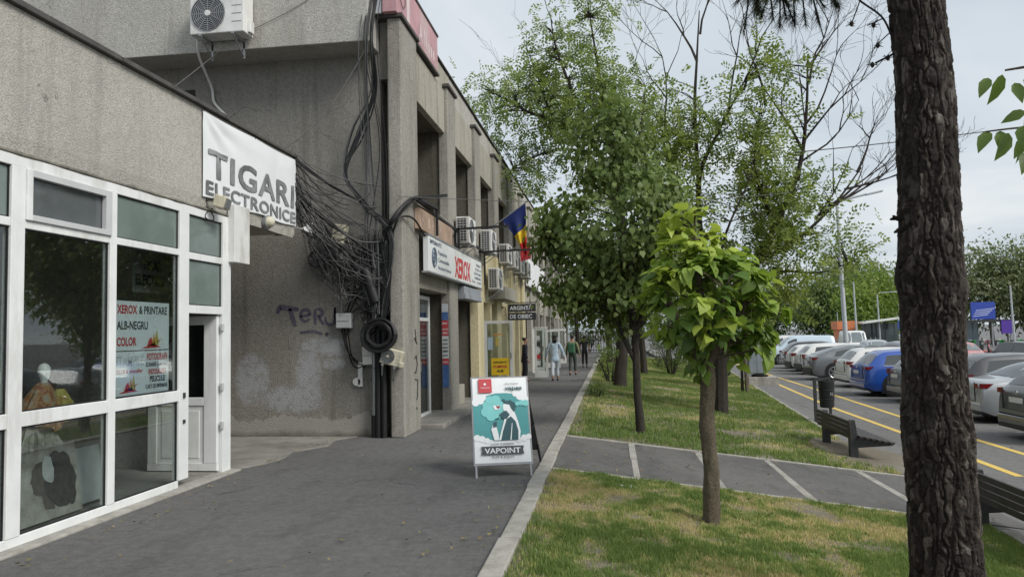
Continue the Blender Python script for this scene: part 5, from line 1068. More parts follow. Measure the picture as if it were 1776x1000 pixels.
def bush(label, x, y, z, rx, rz, lm, seed, n_=160, leaf=.09):
    t_ = thing('bush', label, 'bush', (x, y, z)); rr = random.Random(seed); b = MB()
    for k in range(9):
        a = rr.uniform(0, 6.28); q = rr.uniform(.3, .9)*rx; b.tube(spline([(x+.1*math.cos(a), y+.1*math.sin(a), z-.02), (x+q*.5*math.cos(a), y+q*.5*math.sin(a), z+rz*.6), (x+q*math.cos(a), y+q*math.sin(a), z+rz*1.3)], 3), [.035-.004*i for i in range(7)], 5)
    obj('stems', b, BARK_D, t_, smooth=True); cl, cd_ = blob_points([((x, y, z+rz*1.15), (rx, rx, rz*.85))], n_, .4, seed, .2)
    pos = np.repeat(cl, 8, 0)+RNG.normal(0, leaf, (len(cl)*8, 3)); ow = np.repeat(cd_, 8, 0); v_, f_, a_ = leaves(RHOMB, pos, unit(ow+RNG.normal(0, .6, pos.shape)), unit(UPV+RNG.normal(0, .5, pos.shape)), leaf*RNG.uniform(.7, 1.3, len(pos)), np.clip(RNG.normal(.5, .25, len(pos)), 0, 1)); o = npobj('foliage', v_, f_, lm, t_, a_); o['kind'] = 'stuff'
bush('dark many-stemmed bush in the middle of the far lawn', 2.66, 35.1, -.42, 1.0, 1.05, DARKL, 5, 260)
bush('small green bush at the kerb beside the walking people', -.45, 19.3, -.03, .3, .17, MIDL, 6, 70, .05)
bush('leafy bush at the base of the leaning trunk', -.1, 25.5, -.08, .55, .6, MIDL, 7, 150, .08)
bush('tall dark shrub behind the gate at the end of the pavement', -1.9, 63.5, 0, 1.9, 1.9, DARKL, 15, 420, .16)
bush('broad dark shrub right of the gate at the end of the pavement', 1.4, 62.5, -.2, 2.0, 1.7, DARKL, 16, 420, .16)
bush('dark shrub at the far right end of the lawn', 5.2, 61, -.6, 2.2, 1.6, DARKL, 17, 420, .16)
bush('dark bush between the far tree trunks', 4.4, 38, -.63, 1.3, .9, DARKL, 8, 260)
tag(obj('tree_stake', MB().tube([(3.7, 37.5, -.6), (3.7, 37.5, .75)], .07, 7), BARK, smooth=True), 'pale stump-like stake on the far lawn right of the bush', 'stake')
# far trees beyond the car park
G = 'trees on the far side of the road'
for k, (x, y, h, r, lm, lab) in enumerate(((33, 112, 13.5, 5.5, MIDL, 'tallest round dark tree on the far skyline left of the pine trunk'), (35, 104, 9.5, 4, YGL, 'bright green tree in front of the tall far tree'), (28, 108, 9, 3.6, MIDL, 'green tree at the left end of the far tree line'), (25, 120, 8.5, 3.5, MIDL, 'low far tree behind the street lamp'), (38.5, 118, 12, 5, MIDL, 'far tree half hidden behind the pine trunk'), (30.5, 98, 7, 3, YGL, 'low fresh green far tree by the bus shelter'),
        (43, 92, 11.5, 4.5, GRYL, 'dusty green far tree just right of the pine trunk'), (47.5, 92, 12, 5, GRYL, 'dusty pale green tree behind the blue billboard'), (52, 96, 11, 5, GRYL, 'dusty far tree towards the right edge'), (57, 90, 9.5, 5, MIDL, 'darker far tree at the right edge'), (49.5, 84, 7, 4, MIDL, 'low dark far tree behind the purple sign'), (20, 125, 8, 4, GRYL, 'pale far tree above the white van'), (15, 130, 9, 4.5, MIDL, 'far tree behind the parked light van'))):
    simple_tree('far_tree', lab, x, y, ZL, h, r, lm, 560, .5, .25, 200+k, .04, G, BARK, .55)
# --- pine trunk in the foreground
px_, py_ = 2.07, 5.2; pz = gzf(px_)
pine = thing('pine_tree', 'thick dark pine trunk with deeply fissured bark at the right', 'tree', (px_, py_, pz))
NA, NZ = 230, 1300; z0, z1 = pz-.1, 8.2
th = np.linspace(0, 2*np.pi, NA, endpoint=False); zz = z0+(z1-z0)*(np.arange(NZ)/(NZ-1))**1.35
TH, ZZ = np.meshgrid(th, zz)
rad = np.interp(ZZ, [-.5, -.2, .1, .9, 1.5, 1.95, 2.3, 2.9, 3.9, 8.2], [.275, .245, .226, .215, .2, .207, .198, .192, .178, .11])
rad += .014*np.exp(-((ZZ-1.98)/.1)**2)*(np.cos(TH-3.2) > -.3)*(1+np.cos(TH-3.3))*.9+.02*np.exp(-((ZZ-1.86)/.09)**2-((TH-6.0)/.45)**2)+.012*np.exp(-((ZZ-.95)/.12)**2)
u_ = TH*.2; lo = np.stack([np.cos(TH)*.2, np.sin(TH)*.2, ZZ], -1).reshape(-1, 3)
wrp = np.stack([fbm(lo*np.array([16, 16, 9]), 4, 1)-.5, fbm(lo*np.array([16, 16, 9]), 4, 2)-.5, 3*(fbm(lo*6, 4, 3)-.5)], -1)*.085
Q = (lo+wrp)*np.array([1/.05, 1/.05, 1/.42])
def voro(Q, seed):
    i = np.floor(Q).astype(np.int64); f1 = np.full(len(Q), 9.); f2 = np.full(len(Q), 9.); idr = np.zeros(len(Q))
    def hh(a, b, c, s):
        n_ = (a*73856093 ^ b*19349663 ^ c*83492791 ^ (s*2654435761)) & 0xffffffff; n_ = ((n_ ^ (n_ >> 15))*2246822519) & 0xffffffff; n_ = ((n_ ^ (n_ >> 13))*3266489917) & 0xffffffff; return ((n_ >> 8) & 0xffff)/65535.
    for a in (-1, 0, 1):
        for b in (-1, 0, 1):
            for c in (-1, 0, 1):
                ci = i+np.array([a, b, c]); pt_ = ci+np.stack([hh(ci[:, 0], ci[:, 1], ci[:, 2], seed+k) for k in (1, 2, 3)], -1); dd = ((Q-pt_)**2).sum(-1)
                nid = hh(ci[:, 0], ci[:, 1], ci[:, 2], seed+9); m1 = dd < f1; f2 = np.where(m1, f1, np.minimum(f2, dd)); idr = np.where(m1, nid, idr); f1 = np.where(m1, dd, f1)
    return np.sqrt(f1), np.sqrt(f2), idr
f1, f2, idr = voro(Q, 5); e_ = np.clip((f2-f1-.02)/.16, 0, 1); e_ = e_*e_*(3-2*e_)
g1, g2, idg = voro((lo+wrp*.8)*np.array([1/.034, 1/.034, 1/.075])+3, 8); e2 = np.clip((g2-g1)/.1, 0, 1)
disp = e_*(.012+.006*idr)+e_*(.001+.007*idg)*(.5+.5*e2)+.009*(fbm(lo*np.array([90, 90, 40]), 4, 7)-.5)+.014*(fbm(lo*14, 3, 9)-.5)
ax_x = px_+np.interp(zz, [-.5, .04, 1.14, 1.89, 2.64, 3.22, 3.81, 8], [.01, .005, -.01, .005, .02, .03, .005, -.35]); ax_y = py_+np.interp(zz, [-.5, 4, 8], [0, .0, .3])
rr_ = rad*.9+disp.reshape(rad.shape)-.012
V = np.stack([ax_x[:, None]+rr_*np.cos(TH), ax_y[:, None]+rr_*np.sin(TH), ZZ], -1).reshape(-1, 3)
ii = np.arange((NZ-1)*NA); r_, c_ = ii//NA, ii % NA; F = np.stack([r_*NA+c_, r_*NA+(c_+1) % NA, (r_+1)*NA+(c_+1) % NA, (r_+1)*NA+c_], -1)
PB, t, p, o = base('pine_bark'); at = N(t, 'ShaderNodeAttribute', attribute_name='rnd')
c = ramp(t, at.outputs['Fac'], [(0, (.011, .0095, .009)), (.25, (.026, .021, .018)), (.5, (.055, .045, .038)), (.75, (.15, .132, .115)), (1, (.33, .3, .265))])
c = mixc(t, ramp(t, noise(t, 60, 5, .7), [(.4, (0, 0, 0)), (.7, (.6,)*3)]), c, (.05, .038, .03)); c = mixc(t, ramp(t, noise(t, 5, 5, .65), [(.55, (0, 0, 0)), (.72, (.5,)*3)]), c, (.13, .12, .105))
t.links.new(c, p.inputs['Base Color']); p.inputs['Roughness'].default_value = .92; p.inputs['Specular IOR Level'].default_value = .25; bump(t, p, noise(t, 140, 5, .7), .7, .006)
npobj('trunk', V, F, PB, pine, np.clip(.12+.2*idr+.75*(idg-.4)*e_+.5*(fbm(lo*np.array([30, 30, 12]), 4, 17)-.5), 0, 1), False)
random.seed(31)
for q in ((-.18, -.02, 2.33, -.05, .03), (-.18, 0, 2.36, -.06, -.02), (-.18, -.03, 2.28, -.05, -.03), (-.17, 0, 2.02, -.03, .02)):
    obj('branch_stub', MB().tube([(px_+q[0]+.05, py_+q[1], q[2]), (px_+q[0]+q[3]*.4, py_+q[1]-.02, q[2]+q[4]*.5), (px_+q[0]+q[3], py_+q[1]-.04, q[2]+q[4])], [.022, .015, .007], 7), PB, pine, smooth=True)
# pine branch with needle tufts hanging into the top of the picture
b = MB(); tufts = []
main = spline([(px_-.3, py_+.1, 6.2), (px_-.6, py_+.2, 5.4), (px_-.75, py_+.25, 4.7), (px_-.85, py_+.2, 4.3)], 5); b.tube(main, [.05-.0025*i for i in range(len(main))], 7)
for k in range(64):
    s = main[random.randrange(8, len(main))]; e0 = Vector((random.uniform(.95, 1.68), py_+random.uniform(-.2, .35), random.uniform(3.78, 4.15))); mid = s.lerp(e0, .5)+Vector((random.uniform(-.08, .08), random.uniform(-.08, .08), random.uniform(-.02, .1))); q = spline([s, mid, e0], 4); b.tube(q, [.012-.0009*i for i in range(len(q))], 5); tufts += [(q[-1], (q[-1]-q[-3]).normalized()), (q[-3], (q[-2]-q[-4]).normalized()), (q[-5], (q[-3]-q[-5]).normalized())]
tw = spline([(1.62, py_, 4.05), (1.7, py_, 3.86), (1.85, py_, 3.72), (1.9, py_-.02, 3.58), (1.93, py_-.02, 3.47), (1.8, py_, 3.40)], 4); b.tube(tw, .007, 5)
for s, e0 in (((1.72, py_, 3.83), (1.66, py_, 3.68)), ((1.86, py_, 3.7), (1.76, py_, 3.66)), ((1.9, py_, 3.6), (1.82, py_, 3.53)), ((1.93, py_, 3.48), (1.98, py_, 3.46))): b.tube([s, e0], .005, 4)
obj('branch', b, PB, pine, smooth=True)
for c0 in ((1.66, py_, 3.68), (1.8, py_, 3.66), (1.82, py_, 3.52), (1.78, py_, 3.39), (1.88, py_, 3.43), (1.97, py_, 3.46)):
    bb = MB(); bb.lathe([(.003, -.02), (.011, -.013), (.014, 0), (.01, .013), (.002, .02)], c0, 8)
    for k in range(14):
        a = random.uniform(0, 6.28); e1 = Vector((math.cos(a), math.sin(a), random.uniform(-.8, .8))).normalized()*random.uniform(.025, .045); bb.tube([c0, Vector(c0)+e1], .002, 3)
    obj('cone', bb, BARK_D, pine)
NEED = leafmat('pine_needle', [(0, (.02, .028, .018)), (1, (.05, .065, .035))], .15, .1)
nv, nf = [], []
for c0, d in tufts:
    for k in range(85):
        dd = (Vector(d)+Vector((random.gauss(0, .6), random.gauss(0, .6), random.gauss(0, .55)))).normalized(); s = Vector(c0)-Vector(d)*random.uniform(0, .12); L = random.uniform(.07, .125); sd = dd.orthogonal().normalized()*.0022; i = len(nv)
        nv += [tuple(s-sd), tuple(s+sd), tuple(s+dd*L)]; nf.append((i, i+1, i+2))
nd = npobj('needles', np.array(nv), np.array(nf), NEED, pine, RNG.uniform(0, 1, len(nv))); nd['kind'] = 'stuff'
# --- branch of a broad-leaved tree reaching in at the right edge (its stem stands just outside the picture)
rx_, ry_ = 2.95, 2.7; rz_ = gzf(rx_)
rt_ = thing('cherry_tree', 'overhanging branch with large pointed green leaves at the right edge', 'tree', (rx_, ry_, rz_))
b, Sx = limbs_mesh([([(rx_, ry_, rz_-.05), (rx_-.03, ry_, 1.2), (rx_-.1, ry_, 2.2), (rx_-.05, ry_+.1, 3.4)], .07, .03)]); obj('trunk', b, BARK, rt_, smooth=True)
b, Sx = limbs_mesh([([(rx_-.1, ry_, 2.2), (2.4, 2.85, 2.5), (1.9, 2.95, 2.62), (1.5, 3.0, 2.60)], .028, .004), ([(2.2, 2.9, 2.57), (1.8, 2.95, 2.4), (1.42, 3.0, 2.37)], .009, .003), ([(2.1, 2.9, 2.55), (1.75, 2.9, 2.3), (1.56, 2.95, 2.2)], .008, .003), ([(2.4, 2.85, 2.5), (2.1, 2.6, 2.7), (1.9, 2.4, 2.8)], .012, .003), ([(rx_-.05, ry_, 2.9), (2.4, 3.1, 3.4), (2.0, 3.2, 3.7)], .02, .004)]); obj('branches', b, BARK, rt_, smooth=True)
LP = [(1.49, 3.0, 2.585, -.3, -1), (1.44, 3.0, 2.575, -.55, -.85), (1.53, 3.0, 2.55, .1, -1), (1.56, 3.0, 2.56, .5, -.6), (1.43, 3.0, 2.37, -.6, -.8), (1.47, 3.0, 2.37, -.2, -1), (1.50, 3.0, 2.36, -.45, -.9), (1.55, 3.02, 2.36, .1, -1), (1.54, 2.98, 2.38, -.3, -.7), (1.57, 3.0, 2.34, -.5, -.5), (1.56, 2.97, 2.22, -.1, -1), (1.6, 2.95, 2.25, .2, -1), (1.56, 3.0, 2.44, -.7, -.3), (1.62, 3.0, 2.42, 0, -1), (1.6, 3.0, 2.3, .3, -.9), (1.57, 3.03, 2.29, -.35, -.85)]
for k in range(60): LP.append((random.uniform(1.65, 2.5), random.uniform(2.5, 3.2), random.uniform(2.3, 2.8), random.uniform(-.6, .6), random.uniform(-1, -.4)))
CHL = leafmat('cherry_leaf', [(0, (.06, .11, .022)), (.5, (.1, .17, .032)), (1, (.16, .24, .05))], .45, .08)
me = bpy.data.meshes.new('leaf'); me.from_pydata([tuple(v) for v in OVATE[0]], [], [tuple(f) for f in OVATE[1]]); me.update(); a = me.attributes.new('rnd', 'FLOAT', 'POINT'); a.data.foreach_set('value', RNG.uniform(.3, .7, 10).astype(np.float32)); me.polygons.foreach_set('use_smooth', [True]*len(me.polygons)); me.materials.append(CHL)
P_ = np.array([q[:3] for q in LP]); D_ = np.array([(q[3], RNG.uniform(-.5, .3), q[4]) for q in LP]); N_ = np.array([(RNG.uniform(-.6, .6), -1, RNG.uniform(.1, .9)) for q in LP])
leaf_objects(np.arange(len(LP)), P_, D_, N_, RNG.uniform(.085, .12, len(LP)), np.full(len(LP), .0), rt_, [me], 1, 1)
# ------------------------------------------------------------------ pavement sign
sb = thing('sandwich_board', 'folding pavement sign with teal VAPOINT poster standing on the asphalt', 'sign', (-1.3, 8.9, 0))
fo = Vector((-1.605, 8.62, .155)); fu = Vector((.64, .16, 0)).normalized(); fv = Vector((-.16*.36/.66, .64*.36/.66, .93)).normalized()
fv = (fv-fu*fv.dot(fu)).normalized(); fn = fu.cross(fv); WB, HB = .655, 1.02
BLK = plain('black_sign_frame', (.02, .02, .022), .5)
obj('frame', MB().prism([(-.02, -.03), (WB+.02, -.03), (WB+.02, HB+.02), (-.02, HB+.02)], fo, fu, fv, fn, -.022), mat('steel_frame', (.3, .3, .31), .4, .1, 6, metal=.7), sb, bevel=.004)
WHP = plain('white_print', (.76, .78, .79), .45); TEAL = mat('teal_print', (.075, .30, .31), .45, .06, 3); LTEAL = plain('light_teal_print', (.2, .55, .54), .45); DTEAL = plain('dark_teal_print', (.03, .085, .1), .45); SRED = plain('red_print', (.5, .06, .07), .45); DGREY = plain('dark_grey_print', (.07, .075, .08), .45)
SP = obj('poster', MB().prism([(0, 0), (WB, 0), (WB, HB), (0, HB)], fo, fu, fv, fn, .003), WHP, sb)
LV = [.0045]
def pr_(poly, m_, name='print'):
    LV[0] += .0004
    return obj(name, MB().prism([(a*WB, (1-b_)*HB) for a, b_ in poly], fo+fn*LV[0], fu, fv, fn, .0003), m_, SP)
def scallop(pts, k=5, amp=.022):
    out_ = []
    for (a, b_), (c_, d) in zip(pts, pts[1:]):
        for i in range(k*6):
            t_ = i/(k*6); nx, ny = (d-b_), -(c_-a); L = math.hypot(nx, ny) or 1; s = amp*abs(math.sin(math.pi*k*t_)); out_.append((a+(c_-a)*t_+nx/L*s, b_+(d-b_)*t_+ny/L*s))
    return out_
def circ(cx, cy, r, n=20, asp=WB/HB): return [(cx+r*math.cos(2*math.pi*i/n), cy+r*asp*math.sin(2*math.pi*i/n)) for i in range(n)]
pr_([(0.0, .29), (.16, .255), (.24, .215), (.42, .185), (.62, .185), (.8, .2), (.9, .235), (1, .26), (1, .715), (.88, .725), (.8, .74), (.6, .745), (.4, .75), (.2, .72), (.1, .7), (0, .705)], TEAL)
for cx, cy, r in ((.05, .29, .07), (.14, .275, .06), (.2, .24, .05), (.86, .235, .06), (.95, .26, .07), (.78, .2, .05), (.05, .71, .06), (.14, .725, .06), (.23, .745, .05), (.9, .725, .06), (.98, .71, .05), (.8, .745, .05)): pr_(circ(cx, cy, r), WHP)
for cx, cy, r in ((.37, .36, .15), (.25, .33, .08), (.23, .41, .09), (.32, .46, .09), (.44, .44, .09), (.5, .34, .09), (.42, .27, .09), (.31, .27, .08), (.52, .4, .06)): pr_(circ(cx, cy, r), LTEAL)
for cx, cy, r in ((.88, .31, .05), (.96, .315, .06), (.81, .32, .04)): pr_(circ(cx, cy, r), MATS['light_teal_print'])
pr_([(.36, .335), (.5, .335), (.47, .385), (.39, .385)], WHP); pr_([(.42, .335), (.455, .345), (.49, .335), (.485, .36), (.455, .38), (.425, .36)], plain('dark_red_print', (.25, .03, .03), .45))
# bearded man with cap
pr_([(.58, .45), (.66, .38), (.74, .4), (.8, .52), (.84, .64), (.82, .745), (.44, .745), (.48, .66), (.53, .56)], WHP)
pr_([(.6, .5), (.68, .47), (.76, .53), (.8, .64), (.79, .745), (.48, .745), (.52, .64)], DTEAL); pr_([(.645, .745), (.69, .55), (.7, .55), (.665, .745)], WHP)
pr_([(.36, .745), (.31, .62), (.34, .57), (.4, .57), (.44, .68), (.44, .745)], WHP); pr_([(.34, .6), (.36, .535), (.42, .53), (.41, .59)], DTEAL)
pr_(circ(.64, .36, .1), WHP); pr_([(.46, .45), (.54, .41), (.6, .4), (.66, .45), (.6, .5), (.52, .495)], DTEAL)
pr_([(.56, .3), (.57, .26), (.6, .285), (.68, .275), (.76, .31), (.78, .37), (.74, .42), (.69, .38), (.66, .33), (.6, .325)], DTEAL)
pr_([(.53, .265), (.57, .26), (.62, .32), (.57, .32)], DTEAL); pr_([(.4, .495), (.47, .475), (.475, .485), (.41, .505)], DTEAL)
pr_([(.11, .01), (.355, .01), (.355, .18), (.11, .18)], SRED)
pr_(circ(.23, .075, .025, 6), WHP)
def bt(s, cu_, cv_, h, w, m_, bold=.01, **k):
    LV[0] += .0004; q = fo+fu*(cu_*WB)+fv*((1-cv_)*HB); return text('lettering', s, m_, SP, q, fu, fv, height=h*HB, width=w*WB, bold=bold, center=True, lift=LV[0]+.0006, **k)
bt('VAPOINT', .235, .125, .012, .17, WHP); bt('alternative', .72, .085, .022, .26, DGREY, 0, shear=.3); bt('vapes', .75, .15, .032, .32, DTEAL, .03)
bt('LOVE INSPIRED', .5, .8, .022, .42, DGREY); pr_([(.11, .815), (.88, .815), (.86, .863), (.88, .91), (.11, .91), (.13, .863)], DGREY); bt('VAPOINT', .495, .895, .062, .64, WHP, .015); bt('PUFF & ENJOY', .5, .95, .022, .4, DGREY)
STL = MATS['steel_frame']
for a in (.01, WB-.01): obj('leg', MB().bar(fo+fu*a-fv*.02-fn*.01, fo+fu*a-fv*.175-fn*.01, .022, .022, tuple(fn)), STL, sb)
top = fo+fv*(HB-.01)-fn*.03
bo = Vector((-1.56, 9.42, 0)); back_dir = (bo-(top)).normalized()
obj('back_panel', MB().prism([(0, .0), (WB, .0), (WB, .98), (0, .98)], top, fu, back_dir, fu.cross(back_dir), .02), BLK, sb)
for a in (.01, WB-.01): obj('leg', MB().bar(top+fu*a+back_dir*.9, top+fu*a+back_dir*1.26, .024, .024), BLK, sb)
obj('strut', MB().tube(spline([fo+fu*(WB+.01)+fv*.55, fo+fu*(WB+.06)+fv*.45-fn*.2, top+fu*(WB+.01)+back_dir*.6]), .004, 5), BLK, sb)

# ------------------------------------------------------------------ benches, bin, cabinet
WOOD = mat('dark_stained_planks', (.04, .034, .03), .55, .3, 7, .3, 40); STEELD = mat('dark_bench_metal', (.03, .031, .032), .5, .25, 8)
def bench(label, x, y, L, z):
    t_ = thing('park_bench', label, 'bench', (x, y, z), 'benches at the lawn edge'); tl = .235
    for q in (y+.12, y+L-.3):
        s = obj('support', MB().prism([(-.07, -.05), (.07, -.05), (.06, .4), (.03, .64), (-.05, .64), (-.07, .4)], (x, q, z), (1, 0, 0), (0, 0, 1), (0, 1, 0), .1), STEELD, t_, bevel=.008)
        obj('seat_bracket', MB().prism([(.05, .17), (.62, .205), (.66, .235), (.05, .36)], (x, q+.01, z), (1, 0, 0), (0, 0, 1), (0, 1, 0), .08), STEELD, t_, bevel=.006)
    for k in range(4): obj('back_slat', MB().box(x-.095-.004*k, x-.071, y, y+L, z+.335+.078*k, z+.335+.078*k+.066), WOOD, t_, bevel=.006)
    for k in range(6):
        xx = x+.1+.096*k; zz = z+.366-.13*(xx-x-.05)/.6+.012; obj('seat_slat', MB().bar((xx, y, zz), (xx, y+L, zz), .075, .03), WOOD, t_, bevel=.005)
    return t_
bench('dark slatted bench beside the litter bin, seen from behind', 4.03, 13.4, 2.05, gzf(4.03)-.005)
bench('near dark slatted bench partly hidden behind the pine trunk', 3.93, 6.9, 2.25, gzf(3.93)-.005)
struct('dirt_patch', MB().prism([(4.3+.8*math.cos(a)*(1+.2*math.sin(3*a)), 14.2+1.7*math.sin(a)*(1+.15*math.cos(4*a))) for a in np.linspace(0, 6.1, 24)], (0, 0, -.0915), (1, 0, -.122), (0, 1, 0), (0, 0, 1), .004), SOIL)
bi = thing('litter_bin', 'black round litter bin hung between two posts by the bench', 'bin', (4.9, 19.3, -.7))
obj('post', MB().box(4.83, 4.9, 19.16, 19.23, -.72, .42), DARKM, bi, bevel=.006); obj('post', MB().box(5.27, 5.33, 19.5, 19.56, -.78, .38), DARKM, bi, bevel=.006)
obj('bin_body', MB().lathe([(.15, -.33), (.165, -.31), (.185, .28), (.195, .3), (.195, .33), (.17, .335), (.16, .0)], (5.19, 19.4, 0), 24), mat('black_bin_plastic', (.025, .027, .028), .5, .2, 6), bi, smooth=True)
for z in (-.12, .1): obj('band', MB().lathe([(.172+.03*(z+.3), z), (.185+.03*(z+.3), z), (.185+.03*(z+.3), z+.02), (.172+.03*(z+.3), z+.02)], (5.19, 19.4, 0), 24), DARKM, bi, smooth=True)
obj('cross_bar', MB().box(4.87, 5.32, 19.2, 19.24, .36, .41), DARKM, bi); text('emblem', 'N', plain('grey_stencil', (.3, .3, .3), .6), bi, (5.22, 19.2, -.03), (1, 0, 0), V3, height=.09, width=.06, bold=.02, lift=.012)
cb = thing('utility_cabinet', 'grey metal utility cabinet standing on a concrete slab at the lawn edge', 'cabinet', (6.2, 33.7, -.45))
GC = mat('grey_cabinet_paint', (.22, .25, .28), .5, .12, 4, dirt=(.15, .16, .17))
obj('body', MB().box(5.8, 6.5, 33.5, 34.1, -.32, .9), GC, cb, bevel=.02); obj('door', MB().box(5.83, 6.14, 33.485, 33.5, -.28, .86), GC, cb); obj('door', MB().box(6.16, 6.47, 33.485, 33.5, -.28, .86), GC, cb); obj('base', MB().lathe([(.34, -.45), (.36, -.38), (.2, -.33), (.2, -.32)], (6.3, 33.75, 0), 16), RUBBER, cb, smooth=True)
tag(obj('concrete_slab', MB().box(5.75, 7.0, 33.3, 34.3, -.85, -.45), CONC, bevel=.02), 'low concrete slab under the grey utility cabinet', 'slab')
litter = tag(obj('paper_litter', MB().grid([[(.05+.03*i, 8.5+.03*j, gzf(.1)+.03+.02*math.sin(i*1.3+j)) for i in range(5)] for j in range(3)]), PAPER), 'crumpled white paper scrap on the grass by the path', 'litter')

# ------------------------------------------------------------------ cars
TYRE = mat('tyre_rubber', (.015, .015, .016), .85, .2, 10); RIM = mat('alloy_rim', (.4, .41, .42), .3, .1, 6, metal=.8); CGLASS = film('car_glass', (.04, .048, .052), .03, 1.0); TRIM = plain('black_car_trim', (.02, .02, .021), .5); TAIL = plain('tail_light_red', (.2, .012, .016), .15); CLEARL = plain('clear_lamp', (.6, .62, .64), .1); PLATE = plain('number_plate', (.7, .7, .7), .5); CHROME = mat('chrome_trim', (.6, .6, .6), .2, .05, metal=.9)
GLASSL = film('pale_windscreen', (.16, .19, .2), .05, 1.0)
def paint(name, col, metal=.0): return mat(name, col, .32, .03, 2, coat=.8, metal=metal)
SHAPES = {
 'sedan': dict(L=4.7, W=1.82, top=[(0, .66), (.03, .8), (.06, .98), (.12, 1.04), (.75, 1.07), (1.25, 1.33), (1.6, 1.44), (2.2, 1.47), (2.75, 1.42), (3.6, .98), (4.2, .86), (4.6, .68), (4.7, .5)], belt=[(0, .9), (.8, 1.0), (1.3, 1.0), (3.4, .93), (4.7, .62)], sw=(1.05, 3.2), rw=(.8, 1.5), ws=(2.85, 3.5), wh=(.98, 3.72), wr=.32, tail=(.84, 1.0)),
 'suv': dict(L=4.55, W=1.88, top=[(0, .6), (.03, .8), (.07, 1.0), (.18, 1.1), (.5, 1.46), (.75, 1.56), (1.6, 1.6), (2.3, 1.58), (2.9, 1.48), (3.6, 1.08), (4.2, .98), (4.48, .78), (4.55, .5)], belt=[(0, 1.0), (.5, 1.06), (3.4, 1.0), (4.55, .7)], sw=(.6, 3.2), rw=(.16, .5), ws=(2.95, 3.55), wh=(.92, 3.6), wr=.36, tail=(.92, 1.06)),
 'coupe': dict(L=4.6, W=1.9, top=[(0, .62), (.03, .84), (.07, 1.05), (.2, 1.12), (.7, 1.3), (1.3, 1.5), (1.8, 1.58), (2.3, 1.57), (2.9, 1.46), (3.6, 1.07), (4.2, .98), (4.5, .78), (4.6, .5)], belt=[(0, 1.0), (.6, 1.08), (3.4, 1.0), (4.6, .7)], sw=(.95, 3.2), rw=(.3, 1.15), ws=(2.95, 3.55), wh=(.95, 3.65), wr=.37, tail=(.92, 1.07)),
 'hatch': dict(L=4.2, W=1.76, top=[(0, .6), (.03, .78), (.07, 1.0), (.16, 1.08), (.42, 1.38), (.65, 1.46), (1.4, 1.5), (2.1, 1.48), (2.6, 1.4), (3.3, 1.0), (3.85, .88), (4.1, .7), (4.2, .48)], belt=[(0, .93), (.45, .99), (3.1, .94), (4.2, .62)], sw=(.55, 2.95), rw=(.14, .42), ws=(2.65, 3.25), wh=(.8, 3.35), wr=.32, tail=(.85, 1.05)),
 'van': dict(L=4.5, W=1.84, top=[(0, .7), (.02, 1.5), (.06, 1.8), (.2, 1.86), (2.4, 1.88), (2.7, 1.84), (3.1, 1.62), (3.6, 1.14), (4.15, 1.0), (4.42, .8), (4.5, .5)], belt=[(0, 1.05), (3.5, 1.02), (4.5, .72)], sw=(2.35, 3.2), rw=(.03, .05), ws=(2.85, 3.55), wh=(.85, 3.62), wr=.33, tail=(.9, 1.4)),
 'bigvan': dict(L=5.6, W=2.05, top=[(0, .7), (.02, 2.1), (.06, 2.45), (.25, 2.52), (3.9, 2.52), (4.2, 2.42), (4.55, 1.95), (4.95, 1.25), (5.35, 1.12), (5.55, .9), (5.6, .5)], belt=[(0, 1.2), (4.8, 1.15), (5.6, .8)], sw=(3.7, 4.5), rw=(.03, .05), ws=(4.22, 4.9), wh=(1.0, 4.7), wr=.36, tail=(1.0, 1.5))}
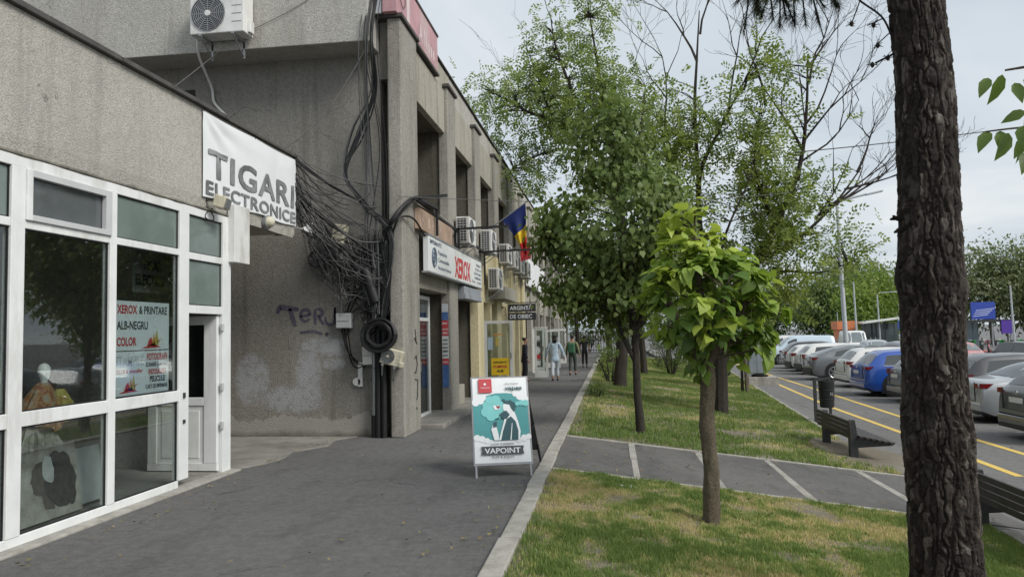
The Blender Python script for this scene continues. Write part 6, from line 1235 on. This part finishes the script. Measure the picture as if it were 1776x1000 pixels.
def car(name, label, shape, col, x, y, rz=0, wsm=CGLASS, cladding=False, rails=False, group='cars parked along the car park', cat='car', chrome=False):
    s = SHAPES[shape]; L, Wd = s['L'], s['W']; t_ = thing(name, label, cat, (x, y, ZL), group, rz)
    def part(nm, b, mm, par=None, smooth=True, bevel=0, ang=38):
        me = bpy.data.meshes.new(nm); me.from_pydata([tuple(v) for v in b.v], [], b.f); me.update()
        if smooth: me.polygons.foreach_set('use_smooth', [True]*len(me.polygons)); me.set_sharp_from_angle(angle=R(ang))
        o = me_obj(nm, me, mm, par or t_)
        if bevel: md = o.modifiers.new('bevel', 'BEVEL'); md.width = bevel; md.segments = 2
        return o
    tx_, tz_ = np.array(s['top']).T; bx_, bz_ = np.array(s['belt']).T
    xs = np.unique(np.concatenate([[0, .015, .03, .06, .1, .15, .2], np.arange(.3, L-.25, .1), [L-.25, L-.18, L-.1, L-.05, L-.02, L]]))
    def topz(v):
        v = np.asarray(v, float); w_ = np.minimum(.09, np.minimum(v, L-v)*.5); return (np.interp(v-w_, tx_, tz_)+np.interp(v+w_, tx_, tz_)+2*np.interp(v, tx_, tz_))/4
    def hw(v): e0 = np.clip(v/.5, 0, 1); e1 = np.clip((L-v)/.8, 0, 1); return Wd/2*(.86+.14*np.sqrt(1-(1-e0)**2))*(.78+.22*np.sqrt(1-(1-e1)**2))
    def sect(v):
        w_ = hw(v); tz = float(topz(v)); bz = min(float(np.interp(v, bx_, bz_)), tz-.02); gh = max(0, tz-bz); wr = w_*(.97-.33*min(1, gh/.62)*(.62 if shape in ('van', 'bigvan') else 1)); zb = .2+.12*max(0, 1-v/.3)+.06*max(0, 1-(L-v)/.4)
        return [(w_*.93, zb), (w_*.985, zb+.12), (w_, .52), (w_*.995, bz-.14), (w_*.965, bz-.03), (w_*.95, bz), (wr+(w_*.95-wr)*.12, tz-.12*min(1, gh/.3)-.01), (wr*.93, tz-.035*min(1, gh/.3)-.004), (wr*.6, tz+.004), (0, tz+.014)]
    SEC = [sect(v) for v in xs]; b = MB(); m_ = len(SEC[0]); rows = []
    for v, sc in zip(xs, SEC): rows.append([(v, q, z) for q, z in sc]+[(v, -q, z) for q, z in sc[-2::-1]])
    b.grid(rows); k = len(rows[0]); b.f.append(tuple(range(k))); n0 = (len(rows)-1)*k; b.f.append(tuple(n0+i for i in range(k))[::-1])
    part('body', b, col)
    # glazing: strips laid just proud of the body between belt and roof edge
    def side_pt(v, f, sg, off=.006):
        sc = sect(v); (y0, z0_), (y1, z1_) = sc[5], sc[6]; return (v, sg*(y0+(y1-y0)*f+off), z0_+(z1_-z0_)*f)
    def top_pt(v, f, off=.008): sc = sect(v); y_ = sc[7][0]*f; return (v, y_, sc[7][1]+(sc[9][1]-sc[7][1])*(1-f*f)+off)
    a0, a1 = s['sw']; cuts = [a0, (a0+a1)/2-.02, a1] if shape not in ('van', 'bigvan') else [a0, a1]
    for sg in (-1, 1):
        for i in range(len(cuts)-1):
            vs = np.linspace(cuts[i]+.03, cuts[i+1]-.03, 9); g_ = MB(); P = []
            for f in (.08, .35, .65, .93):
                P.append([side_pt(float(np.clip(v+(f-.1)*(.18 if (i == 0 and j == 0) else -.3*(j == 8 and i == len(cuts)-2)), a0-.1, a1)), f, sg) for j, v in enumerate(vs)])
            g_.grid(P); part('side_window', g_, CGLASS, ang=60)
        if chrome: part('window_trim', MB().tube([side_pt(float(v), .02, sg, .012) for v in np.linspace(a0, a1, 12)], .012, 5), CHROME)
    for nm, (r0_, r1_), mm in (('rear_window', s['rw'], CGLASS), ('windscreen', s['ws'], wsm)):
        if r1_-r0_ < .1: part(nm, MB().box(-.01, .012, -Wd*.36, Wd*.36, 1.15, 1.6), mm, smooth=False); continue
        part(nm, MB().grid([[top_pt(float(v), f, .01) for f in np.linspace(-.94, .94, 9)] for v in np.linspace(r0_+.03, r1_-.02, 8)]), mm, ang=60)
    # wheels
    for wx in s['wh']:
        for sg in (-1, 1):
            yo = float(hw(wx))*sg; wr = s['wr']; q0 = yo-sg*.2; q1 = yo+sg*.012
            part('wheel_arch', MB().lathe([(0, yo+sg*.0025), (wr*1.14, yo+sg*.0025), (wr*1.14, yo-sg*.1)], (wx, 0, wr+.02), 28, 'y'), TRIM)
            w_ = part('wheel', MB().lathe([(wr*.68, q0), (wr*.97, q0+sg*.01), (wr, q0+sg*.05), (wr, q1-sg*.03), (wr*.96, q1), (wr*.7, q1+sg*.004), (wr*.66, q1-sg*.03)], (wx, 0, wr), 30, 'y'), TYRE)
            g_ = MB().lathe([(0, q1-sg*.035), (wr*.67, q1-sg*.035), (wr*.67, q1-sg*.028), (0, q1-sg*.03)], (wx, 0, wr), 24, 'y')
            part('rim_back', g_, TRIM, w_); g_ = MB()
            for a in np.linspace(0, 2*math.pi, 6)[:-1]: g_.bar((wx, q1-sg*.008, wr), (wx+wr*.66*math.cos(a), q1-sg*.012, wr+wr*.66*math.sin(a)), .05, .02, (0, 1, 0))
            g_.tube([(wx+wr*.66*math.cos(a), q1-sg*.006, wr+wr*.66*math.sin(a)) for a in np.linspace(0, 2*math.pi, 25)], .018, 5, False); part('rim', g_, RIM, w_)
    # lamps, bumpers, plate, mirrors, handles, seams
    z0_, z1_ = s['tail']
    for sg in (-1, 1):
        g_ = MB(); vs = [0.012, .05, .1, .16, .22, .3]
        P = [[(float(v)-.006, sg*(float(hw(v))*.992+.006), zz) for v in vs] for zz in (z0_+.02, z1_-.02)]; P[0] = P[0][:-2]+[P[0][-3]]*2; g_.grid(P)
        w0 = float(hw(0.0)); x_ = -.012
        g_.quad((x_, sg*w0*.72, z0_+.03), (x_, sg*w0*.97, z0_+.02), (x_, sg*w0*.97, z1_-.015), (x_, sg*w0*.72, z1_-.03)); part('tail_light', g_, TAIL, smooth=False)
        zf = float(topz(L-.25))-.1; part('headlight', MB().obox((L-.2, sg*float(hw(L-.2))*.86, zf-.03), (1, -sg*.7, 0), (sg*.7, 1, 0), (0, 0, 1), .07, .2, .07), CLEARL, bevel=.02)
        mv = s['ws'][0]+.35; part('mirror', MB().obox((mv, sg*(Wd/2+.07), float(np.interp(mv, bx_, bz_))+.06), (1, 0, 0), (0, 1, 0), (0, 0, 1), .05, .09, .06), col, bevel=.02)
        for hx in ((cuts[0]+.25, cuts[-2]+.25) if len(cuts) > 2 else (cuts[0]+.1,)): part('door_handle', MB().box(hx, hx+.16, sg*Wd/2*.985-.012, sg*Wd/2*.985+.022, .84, .87), CHROME if chrome else col)
        if cladding: part('sill_cladding', MB().box(s['wh'][0]+.3, s['wh'][1]-.3, sg*Wd/2-.03, sg*Wd/2+.008, .2, .36), TRIM)
        sm = MB()
        for sx_ in cuts[1:]: sm.box(sx_-.004, sx_+.004, sg*float(hw(sx_))*.995-.004, sg*float(hw(sx_))*.995+.003, .36, float(np.interp(sx_, bx_, bz_))-.12)
        part('door_seam', sm, TRIM, smooth=False)
        if rails: part('roof_rail', MB().tube([(v, sg*sect(v)[7][0]*.98, sect(v)[7][1]+.05) for v in np.linspace(.8, 2.7, 8)], .016, 5), DARKM)
    part('rear_bumper', MB().box(-.035, .2, -float(hw(.1))*.92, float(hw(.1))*.92, .3, .5 if not cladding else .56), TRIM if cladding else col, bevel=.03); part('bumper_lip', MB().box(-.03, .18, -float(hw(.1))*.9, float(hw(.1))*.9, .22, .3), TRIM, bevel=.015)
    part('front_bumper', MB().box(L-.2, L+.03, -float(hw(L-.15))*.9, float(hw(L-.15))*.9, .24, .5), TRIM, bevel=.03); part('number_plate', MB().box(-.045, -.036, -.26, .26, .52 if shape == 'sedan' else .78, .63 if shape == 'sedan' else .89), PLATE, smooth=False); part('number_plate', MB().box(L+.032, L+.04, -.26, .26, .38, .49), PLATE, smooth=False)
    w0 = float(hw(.02)); part('tailgate_seam', MB().box(-.016, .01, -w0*.7, w0*.7, s['tail'][0]-.3, s['tail'][0]-.292).box(-.016, .01, -w0*.7, -w0*.69, s['tail'][0]-.292, s['tail'][1]).box(-.016, .01, w0*.69, w0*.7, s['tail'][0]-.292, s['tail'][1]), TRIM, smooth=False); part('badge', MB().lathe([(0, -.024), (.045, -.022), (.045, -.01), (0, -.01)], (0, 0, (s['tail'][0]+s['tail'][1])/2), 14, 'x'), CHROME)
    part('underbody', MB().box(.25, L-.25, -Wd*.42, Wd*.42, .17, .32), TRIM, smooth=False)
    return t_
SILV = paint('silver_car_paint', (.42, .44, .45), .35); DGRY = paint('dark_grey_car_paint', (.05, .053, .058), .3); BLUE = paint('blue_car_paint', (.015, .075, .36)); WHC = paint('white_car_paint', (.66, .66, .64)); GRY = paint('mid_grey_car_paint', (.16, .17, .18), .3); BLK_C = paint('black_car_paint', (.018, .018, .02)); LBL = paint('pale_blue_van_paint', (.5, .6, .68)); REDC = paint('faded_red_car_paint', (.5, .2, .19)); GRN = paint('grey_green_car_paint', (.1, .105, .1), .2)
car('parked_car', 'dark grey car cut off by the right picture edge', 'suv', GRN, 8.35, 17.0)
car('parked_car', 'silver saloon car just right of the pine trunk', 'sedan', SILV, 8.85, 20.55, chrome=True)
car('parked_car', 'dark grey hatchback with red tail light behind the silver saloon', 'suv', DGRY, 9.55, 23.1, chrome=True)
car('parked_car', 'grey car almost hidden behind the pine trunk', 'hatch', GRY, 8.95, 25.5)
car('parked_car', 'bright blue sport utility car', 'suv', BLUE, 8.6, 28.15, chrome=True)
car('parked_car', 'white estate car next to the blue car', 'suv', WHC, 9.15, 32.1, rails=True)
car('parked_car', 'grey car with black cladding and sloping tail above the litter bin', 'coupe', GRY, 9.0, 36.7, cladding=True)
car('parked_car', 'white hatchback with dark rear window behind the grey sloping car', 'suv', WHC, 9.6, 41.0, cladding=True)
car('parked_car', 'small black and white car near the far end of the row', 'hatch', WHC, 9.75, 43.9, cladding=True)
car('parked_car', 'dark car with red tail light next to the pale van', 'suv', BLK_C, 10.15, 47.1)
car('parked_van', 'pale blue white van parked nose towards the lawn at the row end', 'van', LBL, 14.6, 52.5, R(180), GLASSL, cat='van', group=None)
car('parked_van', 'white van behind the pale blue van at the far end', 'van', WHC, 14.4, 55.6, R(180), GLASSL, cat='van', group=None)
car('large_van', 'tall white van facing the camera behind the parked row', 'bigvan', WHC, 19.7, 66.5, R(-97), GLASSL, cat='van', group=None).scale = (.86, .86, .82)
G = 'cars across the car park lane'
car('far_car', 'silver car facing the camera beyond the blue car', 'hatch', SILV, 17.9, 55.6, R(-97), GLASSL, group=G)
car('far_car', 'faded red car whose roof shows right of the pine trunk', 'sedan', REDC, 18.9, 45.5, R(-100), GLASSL, group=G)
car('far_car', 'black car at the right edge beyond the silver saloon', 'hatch', BLK_C, 20.6, 43, R(-80), CGLASS, group=G)
car('far_car', 'grey car hidden behind the pine trunk across the lane', 'hatch', GRY, 17.2, 49, R(-92), GLASSL, group=G)

# ------------------------------------------------------------------ lamp posts, shelter, signs, bicycles beyond the car park
POLE = mat('pole_grey_paint', (.42, .44, .45), .5, .1, 5)
lp_ = thing('street_lamp', 'tall grey street lamp with long arm behind the parked cars', 'street lamp', (15.2, 52, ZL))
obj('pole', MB().tube([(15.3, 52, ZL), (15.2, 52, 5), (15.12, 52, 9.8)], [.16, .13, .1], 12), POLE, lp_, smooth=True); obj('arm', MB().tube(spline([(15.12, 52, 9.75), (15.2, 52, 9.95), (15.6, 52, 10.05), (17.0, 52, 10.35)]), .075, 8), POLE, lp_, smooth=True); obj('lamp_head', MB().obox((17.5, 52, 10.42), (1, 0, .2), (0, 1, 0), (-.2, 0, 1), .55, .14, .06), POLE, lp_, bevel=.03)
def pole(label, x, y, h, r=.09, arm=False, name='lamp_pole'):
    t_ = thing(name, label, 'pole', (x, y, ZL), 'poles beyond the car park'); obj('shaft', MB().tube([(x+.1, y, ZL), (x, y, h)], [r, r*.6], 8), POLE, t_, smooth=True); obj('base_plate', MB().box(x-.1, x+.3, y-.2, y+.2, ZL, ZL+.06), CONC, t_)
    if arm: obj('arm', MB().tube([(x, y, h), (x+.3, y, h+.15), (x+1.6, y, h+.2)], .04, 6), POLE, t_); obj('lamp_head', MB().box(x+1.3, x+2, y-.12, y+.12, h+.16, h+.26), POLE, t_)
    else: obj('cap', MB().lathe([(r*.7, h), (r*.7, h+.05), (.01, h+.1)], (x, y, 0), 8), POLE, t_)
for a in (('pale pole right of the tall street lamp', 24.5, 80, 6.0, .12), ('lamp pole with short arm above the bus shelter', 28.4, 85, 5.0, .1, True), ('tall pole just left of the pine trunk', 25.3, 70, 8.4, .13), ('pole emerging right of the pine trunk', 30.3, 70, 5.4, .12), ('pale pole near the right edge behind the bicycles', 36.8, 75, 5.0, .12), ('thin pole by the far trees', 26.2, 92, 3.2, .07)): pole(*a)
shl = thing('bus_shelter', 'bus shelter with flat roof and dark glass under the far trees', 'shelter', (29, 86, ZL))
obj('roof', MB().prism([(0, 0), (4.4, .5), (4.4, .66), (0, .2)], (26.6, 84.5, 1.85), (1, 0, 0), (0, 0, 1), (0, 1, 0), 2.2), WHITE, shl); obj('back_glass', MB().box(27, 30.8, 86.2, 86.25, ZL+.3, 1.9), film('shelter_glass', (.06, .08, .08)), shl)
for x in (26.9, 28.9, 30.8): obj('post', MB().box(x, x+.1, 84.8, 84.9, ZL, 2.2), DARKM, shl)
obj('bench_seat', MB().box(27.2, 30.5, 85.6, 86.0, ZL+.45, ZL+.5), DARKM, shl)
tag(obj('kiosk', MB().box(24.6, 26.3, 86, 88, ZL, 1.3).box(24.4, 26.5, 85.8, 88.2, 1.3, 2.2), mat('orange_kiosk_paint', (.6, .2, .08), .5, .1, 3)), 'small orange kiosk beside the bus shelter', 'kiosk')
bb = thing('billboard', 'blue billboard with pale stripes on a frame right of the pine trunk', 'billboard', (36.6, 80, ZL))
obj('panel', MB().box(35.5, 37.7, 79.9, 80.1, 2.05, 3.75), plain('blue_billboard', (.035, .07, .36), .4), bb)
for k in range(4): obj('stripe', MB().quad((35.6+.1*k, 79.89, 2.3+.2*k), (37.0+.2*k, 79.89, 2.45+.2*k), (37.0+.2*k, 79.89, 2.53+.2*k), (35.6+.1*k, 79.89, 2.36+.2*k)), plain('pale_blue_print', (.5, .55, .75), .4), bb)
obj('roof', MB().box(34.2, 39.2, 79.5, 82, 1.75, 2.0), DARKM, bb); obj('back_glass', MB().box(34.4, 36.9, 81.8, 81.9, ZL, 1.75), film('pale_shelter_glass', (.2, .27, .3)), bb)
for x in (34.3, 37.2, 38.9): obj('post', MB().box(x, x+.14, 79.7, 79.84, ZL, 1.8), GREYM, bb)
pz_ = thing('advert_panel', 'small purple and blue advertising panel right of the blue billboard', 'sign', (38.4, 80, ZL)); obj('panel', MB().box(37.9, 39.0, 79.3, 79.45, .6, 1.9), plain('purple_print', (.09, .04, .3), .4), pz_); obj('post', MB().box(38.4, 38.5, 79.3, 79.4, ZL, .6), DARKM, pz_)
tag(obj('small_sign', MB().box(30.0, 30.5, 84, 84.05, 1.2, 2.1).box(30.2, 30.28, 84.05, 84.1, ZL, 1.2), BLUEINK), 'small blue sign plate by the bus shelter', 'sign')
struct('grass_verge', MB().box(22, 90, 57, 61, ZL-.02, ZL+.06), mat('verge_grass', (.14, .15, .07), .95, .35, 1.5, .6, 8)); struct('far_pavement', MB().box(22, 90, 61, 90, ZL-.02, ZL+.1), A_LOT)
GREENP = plain('green_bike_panel', (.03, .3, .06), .4); PINKP = plain('pink_bike_panel', (.5, .2, .22), .4)
def bicycle(label, x, y, m_, rz):
    t_ = thing('docked_bicycle', label, 'bicycle', (x, y, ZL+.1), 'hire bicycles in the dock row', rz)
    def part(nm, b, mm, par=None):
        me = bpy.data.meshes.new(nm); me.from_pydata([tuple(v) for v in b.v], [], b.f); me.update(); return me_obj(nm, me, mm, par or t_)
    for wx in (-.52, .52):
        w_ = part('wheel', MB().tube([(wx+.33*math.cos(a), 0, .34+.33*math.sin(a)) for a in np.linspace(0, 6.283, 21)], .025, 5, False), TYRE); g_ = MB()
        for a in np.linspace(0, math.pi, 7)[:-1]: g_.tube([(wx+.32*math.cos(a), 0, .34+.32*math.sin(a)), (wx-.32*math.cos(a), 0, .34-.32*math.sin(a))], .005, 3)
        part('spokes', g_, GREYM, w_)
    part('frame', MB().tube(spline([(-.52, 0, .34), (-.1, 0, .3), (.1, 0, .45), (.38, 0, .85)], 4), .035, 6).tube([(-.1, 0, .3), (-.2, 0, .9)], .025, 6).tube([(.52, 0, .34), (.38, 0, .85), (.34, 0, 1.05)], .025, 6).tube([(-.52, 0, .34), (-.18, 0, .7)], .02, 5), DARKM)
    part('saddle', MB().obox((-.22, 0, .95), (1, 0, 0), (0, 1, 0), (0, 0, 1), .13, .07, .03), TRIM); part('handlebar', MB().tube([(.25, -.28, 1.08), (.34, -.1, 1.06), (.34, .1, 1.06), (.25, .28, 1.08)], .016, 5), GREYM); part('basket', MB().obox((.55, 0, .92), (1, 0, 0), (0, 1, 0), (0, 0, 1), .14, .16, .12), m_); part('mudguard', MB().tube([(-.52+.37*math.cos(a), 0, .34+.37*math.sin(a)) for a in np.linspace(.2, 2.9, 10)], .045, 5), m_)
for k, (x, m_, lab) in enumerate(((27.6, GREENP, 'docked bicycle just right of the pine trunk'), (28.7, PINKP, 'docked bicycle with pink panels'), (29.8, GREENP, 'docked green bicycle under the blue billboard'), (31.2, GREENP, 'docked green bicycle at the right edge'), (32.3, GREENP, 'last docked bicycle cut by the right edge'))):
    bicycle(lab, x, 62.2, m_, R(62+7*k)); d_ = thing('dock_post', 'dark dock post holding the %s bicycle of the row' % ('first', 'second', 'third', 'fourth', 'fifth')[k], 'post', (x+.35, 61.6, ZL+.1), 'bicycle dock posts')
    obj('body', MB().box(x+.27, x+.47, 61.5, 61.8, ZL+.1, ZL+1.15), DARKM, d_, bevel=.04); obj('screen', MB().box(x+.3, x+.44, 61.49, 61.5, ZL+.85, ZL+1.0), GREYM, d_)
fe = thing('metal_fence', 'low grey metal fence along the far side behind the vans', 'fence', (14, 74, ZL))
for k in range(40): obj('paling', MB().box(8+.42*k, 8.05+.42*k, 74, 74.05, ZL, .55), GREYM, fe)
for z in (-.5, .3): obj('rail', MB().box(8, 24.8, 74.05, 74.09, z, z+.06), GREYM, fe)
gt = thing('end_gate', 'dark barred gate and fence closing the far end of the pavement', 'gate', (-1.5, 60.5, 0))
for k in range(24): obj('bar', MB().box(-3.3+.2*k, -3.26+.2*k, 60.4, 60.44, 0, 1.7), BLACK, gt)
for z in (.15, 1.55): obj('rail', MB().box(-3.3, 1.4, 60.44, 60.48, z, z+.06), BLACK, gt)

# ------------------------------------------------------------------ people
SKIN = plain('skin', (.35, .2, .14), .55); HAIRD = plain('dark_hair', (.02, .015, .012), .6)
def skin_mesh(name, V, E, Rr, m_, parent, root=0, sub=2):
    me = bpy.data.meshes.new(name); me.from_pydata(V, E, []); me.update(); o = me_obj(name, me, m_, parent)
    md = o.modifiers.new('skin', 'SKIN'); md.use_smooth_shade = True; md.branch_smoothing = .3
    if not me.skin_vertices: me.skin_vertices.new()
    for i, r in enumerate(Rr):
        sv = me.skin_vertices[0].data[i]; sv.radius = (r, r) if not isinstance(r, tuple) else r; sv.use_root = (i == root)
    ss = o.modifiers.new('sub', 'SUBSURF'); ss.levels = sub; ss.render_levels = sub; return o
def person(label, x, y, H, rz, stride, shirt, trousers, shoes, hair, sleeves=True, dress=False, pack=None, arm=.12, bare_arms=False, longhair=False):
    """local: facing +Y, 1.75 m tall, scaled to H"""
    t_ = thing('person', label, 'person', (x, y, 0), 'people walking along the pavement', rz); t_.scale = (H/1.75,)*3
    s = stride; hipz, kn = .92, .5
    L_ = dict(pel=(0, 0, .95), wa=(0, .01, 1.1), ch=(0, .02, 1.3), nk=(0, .03, 1.48), hd0=(0, .05, 1.56), hd=(0, .05, 1.64), hd2=(0, .045, 1.71))
    V, E, Rd, ix = [], [], [], {}
    def ad(n_, p_, r, par=None):
        ix[n_] = len(V); V.append(p_); Rd.append(r)
        if par: E.append((ix[par], ix[n_]))
    ad('pel', L_['pel'], (.15, .11)); ad('wa', L_['wa'], (.135, .1), 'pel'); ad('ch', L_['ch'], (.165, .11), 'wa'); ad('up', (0, .02, 1.42), (.11, .085), 'ch'); ad('nk', L_['nk'], .055, 'up'); ad('h0', L_['hd0'], .075, 'nk'); ad('h1', L_['hd'], (.078, .095), 'h0'); ad('h2', L_['hd2'], (.06, .075), 'h1')
    legs = {}
    for sg, k in ((-1, 's'), (1, 't')):
        st_ = s*sg; hip = (sg*.09, 0, .88); knee = (sg*.095, st_*.55+.02, .5); ank = (sg*.1, st_*1.0-.03, .09+max(0, -st_)*.12); toe = (sg*.115, ank[1]+.15, .035+max(0, -st_)*.05)
        ad('hip'+k, hip, .085, 'pel'); ad('kn'+k, knee, .058, 'hip'+k); ad('cf'+k, tuple((a*.6+b_*.4) for a, b_ in zip(knee, ank)), .056, 'kn'+k); ad('an'+k, ank, .04, 'cf'+k); ad('to'+k, toe, .033, 'an'+k); legs[k] = (hip, knee, ank, toe)
        sh = (sg*.185, .02, 1.39); el = (sg*(.225+arm*.3), -st_*.35, 1.12); wr_ = (sg*(.235+arm*.5), -st_*.6+.08, .88); hn = (sg*(.235+arm*.5), -st_*.6+.12, .81)
        ad('sh'+k, sh, .058, 'up'); ad('el'+k, el, .042, 'sh'+k); ad('wr'+k, wr_, .029, 'el'+k); ad('pm'+k, hn, (.036, .022), 'wr'+k)
        for q in range(4): ad('f%d%s' % (q, k), (hn[0]-sg*.005, hn[1]-.025+.018*q, hn[2]-.05), .0095, 'pm'+k); ad('g%d%s' % (q, k), (hn[0]-sg*.018, hn[1]-.022+.017*q, hn[2]-.085+.006*abs(q-1.5)), .008, 'f%d%s' % (q, k))
        ad('th'+k, (hn[0]-sg*.02, hn[1]+.04, hn[2]-.01), .01, 'pm'+k); ad('ti'+k, (hn[0]-sg*.028, hn[1]+.05, hn[2]-.045), .009, 'th'+k)
        legs['a'+k] = (sh, el, wr_)
    skin_mesh('body', V, E, Rd, SKIN, t_)
    def loc(b, nm, mm, smooth=True):
        me = bpy.data.meshes.new(nm); me.from_pydata([tuple(v) for v in b.v], [], b.f); me.update()
        if smooth: me.polygons.foreach_set('use_smooth', [True]*len(me.polygons))
        return me_obj(nm, me, mm, t_)
    # face
    f_ = MB().lathe([(.0, 0), (.014, .006), (.012, .03), (.0, .045)], (0, .135, 1.6), 8); loc(f_, 'nose', SKIN)
    for sg in (-1, 1): loc(MB().lathe([(0, -.008), (.011, 0), (0, .008)], (sg*.032, .13, 1.65), 8), 'eye', PLATE); loc(MB().lathe([(0, -.03), (.014, 0), (0, .03)], (sg*.082, .045, 1.63), 8), 'ear', SKIN)
    loc(MB().box(-.025, .025, .128, .136, 1.563, 1.572), 'mouth', plain('lips', (.3, .1, .09), .5), False)
    # clothes
    a = legs
    Vt = [(0, 0, .9), (0, .01, 1.08), (0, .02, 1.3), (0, .02, 1.43)]; Et = [(0, 1), (1, 2), (2, 3)]; Rt = [(.172, .13), (.155, .12), (.185, .13), (.1, .085)]
    if dress: Vt = [(0, -.01, .68), (0, 0, .85)]+Vt; Et = [(i, i+1) for i in range(5)]; Rt = [(.2, .16), (.19, .15)]+Rt
    top_i = len(Vt)-1
    for k in 'st':
        sh, el, wr_ = a['a'+k]; i = len(Vt); end = wr_ if not bare_arms else tuple(q*.5+w_*.5 for q, w_ in zip(sh, el)); Vt += [sh, el if not bare_arms else tuple(q*.7+w_*.3 for q, w_ in zip(sh, el)), end]; Et += [(top_i, i), (i, i+1), (i+1, i+2)]; Rt += [.075, .06, .046 if not bare_arms else .06]
    skin_mesh('shirt', Vt, Et, Rt, shirt, t_)
    Vp = [(0, 0, 1.06), (0, 0, .93)]; Ep = [(0, 1)]; Rp = [(.15, .115), (.155, .12)]
    for k in 'st':
        hip, knee, ank, toe = a[k]; i = len(Vp); Vp += [(hip[0], hip[1], .86), knee, tuple((q*.15+w_*.85) for q, w_ in zip(knee, ank))]; Ep += [(1, i), (i, i+1), (i+1, i+2)]; Rp += [.098, .075, .062]
        skin_mesh('shoe', [(ank[0], ank[1]-.04, max(.035, ank[2]-.05)), (ank[0], ank[1]+.06, max(.035, ank[2]-.055)), toe], [(0, 1), (1, 2)], [.045, .045, .036], shoes, t_)
    skin_mesh('trousers', Vp, Ep, Rp, trousers, t_)
    hv = [(0, -.005, 1.6), (0, .005, 1.68), (0, .02, 1.74)]; he = [(0, 1), (1, 2)]; hr = [(.095, .09), (.105, .11), (.09, .1)]
    if longhair: hv += [(0, -.03, 1.52), (0, -.045, 1.4)]; he += [(0, 3), (3, 4)]; hr += [(.085, .06), (.07, .04)]
    skin_mesh('hair', hv, he, hr, hair, t_)
    if pack: loc(MB().obox((0, -.2, 1.18), (1, 0, 0), (0, 1, 0), (0, 0, 1), .15, .09, .22), 'backpack', pack, False).modifiers.new('bevel', 'BEVEL').width = .04
    return t_
def cloth(n_, c_, v_=.15): return mat(n_, c_, .85, v_, 12)
person('person in loose pale blue shirt and white trousers walking away', -1.95, 25.6, 1.56, R(6), .22, cloth('pale_blue_shirt', (.45, .56, .66), .3), cloth('white_trousers', (.55, .6, .66)), plain('dark_shoe', (.03, .03, .03), .6), HAIRD, dress=True, arm=.25, longhair=True)
person('person in olive jacket with green backpack walking away', -1.52, 28.9, 1.53, R(-8), .12, cloth('olive_jacket', (.15, .16, .09), .25), cloth('dark_green_trousers', (.04, .055, .045)), plain('black_shoe', (.02, .02, .02), .6), HAIRD, arm=.15, pack=cloth('green_backpack', (.04, .12, .07)))
person('person dressed in black farthest along the pavement', -1.27, 34.8, 1.46, R(0), .1, cloth('black_shirt', (.02, .02, .026)), cloth('black_trousers', (.018, .018, .02)), plain('black_shoe', (.02, .02, .02), .6), HAIRD, arm=.12, bare_arms=True)
person('person in dark navy coat standing close to the yellow shop pillar', -3.0, 25.7, 1.5, R(-70), .04, cloth('navy_coat', (.018, .018, .035)), cloth('navy_trousers', (.02, .02, .03)), plain('black_shoe', (.02, .02, .02), .6), HAIRD, dress=True, arm=.05)
